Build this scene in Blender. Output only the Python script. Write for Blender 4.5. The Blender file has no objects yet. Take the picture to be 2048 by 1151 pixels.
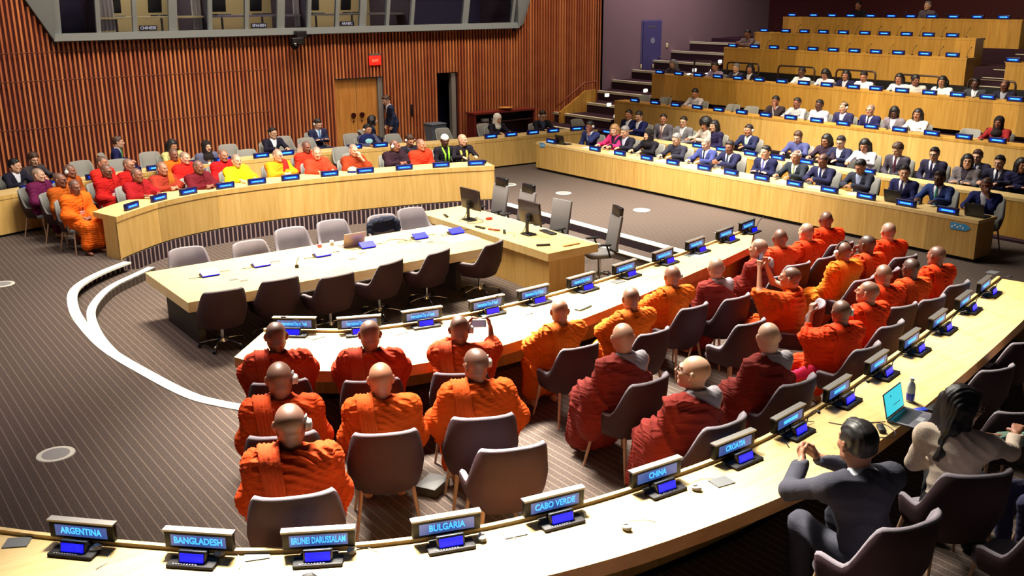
import bpy, bmesh, math, random
import numpy as np
from mathutils import Vector, Matrix

sc = bpy.context.scene
# ---------------------------------------------------------------- camera
CAM_F = 1954.36
yaw, pit, rol = [math.radians(v) for v in (53.795, 16.4995, -0.4218)]
fw = Vector((math.cos(yaw)*math.cos(pit), math.sin(yaw)*math.cos(pit), -math.sin(pit)))
rt = Vector((math.sin(yaw), -math.cos(yaw), 0.0)); up = rt.cross(fw)
r2 = rt*math.cos(rol)+up*math.sin(rol); u2 = -rt*math.sin(rol)+up*math.cos(rol)
cd = bpy.data.cameras.new('camera'); cam = bpy.data.objects.new('camera', cd)
sc.collection.objects.link(cam)
M = Matrix((( r2.x, u2.x, -fw.x, 0.0), (r2.y, u2.y, -fw.y, 0.0), (r2.z, u2.z, -fw.z, 4.5), (0, 0, 0, 1)))
cam.matrix_world = M
cd.sensor_width = 36.0; cd.lens = CAM_F/2048*36.0; cd.clip_start = 0.1; cd.clip_end = 200
sc.camera = cam
# ---------------------------------------------------------------- world, exposure
w = bpy.data.worlds.new('room_ambient'); sc.world = w; w.use_nodes = True
w.node_tree.nodes['Background'].inputs[0].default_value = (0.60, 0.54, 0.58, 1)
w.node_tree.nodes['Background'].inputs[1].default_value = 0.03
sc.view_settings.view_transform = 'Standard'; sc.view_settings.look = 'None'
sc.view_settings.exposure = 0.0; sc.view_settings.gamma = 1.0; sc.view_settings.use_curve_mapping = False
sc.cycles.max_bounces = 5; sc.cycles.diffuse_bounces = 3; sc.cycles.glossy_bounces = 2
sc.cycles.transmission_bounces = 4; sc.cycles.transparent_max_bounces = 6
sc.cycles.sample_clamp_indirect = 4.0
sc.cycles.use_denoising = True
# ---------------------------------------------------------------- ceiling lamps
def area(name, loc, sx, sy, power, col=(1, .93, .80), target=None, spread=180):
    l = bpy.data.lights.new(name, 'AREA'); l.shape = 'RECTANGLE'; l.size = sx; l.size_y = sy
    l.energy = power; l.color = col; l.spread = math.radians(spread)
    o = bpy.data.objects.new(name, l); sc.collection.objects.link(o); o.location = loc
    if target is not None:
        d = Vector(target)-Vector(loc); o.rotation_euler = d.to_track_quat('-Z', 'Y').to_euler()
    return o
area('ceiling_light_near_desk', (4.6, 9.2, 7.6), 3.4, 1.0, 560, target=(3.2, 4.7, 0.8), spread=40)
area('ceiling_light_near_desk_right', (9.5, 9.8, 7.6), 3.4, 1.2, 200, target=(9.2, 5.4, 0.8), spread=60)
area('ceiling_light_inner_desk', (6.6, 13.2, 7.6), 3.6, 1.0, 590, target=(5.8, 9.2, 0.8), spread=38)
area('ceiling_light_center', (7.4, 16.4, 7.6), 5.0, 1.6, 600, col=(1, .90, .70), target=(7.0, 14.0, 0.4), spread=65)
area('ceiling_light_right_arm', (11.0, 12.6, 7.6), 4.0, 1.6, 430, target=(11.0, 8.2, 0.8), spread=62)
area('ceiling_light_far_arm', (8.5, 16.6, 7.6), 9.0, 1.6, 760, target=(8.5, 20.0, 0.5), spread=90)
area('ceiling_light_podium_floor', (14.0, 16.0, 7.6), 3.0, 7.0, 430, target=(15.2, 15.6, 0), spread=95)
area('ceiling_light_audience', (14.8, 14.5, 7.6), 2.0, 11.0, 800, target=(17.6, 14.2, 0.8), spread=85)
area('ceiling_light_tiers', (21.0, 17.0, 8.4), 4.0, 11.0, 560, col=(1, .84, .58), target=(25.0, 17.0, 2), spread=110)
area('wall_washer', (12.0, 23.6, 8.6), 19.0, 0.8, 560, col=(1, .80, .62), target=(12.0, 27.2, 1.0), spread=85)
area('stair_wall_fill', (26.5, 24.6, 8.2), 5.0, 1.4, 200, col=(1, .84, .86), target=(27.0, 27.3, 2.5), spread=110)  # added fill to lift the stair wall and steps, not a room fitting
area('ceiling_light_floor_left', (1.6, 14.5, 7.6), 2.4, 6.0, 230, col=(1, .86, .84), target=(1.6, 14.0, 0), spread=110)

DATA = {
 'people': [
  {'loc': (3.462, 8.632, 0.0), 'az': 68, 'pose': {'arms': 'deskin', 'yaw': 0, 'pitch': -0.0, 'lean': 0.22}, 'outfit': 'robe', 'c': [(174, 48, 8), (190, 62, 6)], 'tone': 'brown', 'label': 'monk in dark orange robe at the left end of the inner near desk', 'extras': ('lanyard',), 'near': True, 's': 1.08},
  {'loc': (4.215, 8.12, 0.0), 'az': 62, 'pose': {'arms': 'deskin', 'yaw': 0, 'pitch': 0, 'lean': 0.22}, 'outfit': 'robe', 'c': [(174, 48, 8), (190, 62, 6)], 'tone': 'tan', 'label': 'monk with reddish shaved head leaning on the inner near desk', 'near': True, 'seed': 2, 's': 1.08},
  {'loc': (5.04, 7.781, 0.0), 'az': 57, 'pose': {'arms': 'phone', 'yaw': 4, 'pitch': 0, 'lean': 0.2}, 'outfit': 'robe', 'c': [(190, 62, 6), (174, 48, 8)], 'tone': 'brown', 'label': 'orange robed monk holding up a phone at the inner desk', 'extras': ('earpiece', 'lanyard'), 'near': True, 'seed': 3, 's': 1.06},
  {'loc': (6.432, 7.8, 0.0), 'az': 86, 'pose': {'arms': 'deskin', 'yaw': -26, 'pitch': 0, 'lean': 0.14}, 'outfit': 'robe', 'c': [(210, 94, 2), (202, 76, 6)], 'tone': 'tan', 'label': 'monk in golden orange robe sitting right of the phone holder', 'near': True, 'scalp': 'bare', 'seed': 2},
  {'loc': (7.367, 7.671, 0.0), 'az': 84, 'pose': {'arms': 'deskin', 'yaw': -22, 'pitch': 0, 'lean': 0.14}, 'outfit': 'robe', 'c': [(210, 94, 2), (202, 76, 6)], 'tone': 'tan', 'label': 'golden orange robed monk between the earphone wearer and the keyboard', 'near': True},
  {'loc': (8.407, 8.051, 0.0), 'az': 84, 'pose': {'arms': 'deskin', 'yaw': -16, 'pitch': 0, 'lean': 0.14}, 'outfit': 'robe', 'c': [(210, 94, 2), (202, 76, 6)], 'tone': 'tan', 'label': 'monk in yellow orange robe with white earphone at inner desk', 'extras': ('earpiece',), 'near': True, 'seed': 3},
  {'loc': (9.11, 7.995, 0.0), 'az': 84, 'pose': {'arms': 'lap', 'yaw': -30, 'pitch': 0, 'lean': 0.1}, 'outfit': 'mantle', 'c': [(124, 36, 28), (150, 142, 148)], 'tone': 'light', 'label': 'first maroon robed monk at the inner desk, grey collar, facing away', 'near': True},
  {'loc': (10.327, 8.324, 0.0), 'az': 94, 'pose': {'arms': 'lap', 'yaw': 8, 'pitch': 0, 'lean': 0.1}, 'outfit': 'mantle', 'c': [(124, 36, 28), (150, 142, 148)], 'tone': 'light', 'label': 'maroon robed monk at inner desk showing his left profile', 'near': True},
  {'loc': (11.008, 8.524, 0.0), 'az': 78, 'pose': {'arms': 'deskin', 'yaw': -28, 'pitch': 0, 'lean': 0.12}, 'outfit': 'robe', 'c': [(226, 66, 20), (214, 60, 16)], 'tone': 'brown', 'label': 'dark skinned monk in red orange robe at the inner desk', 'near': True, 'seed': 2},
  {'loc': (11.622, 8.532, 0.0), 'az': 86, 'pose': {'arms': 'deskin', 'yaw': -8, 'pitch': 0, 'lean': 0.12}, 'outfit': 'robe', 'c': [(226, 58, 2), (202, 76, 6)], 'tone': 'light', 'label': 'bright orange monk, second from the right at the inner desk', 'near': True},
  {'loc': (12.494, 8.868, 0.0), 'az': 74, 'pose': {'arms': 'lap', 'yaw': -24, 'pitch': 0, 'lean': 0.1}, 'outfit': 'robe', 'c': [(226, 58, 2), (202, 76, 6)], 'tone': 'brown', 'label': 'bright orange monk at the far right end of the inner desk', 'near': True, 'seed': 3},
  {'loc': (2.966, 7.4, 0.0), 'az': 66, 'pose': {'arms': 'lap', 'yaw': 0, 'pitch': 0, 'lean': 0.1}, 'outfit': 'robe', 'c': [(190, 62, 6), (174, 48, 8)], 'tone': 'brown', 'label': 'orange robed monk with white earphone in the middle left row', 'extras': ('earpiece', 'lanyard'), 'near': True, 'seed': 2, 's': 1.14},
  {'loc': (3.714, 6.985, 0.0), 'az': 64, 'pose': {'arms': 'lap', 'yaw': 0, 'pitch': 0, 'lean': 0.1}, 'outfit': 'robe', 'c': [(202, 76, 6), (210, 94, 2)], 'tone': 'tan', 'label': 'monk with smooth reddish bald head in the second row', 'extras': ('lanyard',), 'near': True, 'scalp': 'bare', 'seed': 3, 's': 1.1},
  {'loc': (4.533, 6.723, 0.0), 'az': 64, 'pose': {'arms': 'rest', 'yaw': 22, 'pitch': 0, 'lean': 0.1}, 'outfit': 'robe', 'c': [(202, 76, 6), (210, 94, 2)], 'tone': 'brown', 'label': 'orange monk with white earphone turning his head to the left', 'extras': ('earpiece',), 'near': True, 's': 1.12},
  {'loc': (6.145, 6.525, 0.0), 'az': 86, 'pose': {'arms': 'lap', 'yaw': -28, 'pitch': 0, 'lean': 0.04}, 'outfit': 'mantle', 'c': [(116, 32, 24), (150, 142, 148)], 'tone': 'light', 'label': 'maroon robed monk with long skirt in the second row', 'near': True, 'scalp': 'bare', 'seed': 2, 's': 1.1},
  {'loc': (9.507, 7.154, 0.0), 'az': 112, 'pose': {'arms': 'high', 'yaw': 0, 'pitch': 0, 'lean': 0.06}, 'outfit': 'wrap', 'c': [(202, 76, 6), (202, 76, 6)], 'tone': 'tan', 'label': 'young orange robed monk raising a phone with both hands', 'near': True, 'scalp': 'dark', 'seed': 4},
  {'loc': (11.07, 7.525, 0.0), 'az': 84, 'pose': {'arms': 'lap', 'yaw': -16, 'pitch': 0, 'lean': 0.1}, 'outfit': 'robe', 'c': [(214, 110, 14), (202, 76, 6)], 'tone': 'brown', 'label': 'golden brown robed monk with white earphone on the right side', 'extras': ('headset',), 'near': True, 'seed': 2},
  {'loc': (11.662, 7.552, 0.0), 'az': 86, 'pose': {'arms': 'face_l', 'yaw': 0, 'pitch': 0, 'lean': 0.12}, 'outfit': 'robe', 'c': [(232, 70, 16), (190, 62, 6)], 'tone': 'dark', 'label': 'dark skinned orange monk resting his chin on his hand', 'near': True, 'seed': 5},
  {'loc': (12.557, 7.849, 0.0), 'az': 74, 'pose': {'arms': 'lap', 'yaw': -14, 'pitch': 0, 'lean': 0.08}, 'outfit': 'robe', 'c': [(226, 58, 2), (202, 76, 6)], 'tone': 'light', 'label': 'light skinned bright orange monk left of the tall chair backs', 'near': True},
  {'loc': (2.583, 6.315, 0.0), 'az': 66, 'pose': {'arms': 'lap', 'yaw': 0, 'pitch': 0, 'lean': 0.1}, 'outfit': 'robe', 'c': [(190, 62, 6), (174, 48, 8)], 'tone': 'brown', 'label': 'nearest orange robed monk with white earphone, seen from behind', 'extras': ('earpiece', 'lanyard'), 'near': True, 'seed': 5, 's': 1.2},
  {'loc': (5.972, 5.42, 0.0), 'az': 84, 'pose': {'arms': 'lap', 'yaw': 34, 'pitch': 0.18, 'lean': 0.06}, 'outfit': 'mantle', 'c': [(116, 32, 24), (150, 142, 148)], 'tone': 'light', 'label': 'maroon robed monk with glasses looking up to the left', 'extras': ('glasses',), 'near': True, 'scalp': 'bare', 'seed': 3, 's': 1.12},
  {'loc': (7.262, 5.662, 0.0), 'az': 84, 'pose': {'arms': 'lap', 'yaw': -30, 'pitch': -0.1, 'lean': 0.06}, 'outfit': 'mantle', 'c': [(116, 32, 24), (150, 142, 148)], 'tone': 'pale', 'label': 'maroon robed monk with shiny bald head in front of orange monks', 'near': True, 'scalp': 'bare', 'seed': 4, 's': 1.1},
  {'loc': (8.821, 5.947, 0.0), 'az': 84, 'pose': {'arms': 'mic_l', 'yaw': -24, 'pitch': 0, 'lean': 0.08}, 'outfit': 'robe', 'c': [(226, 58, 2), (202, 76, 6)], 'tone': 'brown', 'label': 'orange monk with white earphone raising one hand beside his face', 'extras': ('earpiece',), 'near': True, 'seed': 2},
  {'loc': (9.683, 6.219, 0.0), 'az': 84, 'pose': {'arms': 'lap', 'yaw': 20, 'pitch': 0.12, 'lean': 0.06}, 'outfit': 'robe', 'c': [(226, 58, 2), (202, 76, 6)], 'tone': 'tan', 'label': 'broad bright orange monk with his face turned up left', 'near': True, 'seed': 3},
  {'loc': (10.463, 6.541, 0.0), 'az': 76, 'pose': {'arms': 'lap', 'yaw': -26, 'pitch': 0, 'lean': 0.06}, 'outfit': 'robe', 'c': [(226, 58, 2), (202, 76, 6)], 'tone': 'tan', 'label': 'tall bright orange monk in the rear right row', 'near': True},
  {'loc': (11.005, 6.498, 0.0), 'az': 80, 'pose': {'arms': 'lap', 'yaw': -16, 'pitch': 0, 'lean': 0.08}, 'outfit': 'robe', 'c': [(236, 80, 16), (190, 62, 6)], 'tone': 'dark', 'label': 'dark skinned orange monk, second from the rear right', 'near': True, 'seed': 2},
  {'loc': (11.828, 6.647, 0.0), 'az': 82, 'pose': {'arms': 'lap', 'yaw': -4, 'pitch': 0, 'lean': 0.08}, 'outfit': 'robe', 'c': [(226, 58, 2), (202, 76, 6)], 'tone': 'brown', 'label': 'rearmost right bright orange monk beside the tall chair back', 'near': True, 'seed': 5},
  {'loc': (5.679, 3.481, 0.0), 'az': 72, 'pose': {'arms': 'clasp', 'yaw': 0, 'pitch': -0.05, 'lean': 0.26, 'wide': 1.05}, 'outfit': 'suit', 'c': [(62, 62, 74), (225, 225, 235)], 'tone': 'tan', 'label': 'man in grey suit with clasped hands on the nearest desk', 'hair': 'short', 'hc': 'black', 'near': True, 's': 1.2},
  {'loc': (6.894, 3.569, 0.0), 'az': 24, 'pose': {'arms': 'reach_r', 'yaw': -55, 'pitch': -0.2, 'lean': 0.3}, 'outfit': 'top', 'c': [(214, 196, 178)], 'tone': 'tan', 'label': 'woman in cream sweater with long wavy hair leaning away', 'hair': 'wavy', 'hc': 'black', 'extras': ('glasses',), 'near': True, 'tc': (20, 18, 24), 's': 1.15},
  {'loc': (8.027, 3.147, 0.0), 'az': 150, 'pose': {'arms': 'reach_r', 'yaw': 0, 'pitch': 0, 'lean': 0.05}, 'outfit': 'top', 'c': [(98, 128, 112)], 'tone': 'tan', 'label': 'person in green top at the right edge, mostly out of frame', 'hair': 'bob', 'hc': 'dark', 'near': True, 'tc': (66, 66, 96)},
  {'loc': (1.911, 4.566, 0.0), 'az': 75, 'pose': {'arms': 'lap', 'yaw': 0, 'pitch': 0, 'lean': 0.0}, 'outfit': 'top', 'c': [(40, 40, 70)], 'tone': 'tan', 'label': 'person at the bottom edge, only the dark hair showing', 'hair': 'short', 'hc': 'black', 'near': True},
  {'loc': (4.02, 19.25, 0.0), 'az': -70, 'pose': {'arms': 'lap', 'yaw': 0, 'pitch': -0.1, 'lean': 0.06}, 'outfit': 'robe', 'c': [(238, 104, 20), (232, 98, 18)], 'tone': 'brown', 'label': 'orange robed monk with badge at the left end of far desk', 'extras': ('badge',)},
  {'loc': (3.963, 20.177, 0.0), 'az': -52, 'pose': {'arms': 'lap', 'yaw': 8, 'pitch': 0, 'lean': 0.04}, 'outfit': 'robe', 'c': [(176, 82, 16), (150, 70, 14)], 'tone': 'brown', 'label': 'brown orange robed monk with white badge, second from far left', 'extras': ('badge', 'glasses')},
  {'loc': (3.752, 21.045, 0.0), 'az': -50, 'pose': {'arms': 'knees', 'yaw': 14, 'pitch': 0, 'lean': 0.04}, 'outfit': 'robe', 'c': [(98, 22, 66), (120, 20, 40)], 'tone': 'light', 'label': 'purple robed monk at the far left beside the curved desk', 'extras': ('badge',)},
  {'loc': (4.354, 21.175, 0.0), 'az': -50, 'pose': {'arms': 'lap', 'yaw': 10, 'pitch': 0, 'lean': 0.06}, 'outfit': 'robe', 'c': [(160, 72, 20), (150, 60, 14)], 'tone': 'brown', 'label': 'brown robed monk with earphone behind the badge wearers', 'extras': ('earpiece', 'badge')},
  {'loc': (4.952, 20.711, 0.0), 'az': -58, 'pose': {'arms': 'lap', 'yaw': 0, 'pitch': -0.1, 'lean': 0.06}, 'outfit': 'robe', 'c': [(176, 20, 18), (176, 20, 18)], 'tone': 'brown', 'label': 'red robed monk with glasses looking down, far left group', 'extras': ('glasses', 'badge')},
  {'loc': (5.191, 21.85, 0.0), 'az': -58, 'pose': {'arms': 'lap', 'yaw': 10, 'pitch': 0, 'lean': 0.0}, 'outfit': 'robe', 'c': [(210, 40, 28), (176, 20, 18)], 'tone': 'tan', 'label': 'red robed monk with dark skullcap hair behind another red monk', 'scalp': 'dark'},
  {'loc': (5.541, 21.14, 0.0), 'az': -58, 'pose': {'arms': 'lap', 'yaw': 6, 'pitch': 0, 'lean': 0.0}, 'outfit': 'robe', 'c': [(176, 20, 18), (176, 20, 18)], 'tone': 'tan', 'label': 'red robed monk wearing glasses behind the leaning red monk', 'extras': ('glasses',)},
  {'loc': (5.296, 19.931, 0.0), 'az': -66, 'pose': {'arms': 'desk', 'yaw': 10, 'pitch': 0.05, 'lean': 0.16}, 'outfit': 'robe', 'c': [(150, 18, 26), (150, 18, 26)], 'tone': 'brown', 'label': 'crimson robed monk leaning on far desk, arm stretched out'},
  {'loc': (5.954, 20.342, 0.0), 'az': -74, 'pose': {'arms': 'deskin', 'yaw': 14, 'pitch': 0, 'lean': 0.1}, 'outfit': 'robe', 'c': [(150, 48, 30), (170, 90, 20)], 'tone': 'tan', 'label': 'maroon and gold robed monk with papers at the far desk'},
  {'loc': (6.756, 22.057, 0.0), 'az': -70, 'pose': {'arms': 'lap', 'yaw': -10, 'pitch': 0, 'lean': 0.06}, 'outfit': 'robe', 'c': [(226, 100, 20), (230, 96, 16)], 'tone': 'brown', 'label': 'orange robed monk behind the maroon and gold one'},
  {'loc': (6.788, 21.398, 0.0), 'az': -72, 'pose': {'arms': 'lap', 'yaw': 8, 'pitch': 0, 'lean': 0.06}, 'outfit': 'robe', 'c': [(228, 30, 24), (222, 26, 22)], 'tone': 'light', 'label': 'bright red robed monk between orange and maroon monks'},
  {'loc': (6.604, 20.075, 0.0), 'az': -76, 'pose': {'arms': 'deskin', 'yaw': 18, 'pitch': -0.1, 'lean': 0.12}, 'outfit': 'robe', 'c': [(100, 16, 28), (100, 16, 30)], 'tone': 'brown', 'label': 'dark maroon robed monk with papers at the far desk'},
  {'loc': (7.583, 21.232, 0.0), 'az': -78, 'pose': {'arms': 'lap', 'yaw': 0, 'pitch': 0, 'lean': 0.08}, 'outfit': 'robe', 'c': [(206, 22, 26), (190, 20, 24)], 'tone': 'tan', 'label': 'bright red robed monk left of the yellow robed one'},
  {'loc': (7.553, 20.384, 0.0), 'az': -80, 'pose': {'arms': 'desk', 'yaw': 0, 'pitch': 0, 'lean': 0.1}, 'outfit': 'robe', 'c': [(250, 226, 20), (250, 220, 24)], 'tone': 'light', 'label': 'monk in bright yellow robe at the far desk'},
  {'loc': (8.541, 20.463, 0.0), 'az': -84, 'pose': {'arms': 'deskin', 'yaw': 18, 'pitch': 0, 'lean': 0.08}, 'outfit': 'robe', 'c': [(250, 150, 20), (170, 30, 24)], 'tone': 'light', 'label': 'monk in orange yellow robe with glasses at the far desk', 'extras': ('glasses',)},
  {'loc': (9.595, 21.241, 0.0), 'az': -86, 'pose': {'arms': 'lap', 'yaw': 6, 'pitch': -0.1, 'lean': 0.06}, 'outfit': 'robe', 'c': [(208, 50, 26), (200, 46, 24)], 'tone': 'brown', 'label': 'red orange robed monk behind the smiling one'},
  {'loc': (9.387, 20.276, 0.0), 'az': -88, 'pose': {'arms': 'desk', 'yaw': -20, 'pitch': -0.05, 'lean': 0.1}, 'outfit': 'robe', 'c': [(222, 62, 34), (216, 56, 30)], 'tone': 'light', 'label': 'smiling red orange robed monk at the far desk'},
  {'loc': (10.227, 20.136, 0.0), 'az': -88, 'pose': {'arms': 'face_l', 'yaw': 4, 'pitch': -0.1, 'lean': 0.1}, 'outfit': 'robe', 'c': [(150, 54, 22), (150, 50, 20)], 'tone': 'light', 'label': 'brown robed monk raising a hand to his face'},
  {'loc': (11.32, 20.156, 0.0), 'az': -90, 'pose': {'arms': 'deskin', 'yaw': 38, 'pitch': -0.12, 'lean': 0.1}, 'outfit': 'robe', 'c': [(44, 22, 34), (40, 20, 30)], 'tone': 'brown', 'label': 'black robed monk with white earphone at the far desk', 'extras': ('earpiece',)},
  {'loc': (12.074, 20.75, 0.0), 'az': -92, 'pose': {'arms': 'desk', 'yaw': 0, 'pitch': -0.4, 'lean': 0.14}, 'outfit': 'suit', 'c': [(30, 26, 36), (60, 56, 66)], 'tone': 'tan', 'label': 'man in dark clothes bowing his head between two monks', 'hair': 'short', 'hc': 'brown', 'extras': ('headset',)},
  {'loc': (11.883, 19.894, 0.0), 'az': -92, 'pose': {'arms': 'lap', 'yaw': 22, 'pitch': 0.0, 'lean': 0.08}, 'outfit': 'robe', 'c': [(218, 56, 28), (210, 52, 26)], 'tone': 'tan', 'label': 'red orange robed monk looking right near the desk end'},
  {'loc': (12.695, 20.111, 0.0), 'az': -94, 'pose': {'arms': 'lap', 'yaw': -16, 'pitch': -0.2, 'lean': 0.06}, 'outfit': 'top', 'c': [(26, 22, 34)], 'tone': 'dark', 'label': 'man in white cap with a green scarf at the desk end', 'hair': 'cap', 'hc': 'cream', 'extras': ('scarf_green',)},
  {'loc': (13.119, 19.986, 0.0), 'az': -100, 'pose': {'arms': 'desk', 'yaw': 30, 'pitch': -0.05, 'lean': 0.12}, 'outfit': 'top', 'c': [(30, 24, 34)], 'tone': 'light', 'label': 'bald man in black with white and gold scarf', 'extras': ('scarf_yellow',), 'scalp': 'bare'},
  {'loc': (3.6, 22.734, 0.0), 'az': -60, 'pose': {'arms': 'desk', 'yaw': 20, 'pitch': -0.1, 'lean': 0.14}, 'outfit': 'suit', 'c': [(28, 26, 44), (225, 225, 235)], 'tone': 'light', 'label': 'man in dark suit at the far left edge desk', 'hair': 'short', 'hc': 'black'},
  {'loc': (4.09, 23.384, 0.0), 'az': -60, 'pose': {'arms': 'desk', 'yaw': -20, 'pitch': -0.2, 'lean': 0.14}, 'outfit': 'top', 'c': [(60, 54, 60)], 'tone': 'light', 'label': 'person in patterned dark top beside the left edge man', 'hair': 'curly', 'hc': 'brown'},
  {'loc': (2.5, 21.9, 0.0), 'az': -60, 'pose': {'arms': 'desk', 'yaw': 10, 'pitch': -0.1, 'lean': 0.1}, 'outfit': 'top', 'c': [(224, 196, 206)], 'tone': 'light', 'label': 'person in pale pink top cut off by the left edge', 'hair': 'bob', 'hc': 'dark'},
  {'loc': (6.244, 24.979, 0.0), 'az': -20, 'pose': {'arms': 'rest', 'yaw': 0, 'pitch': -0.05, 'lean': 0.18}, 'outfit': 'suit', 'c': [(24, 26, 76), (220, 222, 235), (90, 190, 110)], 'tone': 'light', 'label': 'man in navy suit with green tie by the slatted wall', 'hair': 'short', 'hc': 'brown'},
  {'loc': (7.195, 23.533, 0.0), 'az': -75, 'pose': {'arms': 'desk', 'yaw': 0, 'pitch': -0.2, 'lean': 0.1}, 'outfit': 'top', 'c': [(190, 184, 120)], 'tone': 'tan', 'label': 'woman with long dark hair behind the orange monk', 'hair': 'long', 'hc': 'black'},
  {'loc': (7.78, 22.798, 0.0), 'az': -80, 'pose': {'arms': 'lap', 'yaw': 0, 'pitch': 0, 'lean': 0.04}, 'outfit': 'suit', 'c': [(92, 92, 116), (220, 220, 228)], 'tone': 'light', 'label': 'person with dark headscarf and grey jacket behind maroon monk', 'hair': 'hijab', 'hc': 'dark'},
  {'loc': (9.984, 24.111, 0.0), 'az': -85, 'pose': {'arms': 'desk', 'yaw': 14, 'pitch': -0.05, 'lean': 0.06}, 'outfit': 'suit', 'c': [(26, 24, 42), (232, 232, 240)], 'tone': 'light', 'label': 'man in black suit with open white shirt at farthest desk', 'hair': 'short', 'hc': 'black', 'extras': ('glasses',)},
  {'loc': (11.732, 25.146, 0.0), 'az': -85, 'pose': {'arms': 'cross', 'yaw': 0, 'pitch': -0.35, 'lean': 0.1}, 'outfit': 'suit', 'c': [(40, 42, 74), (210, 222, 240), (70, 130, 200)], 'tone': 'light', 'label': 'man with headset and light blue tie before the wall', 'hair': 'short', 'hc': 'dark', 'extras': ('headset',)},
  {'loc': (12.237, 23.194, 0.0), 'az': -88, 'pose': {'arms': 'desk', 'yaw': 6, 'pitch': -0.1, 'lean': 0.08}, 'outfit': 'suit', 'c': [(76, 76, 104), (228, 226, 236)], 'tone': 'tan', 'label': 'man in grey blue suit with earphone left of standing man', 'hair': 'short', 'hc': 'dark', 'extras': ('headset',)},
  {'loc': (13.238, 24.816, 0.0), 'az': -30, 'pose': {'arms': 'lap', 'yaw': 20, 'pitch': 0, 'lean': 0.06}, 'outfit': 'suit', 'c': [(22, 24, 50), (220, 226, 236)], 'tone': 'light', 'label': 'woman with black hair looking up at the standing man', 'hair': 'bob', 'hc': 'black'},
  {'loc': (14.75, 26.15, 0.0), 'az': 170, 'pose': {'arms': 'down', 'yaw': 10, 'pitch': -0.5, 'lean': 0.3, 'stand': True}, 'outfit': 'suit', 'c': [(36, 44, 74), (220, 222, 230)], 'tone': 'light', 'label': 'man in dark blue suit standing before the wooden double door', 'hair': 'short', 'hc': 'brown'},
  {'loc': (16.303, 23.006, 0.0), 'az': -92, 'pose': {'arms': 'desk', 'yaw': 0, 'pitch': -0.3, 'lean': 0.1}, 'outfit': 'top', 'c': [(30, 26, 40)], 'tone': 'light', 'label': 'woman in white headscarf and black top at far desk', 'hair': 'hijab', 'hc': 'cream'},
  {'loc': (17.762, 22.802, 0.0), 'az': -95, 'pose': {'arms': 'desk', 'yaw': -10, 'pitch': -0.3, 'lean': 0.16}, 'outfit': 'suit', 'c': [(26, 24, 36), (70, 80, 110)], 'tone': 'light', 'label': 'man in dark jacket and glasses writing at far desk', 'hair': 'short', 'hc': 'dark', 'extras': ('glasses', 'headset')},
  {'loc': (17.287, 19.932, 0), 'az': 190, 'pose': {'arms': 'rest_face', 'yaw': -5, 'pitch': -0.2, 'lean': 0.1}, 'outfit': 'suit', 'c': [(44, 52, 104), (228, 226, 238)], 'tone': 'brown', 'label': 'man in navy suit hand on chin at left of front audience row', 'hair': 'short', 'hc': 'black', 'extras': ('headset',)},
  {'loc': (17.298, 18.946, 0), 'az': 180, 'pose': {'arms': 'desk', 'yaw': 20, 'pitch': -0.2, 'lean': 0.12}, 'outfit': 'suit', 'c': [(226, 50, 120), (40, 30, 60)], 'tone': 'pale', 'label': 'woman in pink jacket in the front audience row', 'hair': 'bob', 'hc': 'blond'},
  {'loc': (17.309, 18.553, 0), 'az': 185, 'pose': {'arms': 'desk', 'yaw': 0, 'pitch': -0.3, 'lean': 0.14}, 'outfit': 'suit', 'c': [(30, 28, 44), (200, 206, 228)], 'tone': 'light', 'label': 'grey haired man in dark suit beside the pink jacket', 'hair': 'short', 'hc': 'grey'},
  {'loc': (17.277, 17.681, 0), 'az': 180, 'pose': {'arms': 'desk', 'yaw': 0, 'pitch': -0.05, 'lean': 0.08}, 'outfit': 'top', 'c': [(22, 20, 30)], 'tone': 'light', 'label': 'woman in black with black headscarf in front audience row', 'hair': 'hijab', 'hc': 'black'},
  {'loc': (17.309, 16.726, 0), 'az': 185, 'pose': {'arms': 'desk', 'yaw': -5, 'pitch': -0.3, 'lean': 0.14}, 'outfit': 'top', 'c': [(44, 44, 60)], 'tone': 'light', 'label': 'man in dark cardigan and glasses typing in front row', 'hair': 'short', 'hc': 'grey', 'extras': ('glasses',)},
  {'loc': (17.288, 15.765, 0), 'az': 182, 'pose': {'arms': 'desk', 'yaw': 0, 'pitch': -0.35, 'lean': 0.1}, 'outfit': 'suit', 'c': [(58, 66, 124), (228, 226, 238), (40, 50, 80)], 'tone': 'light', 'label': 'balding man in blue suit reading in front audience row', 'hair': 'thin', 'hc': 'grey'},
  {'loc': (17.277, 15.05, 0), 'az': 185, 'pose': {'arms': 'clasp', 'yaw': 10, 'pitch': -0.1, 'lean': 0.08}, 'outfit': 'suit', 'c': [(26, 28, 62), (228, 226, 238), (40, 50, 80)], 'tone': 'brown', 'label': 'man in navy suit with clasped hands in front row', 'hair': 'short', 'hc': 'dark'},
  {'loc': (17.256, 14.013, 0), 'az': 185, 'pose': {'arms': 'cross', 'yaw': -4, 'pitch': 0, 'lean': 0.04}, 'outfit': 'suit', 'c': [(24, 26, 66), (228, 226, 238), (110, 110, 190)], 'tone': 'light', 'label': 'man in navy suit with crossed arms in front row', 'hair': 'short', 'hc': 'black'},
  {'loc': (17.267, 13.182, 0), 'az': 180, 'pose': {'arms': 'desk', 'yaw': 4, 'pitch': -0.15, 'lean': 0.06}, 'outfit': 'suit', 'c': [(40, 46, 56), (228, 226, 238), (190, 210, 140)], 'tone': 'tan', 'label': 'grey haired man in dark green suit with light tie', 'hair': 'thin', 'hc': 'white'},
  {'loc': (17.288, 12.505, 0), 'az': 182, 'pose': {'arms': 'deskin', 'yaw': 0, 'pitch': -0.3, 'lean': 0.1}, 'outfit': 'suit', 'c': [(34, 34, 70), (228, 226, 238), (40, 60, 120)], 'tone': 'brown', 'label': 'bald man in navy suit looking down at papers', 'hair': 'thin', 'hc': 'dark'},
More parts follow.
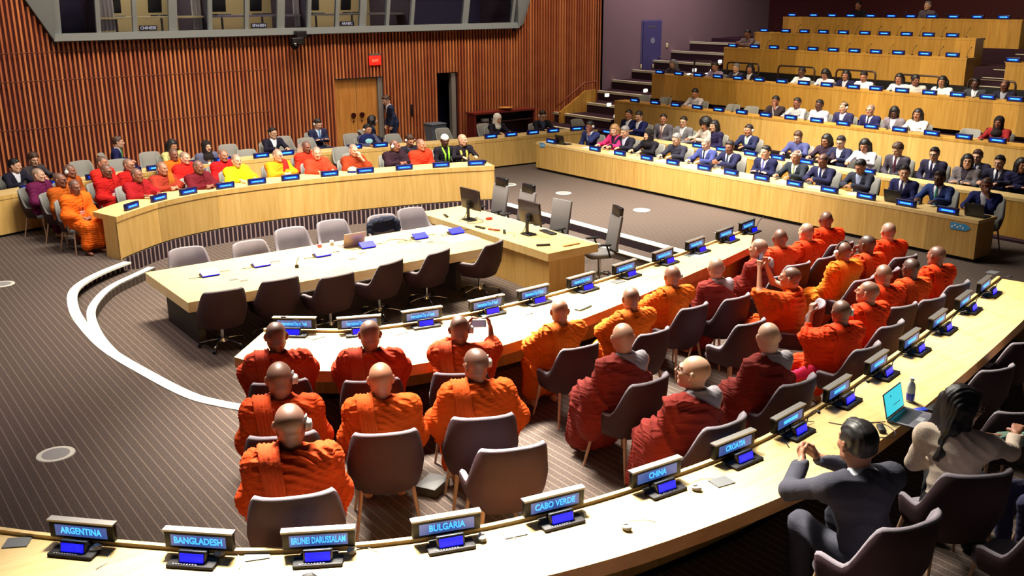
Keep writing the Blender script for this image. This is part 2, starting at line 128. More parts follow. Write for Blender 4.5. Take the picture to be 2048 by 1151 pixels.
  {'loc': (17.309, 11.6, 0), 'az': 182, 'pose': {'arms': 'deskin', 'yaw': 0, 'pitch': -0.4, 'lean': 0.14}, 'outfit': 'suit', 'c': [(48, 50, 66), (150, 160, 190)], 'tone': 'tan', 'label': 'man in charcoal suit bowed over his desk', 'hair': 'short', 'hc': 'black'},
  {'loc': (17.256, 10.621, 0), 'az': 182, 'pose': {'arms': 'lap', 'yaw': 30, 'pitch': 0, 'lean': 0.04}, 'outfit': 'suit', 'c': [(34, 36, 84), (228, 226, 238), (60, 60, 110)], 'tone': 'light', 'label': 'man in dark blue suit and tie looking to the left', 'hair': 'short', 'hc': 'black'},
  {'loc': (17.277, 9.895, 0), 'az': 182, 'pose': {'arms': 'desk', 'yaw': 6, 'pitch': -0.1, 'lean': 0.08}, 'outfit': 'suit', 'c': [(44, 62, 120), (228, 226, 238), (90, 170, 160)], 'tone': 'dark', 'label': 'dark skinned man in blue suit by the right front display', 'hair': 'short', 'hc': 'dark'},
  {'loc': (17.297, 9.001, 0), 'az': 190, 'pose': {'arms': 'face_l', 'yaw': 10, 'pitch': -0.1, 'lean': 0.12}, 'outfit': 'suit', 'c': [(36, 44, 108), (228, 226, 238)], 'tone': 'brown', 'label': 'bald man in blue suit holding his hand to his face', 'hair': 'thin', 'hc': 'grey'},
  {'loc': (19.606, 20.949, 0.04), 'az': 185, 'pose': {'arms': 'lap', 'yaw': 10, 'pitch': 0, 'lean': 0.04}, 'outfit': 'suit', 'c': [(26, 30, 62), (228, 226, 238)], 'tone': 'tan', 'label': 'leftmost young man in dark suit behind the front row', 'hair': 'short', 'hc': 'black'},
  {'loc': (19.627, 20.521, 0.04), 'az': 182, 'pose': {'arms': 'desk', 'yaw': 8, 'pitch': -0.3, 'lean': 0.08}, 'outfit': 'suit', 'c': [(30, 34, 90), (228, 226, 238)], 'tone': 'light', 'label': 'young man in blue suit looking down, second behind front row', 'hair': 'short', 'hc': 'dark'},
  {'loc': (19.594, 19.552, 0.04), 'az': 195, 'pose': {'arms': 'lap', 'yaw': 20, 'pitch': 0.05, 'lean': 0.02}, 'outfit': 'suit', 'c': [(96, 92, 104), (230, 220, 210), (150, 110, 110)], 'tone': 'tan', 'label': 'man in grey suit smiling to the left, behind headscarf woman', 'hair': 'short', 'hc': 'black'},
  {'loc': (19.595, 18.782, 0.04), 'az': 190, 'pose': {'arms': 'lap', 'yaw': 10, 'pitch': -0.05, 'lean': 0.02}, 'outfit': 'suit', 'c': [(120, 118, 126), (215, 215, 225)], 'tone': 'light', 'label': 'man in light grey suit with short black hair and glasses', 'hair': 'short', 'hc': 'black', 'extras': ('glasses',)},
  {'loc': (19.637, 17.964, 0.04), 'az': 170, 'pose': {'arms': 'desk', 'yaw': 20, 'pitch': -0.2, 'lean': 0.1}, 'outfit': 'top', 'c': [(196, 182, 172)], 'tone': 'tan', 'label': 'person with large black curly hair and cream top', 'hair': 'afro', 'hc': 'black'},
  {'loc': (19.606, 17.676, 0.04), 'az': 182, 'pose': {'arms': 'lap', 'yaw': 0, 'pitch': -0.1, 'lean': 0.04}, 'outfit': 'top', 'c': [(36, 30, 66)], 'tone': 'light', 'label': 'woman with black hair between afro person and bald man', 'hair': 'bob', 'hc': 'black'},
  {'loc': (19.606, 16.508, 0.04), 'az': 184, 'pose': {'arms': 'desk', 'yaw': 4, 'pitch': -0.05, 'lean': 0.04}, 'outfit': 'suit', 'c': [(30, 34, 70), (228, 226, 238), (150, 190, 150)], 'tone': 'tan', 'label': 'man in navy suit with headset sitting alone behind the front row', 'hair': 'short', 'hc': 'black', 'extras': ('headset',)},
  {'loc': (19.668, 14.989, 0.04), 'az': 188, 'pose': {'arms': 'desk', 'yaw': 6, 'pitch': -0.4, 'lean': 0.16}, 'outfit': 'suit', 'c': [(70, 74, 124), (90, 96, 150)], 'tone': 'light', 'label': 'man in blue jacket leaning over the low desk', 'hair': 'short', 'hc': 'brown'},
  {'loc': (19.638, 14.164, 0.04), 'az': 182, 'pose': {'arms': 'desk', 'yaw': 0, 'pitch': -0.2, 'lean': 0.1}, 'outfit': 'top', 'c': [(50, 34, 50)], 'tone': 'tan', 'label': 'woman with glasses and dark hair behind bald navy man', 'hair': 'bob', 'hc': 'black', 'extras': ('glasses',)},
  {'loc': (19.617, 13.77, 0.04), 'az': 184, 'pose': {'arms': 'desk', 'yaw': 6, 'pitch': -0.25, 'lean': 0.06}, 'outfit': 'suit', 'c': [(34, 36, 66), (228, 226, 238)], 'tone': 'light', 'label': 'man in dark suit and glasses beside the white blouse woman', 'hair': 'short', 'hc': 'dark', 'extras': ('glasses',)},
  {'loc': (19.658, 13.141, 0.04), 'az': 186, 'pose': {'arms': 'desk', 'yaw': 10, 'pitch': -0.35, 'lean': 0.14}, 'outfit': 'top', 'c': [(226, 222, 232)], 'tone': 'tan', 'label': 'woman with long black hair and white blouse', 'hair': 'long', 'hc': 'black'},
  {'loc': (19.638, 12.302, 0.04), 'az': 184, 'pose': {'arms': 'lap', 'yaw': -10, 'pitch': -0.4, 'lean': 0.1}, 'outfit': 'suit', 'c': [(70, 64, 76), (220, 216, 230), (90, 40, 60)], 'tone': 'light', 'label': 'man in brown grey suit reading on his lap', 'hair': 'curly', 'hc': 'brown'},
  {'loc': (19.595, 11.431, 0.04), 'az': 184, 'pose': {'arms': 'lap', 'yaw': 10, 'pitch': -0.1, 'lean': 0.02}, 'outfit': 'suit', 'c': [(40, 38, 64), (228, 226, 238), (40, 40, 80)], 'tone': 'light', 'label': 'man with glasses in dark suit behind blue suited man', 'hair': 'short', 'hc': 'black', 'extras': ('glasses',)},
  {'loc': (19.617, 10.011, 0.04), 'az': 184, 'pose': {'arms': 'desk', 'yaw': 4, 'pitch': -0.1, 'lean': 0.06}, 'outfit': 'suit', 'c': [(36, 34, 56), (226, 226, 236), (40, 40, 70)], 'tone': 'light', 'label': 'young man in black suit holding a paper sheet', 'hair': 'short', 'hc': 'black'},
  {'loc': (19.603, 9.572, 0.04), 'az': 200, 'pose': {'arms': 'cross', 'yaw': 30, 'pitch': 0, 'lean': 0.04}, 'outfit': 'top', 'c': [(30, 28, 66)], 'tone': 'tan', 'label': 'woman in navy dress at the right edge of the audience', 'hair': 'bob', 'hc': 'black'},
  {'loc': (19.245, 10.491, 0.04), 'az': 186, 'pose': {'arms': 'cross', 'yaw': 24, 'pitch': 0.05, 'lean': 0.02}, 'outfit': 'suit', 'c': [(112, 106, 112), (60, 50, 66)], 'tone': 'light', 'label': 'person with black bob and grey tweed jacket, arms crossed', 'hair': 'bob', 'hc': 'black'},
  {'loc': (20.017, 10.698, 0.04), 'az': 184, 'pose': {'arms': 'desk', 'yaw': 10, 'pitch': -0.1, 'lean': 0.06}, 'outfit': 'suit', 'c': [(38, 34, 54), (226, 226, 236), (50, 50, 90)], 'tone': 'light', 'label': 'young man in black suit near the right edge', 'hair': 'short', 'hc': 'brown'},
  {'loc': (22.448, 21.036, 0.48), 'az': 184, 'pose': {'arms': 'deskin', 'yaw': 10, 'pitch': -0.35, 'lean': 0.12}, 'outfit': 'top', 'c': [(186, 180, 186)], 'tone': 'tan', 'label': 'person in light patterned shirt alone on the left of second tier', 'hair': 'short', 'hc': 'black'},
  {'loc': (22.437, 17.98, 0.48), 'az': 186, 'pose': {'arms': 'face_l', 'yaw': 0, 'pitch': -0.1, 'lean': 0.1}, 'outfit': 'suit', 'c': [(50, 38, 44), (200, 190, 190)], 'tone': 'brown', 'label': 'man in dark jacket touching his face on second tier', 'hair': 'short', 'hc': 'black'},
  {'loc': (22.417, 17.241, 0.48), 'az': 182, 'pose': {'arms': 'desk', 'yaw': 0, 'pitch': -0.05, 'lean': 0.06}, 'outfit': 'top', 'c': [(186, 186, 190)], 'tone': 'brown', 'label': 'man in light grey shirt and dark tie on second tier', 'hair': 'short', 'hc': 'dark'},
  {'loc': (22.396, 16.513, 0.48), 'az': 182, 'pose': {'arms': 'lap', 'yaw': 0, 'pitch': 0, 'lean': 0.02}, 'outfit': 'top', 'c': [(206, 202, 222)], 'tone': 'dark', 'label': 'dark skinned person with pale top and blue scarf, second tier', 'hair': 'short', 'hc': 'black'},
  {'loc': (22.406, 15.747, 0.48), 'az': 182, 'pose': {'arms': 'lap', 'yaw': -10, 'pitch': -0.1, 'lean': 0.04}, 'outfit': 'suit', 'c': [(50, 48, 88), (190, 196, 230)], 'tone': 'light', 'label': 'man with white headset in dark suit on second tier', 'hair': 'thin', 'hc': 'dark', 'extras': ('headset',)},
  {'loc': (22.406, 14.948, 0.48), 'az': 182, 'pose': {'arms': 'lap', 'yaw': 6, 'pitch': 0, 'lean': 0.04}, 'outfit': 'suit', 'c': [(38, 38, 86), (228, 226, 238), (50, 50, 80)], 'tone': 'light', 'label': 'balding man in navy suit and glasses on second tier', 'hair': 'thin', 'hc': 'grey', 'extras': ('glasses',)},
  {'loc': (22.427, 14.258, 0.48), 'az': 182, 'pose': {'arms': 'lap', 'yaw': 30, 'pitch': -0.4, 'lean': 0.08}, 'outfit': 'suit', 'c': [(126, 116, 124), (228, 226, 238)], 'tone': 'dark', 'label': 'person in grey jacket turned away with dark hair, second tier', 'hair': 'bob', 'hc': 'black', 'extras': ('headset',)},
  {'loc': (22.406, 13.617, 0.48), 'az': 180, 'pose': {'arms': 'desk', 'yaw': 10, 'pitch': 0, 'lean': 0.04}, 'outfit': 'top', 'c': [(232, 226, 222)], 'tone': 'tan', 'label': 'woman in cream white jacket on second tier', 'hair': 'bob', 'hc': 'dark'},
  {'loc': (22.406, 11.579, 0.48), 'az': 182, 'pose': {'arms': 'desk', 'yaw': 10, 'pitch': -0.05, 'lean': 0.04}, 'outfit': 'suit', 'c': [(150, 34, 36), (40, 28, 60)], 'tone': 'brown', 'label': 'person in red cardigan with dark headscarf on second tier', 'hair': 'hijab', 'hc': 'dark'},
  {'loc': (24.517, 24.077, 1.12), 'az': 180, 'pose': {'arms': 'desk', 'yaw': 0, 'pitch': -0.1, 'lean': 0.06}, 'outfit': 'top', 'c': [(70, 60, 70)], 'tone': 'light', 'label': 'fair haired woman at the left end of third tier', 'hair': 'long', 'hc': 'grey'},
  {'loc': (24.527, 22.186, 1.12), 'az': 184, 'pose': {'arms': 'desk', 'yaw': 0, 'pitch': -0.2, 'lean': 0.08}, 'outfit': 'top', 'c': [(170, 150, 180)], 'tone': 'tan', 'label': 'person in lilac top behind glowing step lights', 'hair': 'short', 'hc': 'dark'},
  {'loc': (24.517, 21.304, 1.12), 'az': 182, 'pose': {'arms': 'desk', 'yaw': 0, 'pitch': -0.1, 'lean': 0.06}, 'outfit': 'suit', 'c': [(60, 54, 76), (190, 190, 200)], 'tone': 'light', 'label': 'grey haired man inside the first hoop rail', 'hair': 'short', 'hc': 'grey'},
  {'loc': (24.506, 20.743, 1.12), 'az': 186, 'pose': {'arms': 'lap', 'yaw': 16, 'pitch': -0.1, 'lean': 0.04}, 'outfit': 'suit', 'c': [(26, 24, 40), (220, 214, 216)], 'tone': 'tan', 'label': 'woman in black jacket with black hair by the first hoop rail', 'hair': 'bob', 'hc': 'black'},
  {'loc': (24.517, 18.775, 1.12), 'az': 182, 'pose': {'arms': 'desk', 'yaw': 0, 'pitch': -0.1, 'lean': 0.06}, 'outfit': 'top', 'c': [(232, 230, 236)], 'tone': 'dark', 'label': 'dark skinned man in white shirt, leftmost of the white shirts', 'hair': 'short', 'hc': 'black'},
  {'loc': (24.559, 17.941, 1.12), 'az': 182, 'pose': {'arms': 'desk', 'yaw': 0, 'pitch': -0.5, 'lean': 0.14}, 'outfit': 'top', 'c': [(226, 224, 234)], 'tone': 'tan', 'label': 'person in white with head bowed, third tier', 'hair': 'bob', 'hc': 'black'},
  {'loc': (24.517, 17.242, 1.12), 'az': 180, 'pose': {'arms': 'desk', 'yaw': 10, 'pitch': -0.1, 'lean': 0.06}, 'outfit': 'suit', 'c': [(30, 26, 60), (210, 206, 220)], 'tone': 'tan', 'label': 'woman in dark jacket between two white shirts', 'hair': 'bob', 'hc': 'black'},
  {'loc': (24.527, 16.659, 1.12), 'az': 182, 'pose': {'arms': 'desk', 'yaw': 14, 'pitch': -0.3, 'lean': 0.08}, 'outfit': 'top', 'c': [(234, 232, 238)], 'tone': 'tan', 'label': 'person in white shirt under the third hoop rail', 'hair': 'short', 'hc': 'black'},
  {'loc': (24.527, 15.552, 1.12), 'az': 182, 'pose': {'arms': 'desk', 'yaw': 8, 'pitch': -0.1, 'lean': 0.08}, 'outfit': 'top', 'c': [(236, 234, 240)], 'tone': 'tan', 'label': 'woman in white shirt by the fourth hoop rail', 'hair': 'bob', 'hc': 'black'},
  {'loc': (24.552, 15.103, 1.12), 'az': 200, 'pose': {'arms': 'lap', 'yaw': 40, 'pitch': -0.1, 'lean': 0.14}, 'outfit': 'top', 'c': [(216, 206, 200)], 'tone': 'brown', 'label': 'person with tied dark hair leaning left in beige shirt', 'hair': 'pony', 'hc': 'black'},
  {'loc': (24.517, 14.304, 1.12), 'az': 182, 'pose': {'arms': 'desk', 'yaw': 10, 'pitch': -0.05, 'lean': 0.06}, 'outfit': 'top', 'c': [(226, 236, 228)], 'tone': 'tan', 'label': 'woman in white with a headset, right of tied hair person', 'hair': 'long', 'hc': 'black', 'extras': ('headset',)},
  {'loc': (24.506, 13.394, 1.12), 'az': 186, 'pose': {'arms': 'lap', 'yaw': 0, 'pitch': -0.1, 'lean': 0.04}, 'outfit': 'suit', 'c': [(60, 60, 66), (220, 220, 230)], 'tone': 'dark', 'label': 'dark skinned man in grey suit on the right of third tier', 'hair': 'short', 'hc': 'black'},
  {'loc': (24.506, 12.64, 1.12), 'az': 182, 'pose': {'arms': 'lap', 'yaw': 0, 'pitch': -0.1, 'lean': 0.04}, 'outfit': 'suit', 'c': [(34, 30, 48), (160, 160, 170)], 'tone': 'brown', 'label': 'man in dark suit inside the last hoop rail', 'hair': 'thin', 'hc': 'dark', 'extras': ('glasses',)},
  {'loc': (27.217, 23.223, 2.05), 'az': 182, 'pose': {'arms': 'clasp', 'yaw': 0, 'pitch': -0.2, 'lean': 0.06}, 'outfit': 'top', 'c': [(120, 100, 100)], 'tone': 'brown', 'label': 'lone person with beard at left end of fourth tier', 'hair': 'short', 'hc': 'black'},
  {'loc': (30.735, 21.4, 2.95), 'az': 180, 'pose': {'arms': 'lap', 'yaw': 0, 'pitch': 0, 'lean': 0.0}, 'outfit': 'top', 'c': [(20, 16, 24)], 'tone': 'brown', 'label': 'dark clothed person in shadow behind the topmost desk', 'hair': 'short', 'hc': 'black'},
  {'loc': (30.735, 18.78, 2.95), 'az': 180, 'pose': {'arms': 'lap', 'yaw': 0, 'pitch': 0, 'lean': 0.0}, 'outfit': 'top', 'c': [(90, 80, 90)], 'tone': 'light', 'label': 'person barely visible behind the topmost desk display', 'hair': 'short', 'hc': 'grey'},
 ],
 'chairs': [
  ('near', 3.462, 8.632, 0.0, 68, 'armchair under the monk in dark orange robe at the left end of the inner near', None, 1.08),
  ('near', 4.215, 8.12, 0.0, 62, 'armchair under the monk with reddish shaved head leaning on the inner near desk', None, 1.08),
  ('near', 5.04, 7.781, 0.0, 57, 'armchair under the orange robed monk holding up a phone at the inner desk', None, 1.06),
  ('near', 6.432, 7.8, 0.0, 86, 'armchair under the monk in golden orange robe sitting right of the phone holder', None, 1.0),
  ('near', 7.367, 7.671, 0.0, 94, 'armchair under the golden orange robed monk between the earphone wearer and the keyboard', None, 1.0),
  ('near', 8.407, 8.051, 0.0, 94, 'armchair under the monk in yellow orange robe with white earphone at inner desk', None, 1.0),
  ('near', 9.11, 7.995, 0.0, 94, 'armchair under the first maroon robed monk at the inner desk, grey collar, facing away', None, 1.0),
  ('near', 10.327, 8.324, 0.0, 104, 'armchair under the maroon robed monk at inner desk showing his left profile', None, 1.0),
  ('near', 11.008, 8.524, 0.0, 88, 'armchair under the dark skinned monk in red orange robe at the inner desk', None, 1.0),
  ('near', 11.622, 8.532, 0.0, 96, 'armchair under the bright orange monk, second from the right at the inner desk', None, 1.0),
  ('near', 12.494, 8.868, 0.0, 84, 'armchair under the bright orange monk at the far right end of the inner desk', None, 1.0),
  ('near', 2.966, 7.4, 0.0, 66, 'armchair under the orange robed monk with white earphone in the middle left row', None, 1.14),
  ('near', 3.714, 6.985, 0.0, 64, 'armchair under the monk with smooth reddish bald head in the second row', None, 1.1),
  ('near', 4.533, 6.723, 0.0, 64, 'armchair under the orange monk with white earphone turning his head to the left', None, 1.12),
  ('near', 6.145, 6.525, 0.0, 96, 'armchair under the maroon robed monk with long skirt in the second row', None, 1.1),
  ('near', 9.507, 7.154, 0.0, 122, 'armchair under the young orange robed monk raising a phone with both hands', None, 1.0),
  ('near', 11.07, 7.525, 0.0, 94, 'armchair under the golden brown robed monk with white earphone on the right side', None, 1.0),
  ('near', 11.662, 7.552, 0.0, 96, 'armchair under the dark skinned orange monk resting his chin on his hand', None, 1.0),
  ('near', 12.557, 7.849, 0.0, 84, 'armchair under the light skinned bright orange monk left of the tall chair backs', None, 1.0),
  ('near', 2.583, 6.315, 0.0, 66, 'armchair under the nearest orange robed monk with white earphone, seen from behind', None, 1.2),
  ('near', 5.972, 5.42, 0.0, 94, 'armchair under the maroon robed monk with glasses looking up to the left', None, 1.12),
  ('near', 7.262, 5.662, 0.0, 94, 'armchair under the maroon robed monk with shiny bald head in front of orange monks', None, 1.1),
  ('near', 8.821, 5.947, 0.0, 94, 'armchair under the orange monk with white earphone raising one hand beside his face', None, 1.0),
  ('near', 9.683, 6.219, 0.0, 94, 'armchair under the broad bright orange monk with his face turned up left', None, 1.0),
  ('near', 10.463, 6.541, 0.0, 86, 'armchair under the tall bright orange monk in the rear right row', None, 1.0),
  ('near', 11.005, 6.498, 0.0, 90, 'armchair under the dark skinned orange monk, second from the rear right', None, 1.0),
  ('near', 11.828, 6.647, 0.0, 92, 'armchair under the rearmost right bright orange monk beside the tall chair back', None, 1.0),
  ('near', 5.679, 3.481, 0.0, 82, 'armchair under the man in grey suit with clasped hands on the nearest desk', None, 1.2),
  ('near', 6.894, 3.569, 0.0, 62, 'armchair under the woman in cream sweater with long wavy hair leaning away', None, 1.15),
  ('near', 8.027, 3.147, 0.0, 160, 'armchair under the person in green top at the right edge, mostly out of frame', None, 1.0),
  ('near', 1.911, 4.566, 0.0, 75, 'armchair under the person at the bottom edge, only the dark hair showing', None, 1.0),
  ('far', 4.02, 19.25, 0.0, -70, 'armchair under the orange robed monk with badge at the left end of far desk', None, 1.0),
  ('far', 3.963, 20.177, 0.0, -52, 'armchair under the brown orange robed monk with white badge, second from far left', None, 1.0),
  ('far', 3.752, 21.045, 0.0, -50, 'armchair under the purple robed monk at the far left beside the curved desk', None, 1.0),
  ('far', 4.354, 21.175, 0.0, -50, 'armchair under the brown robed monk with earphone behind the badge wearers', None, 1.0),
  ('far', 4.952, 20.711, 0.0, -58, 'armchair under the red robed monk with glasses looking down, far left group', None, 1.0),
  ('far', 5.541, 21.14, 0.0, -58, 'armchair under the red robed monk wearing glasses behind the leaning red monk', None, 1.0),
  ('far', 5.296, 19.931, 0.0, -66, 'armchair under the crimson robed monk leaning on far desk, arm stretched out', None, 1.0),
  ('far', 5.954, 20.342, 0.0, -74, 'armchair under the maroon and gold robed monk with papers at the far desk', None, 1.0),
  ('far', 6.756, 22.057, 0.0, -70, 'armchair under the orange robed monk behind the maroon and gold one', None, 1.0),
  ('far', 6.604, 20.075, 0.0, -76, 'armchair under the dark maroon robed monk with papers at the far desk', None, 1.0),
  ('far', 7.583, 21.232, 0.0, -78, 'armchair under the bright red robed monk left of the yellow robed one', None, 1.0),
  ('far', 7.553, 20.384, 0.0, -80, 'armchair under the monk in bright yellow robe at the far desk', None, 1.0),
  ('far', 8.541, 20.463, 0.0, -84, 'armchair under the monk in orange yellow robe with glasses at the far desk', None, 1.0),
  ('far', 9.595, 21.241, 0.0, -86, 'armchair under the red orange robed monk behind the smiling one', None, 1.0),
  ('far', 9.387, 20.276, 0.0, -88, 'armchair under the smiling red orange robed monk at the far desk', None, 1.0),
  ('far', 10.227, 20.136, 0.0, -88, 'armchair under the brown robed monk raising a hand to his face', None, 1.0),
  ('far', 11.32, 20.156, 0.0, -90, 'armchair under the black robed monk with white earphone at the far desk', None, 1.0),
  ('far', 12.074, 20.75, 0.0, -92, 'armchair under the man in dark clothes bowing his head between two monks', None, 1.0),
  ('far', 11.883, 19.894, 0.0, -92, 'armchair under the red orange robed monk looking right near the desk end', None, 1.0),
  ('far', 12.695, 20.111, 0.0, -94, 'armchair under the man in white cap with a green scarf at the desk end', None, 1.0),
  ('far', 13.119, 19.986, 0.0, -100, 'armchair under the bald man in black with white and gold scarf', None, 1.0),
  ('far', 3.6, 22.734, 0.0, -60, 'armchair under the man in dark suit at the far left edge desk', None, 1.0),
  ('far', 4.09, 23.384, 0.0, -60, 'armchair under the person in patterned dark top beside the left edge man', None, 1.0),
  ('far', 2.5, 21.9, 0.0, -60, 'armchair under the person in pale pink top cut off by the left edge', None, 1.0),
  ('far', 6.244, 24.979, 0.0, -20, 'armchair under the man in navy suit with green tie by the slatted wall', None, 1.0),
  ('far', 7.195, 23.533, 0.0, -75, 'armchair under the woman with long dark hair behind the orange monk', None, 1.0),
  ('far', 7.78, 22.798, 0.0, -80, 'armchair under the person with dark headscarf and grey jacket behind maroon monk', None, 1.0),
  ('far', 9.984, 24.111, 0.0, -85, 'armchair under the man in black suit with open white shirt at farthest desk', None, 1.0),
  ('far', 11.732, 25.146, 0.0, -85, 'armchair under the man with headset and light blue tie before the wall', None, 1.0),
  ('far', 12.237, 23.194, 0.0, -88, 'armchair under the man in grey blue suit with earphone left of standing man', None, 1.0),
  ('far', 13.238, 24.816, 0.0, -30, 'armchair under the woman with black hair looking up at the standing man', None, 1.0),
  ('far', 16.303, 23.006, 0.0, -92, 'armchair under the woman in white headscarf and black top at far desk', None, 1.0),
  ('far', 17.762, 22.802, 0.0, -95, 'armchair under the man in dark jacket and glasses writing at far desk', None, 1.0),
  ('far', 17.287, 19.932, 0, 190, 'armchair under the man in navy suit hand on chin at left of front audience row', None, 1.0),
  ('far', 17.298, 18.946, 0, 180, 'armchair under the woman in pink jacket in the front audience row', None, 1.0),
  ('far', 17.309, 18.553, 0, 185, 'armchair under the grey haired man in dark suit beside the pink jacket', None, 1.0),
  ('far', 17.277, 17.681, 0, 180, 'armchair under the woman in black with black headscarf in front audience row', None, 1.0),
  ('far', 17.309, 16.726, 0, 185, 'armchair under the man in dark cardigan and glasses typing in front row', None, 1.0),
  ('far', 17.288, 15.765, 0, 182, 'armchair under the balding man in blue suit reading in front audience row', None, 1.0),
  ('far', 17.277, 15.05, 0, 185, 'armchair under the man in navy suit with clasped hands in front row', None, 1.0),
  ('far', 17.256, 14.013, 0, 185, 'armchair under the man in navy suit with crossed arms in front row', None, 1.0),
  ('far', 17.267, 13.182, 0, 180, 'armchair under the grey haired man in dark green suit with light tie', None, 1.0),
  ('far', 17.288, 12.505, 0, 182, 'armchair under the bald man in navy suit looking down at papers', None, 1.0),
  ('far', 17.309, 11.6, 0, 182, 'armchair under the man in charcoal suit bowed over his desk', None, 1.0),
  ('far', 17.256, 10.621, 0, 182, 'armchair under the man in dark blue suit and tie looking to the left', None, 1.0),
  ('far', 17.277, 9.895, 0, 182, 'armchair under the dark skinned man in blue suit by the right front display', None, 1.0),
  ('far', 17.297, 9.001, 0, 190, 'armchair under the bald man in blue suit holding his hand to his face', None, 1.0),
  ('far', 19.606, 20.949, 0.04, 185, 'armchair under the leftmost young man in dark suit behind the front row', None, 1.0),
  ('far', 19.627, 20.521, 0.04, 182, 'armchair under the young man in blue suit looking down, second behind front row', None, 1.0),
  ('far', 19.594, 19.552, 0.04, 195, 'armchair under the man in grey suit smiling to the left, behind headscarf woman', None, 1.0),
  ('far', 19.595, 18.782, 0.04, 190, 'armchair under the man in light grey suit with short black hair and glasses', None, 1.0),
  ('far', 19.637, 17.964, 0.04, 170, 'armchair under the person with large black curly hair and cream top', None, 1.0),
  ('far', 19.606, 17.676, 0.04, 182, 'armchair under the woman with black hair between afro person and bald man', None, 1.0),
  ('far', 19.606, 16.508, 0.04, 184, 'armchair under the man in navy suit with headset sitting alone behind the front row', None, 1.0),
  ('far', 19.668, 14.989, 0.04, 188, 'armchair under the man in blue jacket leaning over the low desk', None, 1.0),
  ('far', 19.638, 14.164, 0.04, 182, 'armchair under the woman with glasses and dark hair behind bald navy man', None, 1.0),
  ('far', 19.617, 13.77, 0.04, 184, 'armchair under the man in dark suit and glasses beside the white blouse woman', None, 1.0),
  ('far', 19.658, 13.141, 0.04, 186, 'armchair under the woman with long black hair and white blouse', None, 1.0),
  ('far', 19.638, 12.302, 0.04, 184, 'armchair under the man in brown grey suit reading on his lap', None, 1.0),
  ('far', 19.595, 11.431, 0.04, 184, 'armchair under the man with glasses in dark suit behind blue suited man', None, 1.0),
  ('far', 19.617, 10.011, 0.04, 184, 'armchair under the young man in black suit holding a paper sheet', None, 1.0),
  ('far', 19.603, 9.572, 0.04, 200, 'armchair under the woman in navy dress at the right edge of the audience', None, 1.0),
  ('far', 19.245, 10.491, 0.04, 186, 'armchair under the person with black bob and grey tweed jacket, arms crossed', None, 1.0),
  ('far', 20.017, 10.698, 0.04, 184, 'armchair under the young man in black suit near the right edge', None, 1.0),
  ('far', 22.448, 21.036, 0.48, 184, 'armchair under the person in light patterned shirt alone on the left of second tier', None, 1.0),
  ('far', 22.437, 17.98, 0.48, 186, 'armchair under the man in dark jacket touching his face on second tier', None, 1.0),
  ('far', 22.417, 17.241, 0.48, 182, 'armchair under the man in light grey shirt and dark tie on second tier', None, 1.0),
  ('far', 22.396, 16.513, 0.48, 182, 'armchair under the dark skinned person with pale top and blue scarf, second tier', None, 1.0),
  ('far', 22.406, 15.747, 0.48, 182, 'armchair under the man with white headset in dark suit on second tier', None, 1.0),
  ('far', 22.406, 14.948, 0.48, 182, 'armchair under the balding man in navy suit and glasses on second tier', None, 1.0),
  ('far', 22.427, 14.258, 0.48, 182, 'armchair under the person in grey jacket turned away with dark hair, second tier', None, 1.0),
  ('far', 22.406, 13.617, 0.48, 180, 'armchair under the woman in cream white jacket on second tier', None, 1.0),
  ('far', 22.406, 11.579, 0.48, 182, 'armchair under the person in red cardigan with dark headscarf on second tier', None, 1.0),
  ('far', 24.517, 24.077, 1.12, 180, 'armchair under the fair haired woman at the left end of third tier', None, 1.0),
  ('far', 24.527, 22.186, 1.12, 184, 'armchair under the person in lilac top behind glowing step lights', None, 1.0),
  ('far', 24.517, 21.304, 1.12, 182, 'armchair under the grey haired man inside the first hoop rail', None, 1.0),
  ('far', 24.506, 20.743, 1.12, 186, 'armchair under the woman in black jacket with black hair by the first hoop rail', None, 1.0),
  ('far', 24.517, 18.775, 1.12, 182, 'armchair under the dark skinned man in white shirt, leftmost of the white shirts', None, 1.0),
  ('far', 24.559, 17.941, 1.12, 182, 'armchair under the person in white with head bowed, third tier', None, 1.0),
  ('far', 24.517, 17.242, 1.12, 180, 'armchair under the woman in dark jacket between two white shirts', None, 1.0),
  ('far', 24.527, 16.659, 1.12, 182, 'armchair under the person in white shirt under the third hoop rail', None, 1.0),
  ('far', 24.527, 15.552, 1.12, 182, 'armchair under the woman in white shirt by the fourth hoop rail', None, 1.0),
  ('far', 24.552, 15.103, 1.12, 200, 'armchair under the person with tied dark hair leaning left in beige shirt', None, 1.0),
  ('far', 24.517, 14.304, 1.12, 182, 'armchair under the woman in white with a headset, right of tied hair person', None, 1.0),
  ('far', 24.506, 13.394, 1.12, 186, 'armchair under the dark skinned man in grey suit on the right of third tier', None, 1.0),
  ('far', 24.506, 12.64, 1.12, 182, 'armchair under the man in dark suit inside the last hoop rail', None, 1.0),
  ('far', 27.217, 23.223, 2.05, 182, 'armchair under the lone person with beard at left end of fourth tier', None, 1.0),
  ('far', 30.735, 21.4, 2.95, 180, 'armchair under the dark clothed person in shadow behind the topmost desk', None, 1.0),
  ('far', 30.735, 18.78, 2.95, 180, 'armchair under the person barely visible behind the topmost desk display', None, 1.0),
  ('near', 4.336, 6.075, 0, 70, 'empty dark armchair with arms, right of the two beside the nearest desk', None, 1.14),
  ('near', 8.49, 7.23, 0, 90, 'empty armchair between the shiny bald monk and the young phone holder', None, 1.0),
  ('near', 6.81, 2.96, 0, 80, 'grey armchair cut off at the bottom right corner', None, 1.0),
  ('near', 8.585, 4.057, 0, 60, 'pale armchair at the right edge beyond the woman', None, 1.0),
  ('near', 9.363, 4.776, 0, 80, 'empty armchair pushed to the nearest desk, above the wavy haired woman', None, 1.0),
  ('near', 10.376, 5.019, 0, 84, 'topmost empty armchair at the nearest desk, right edge', None, 1.0),
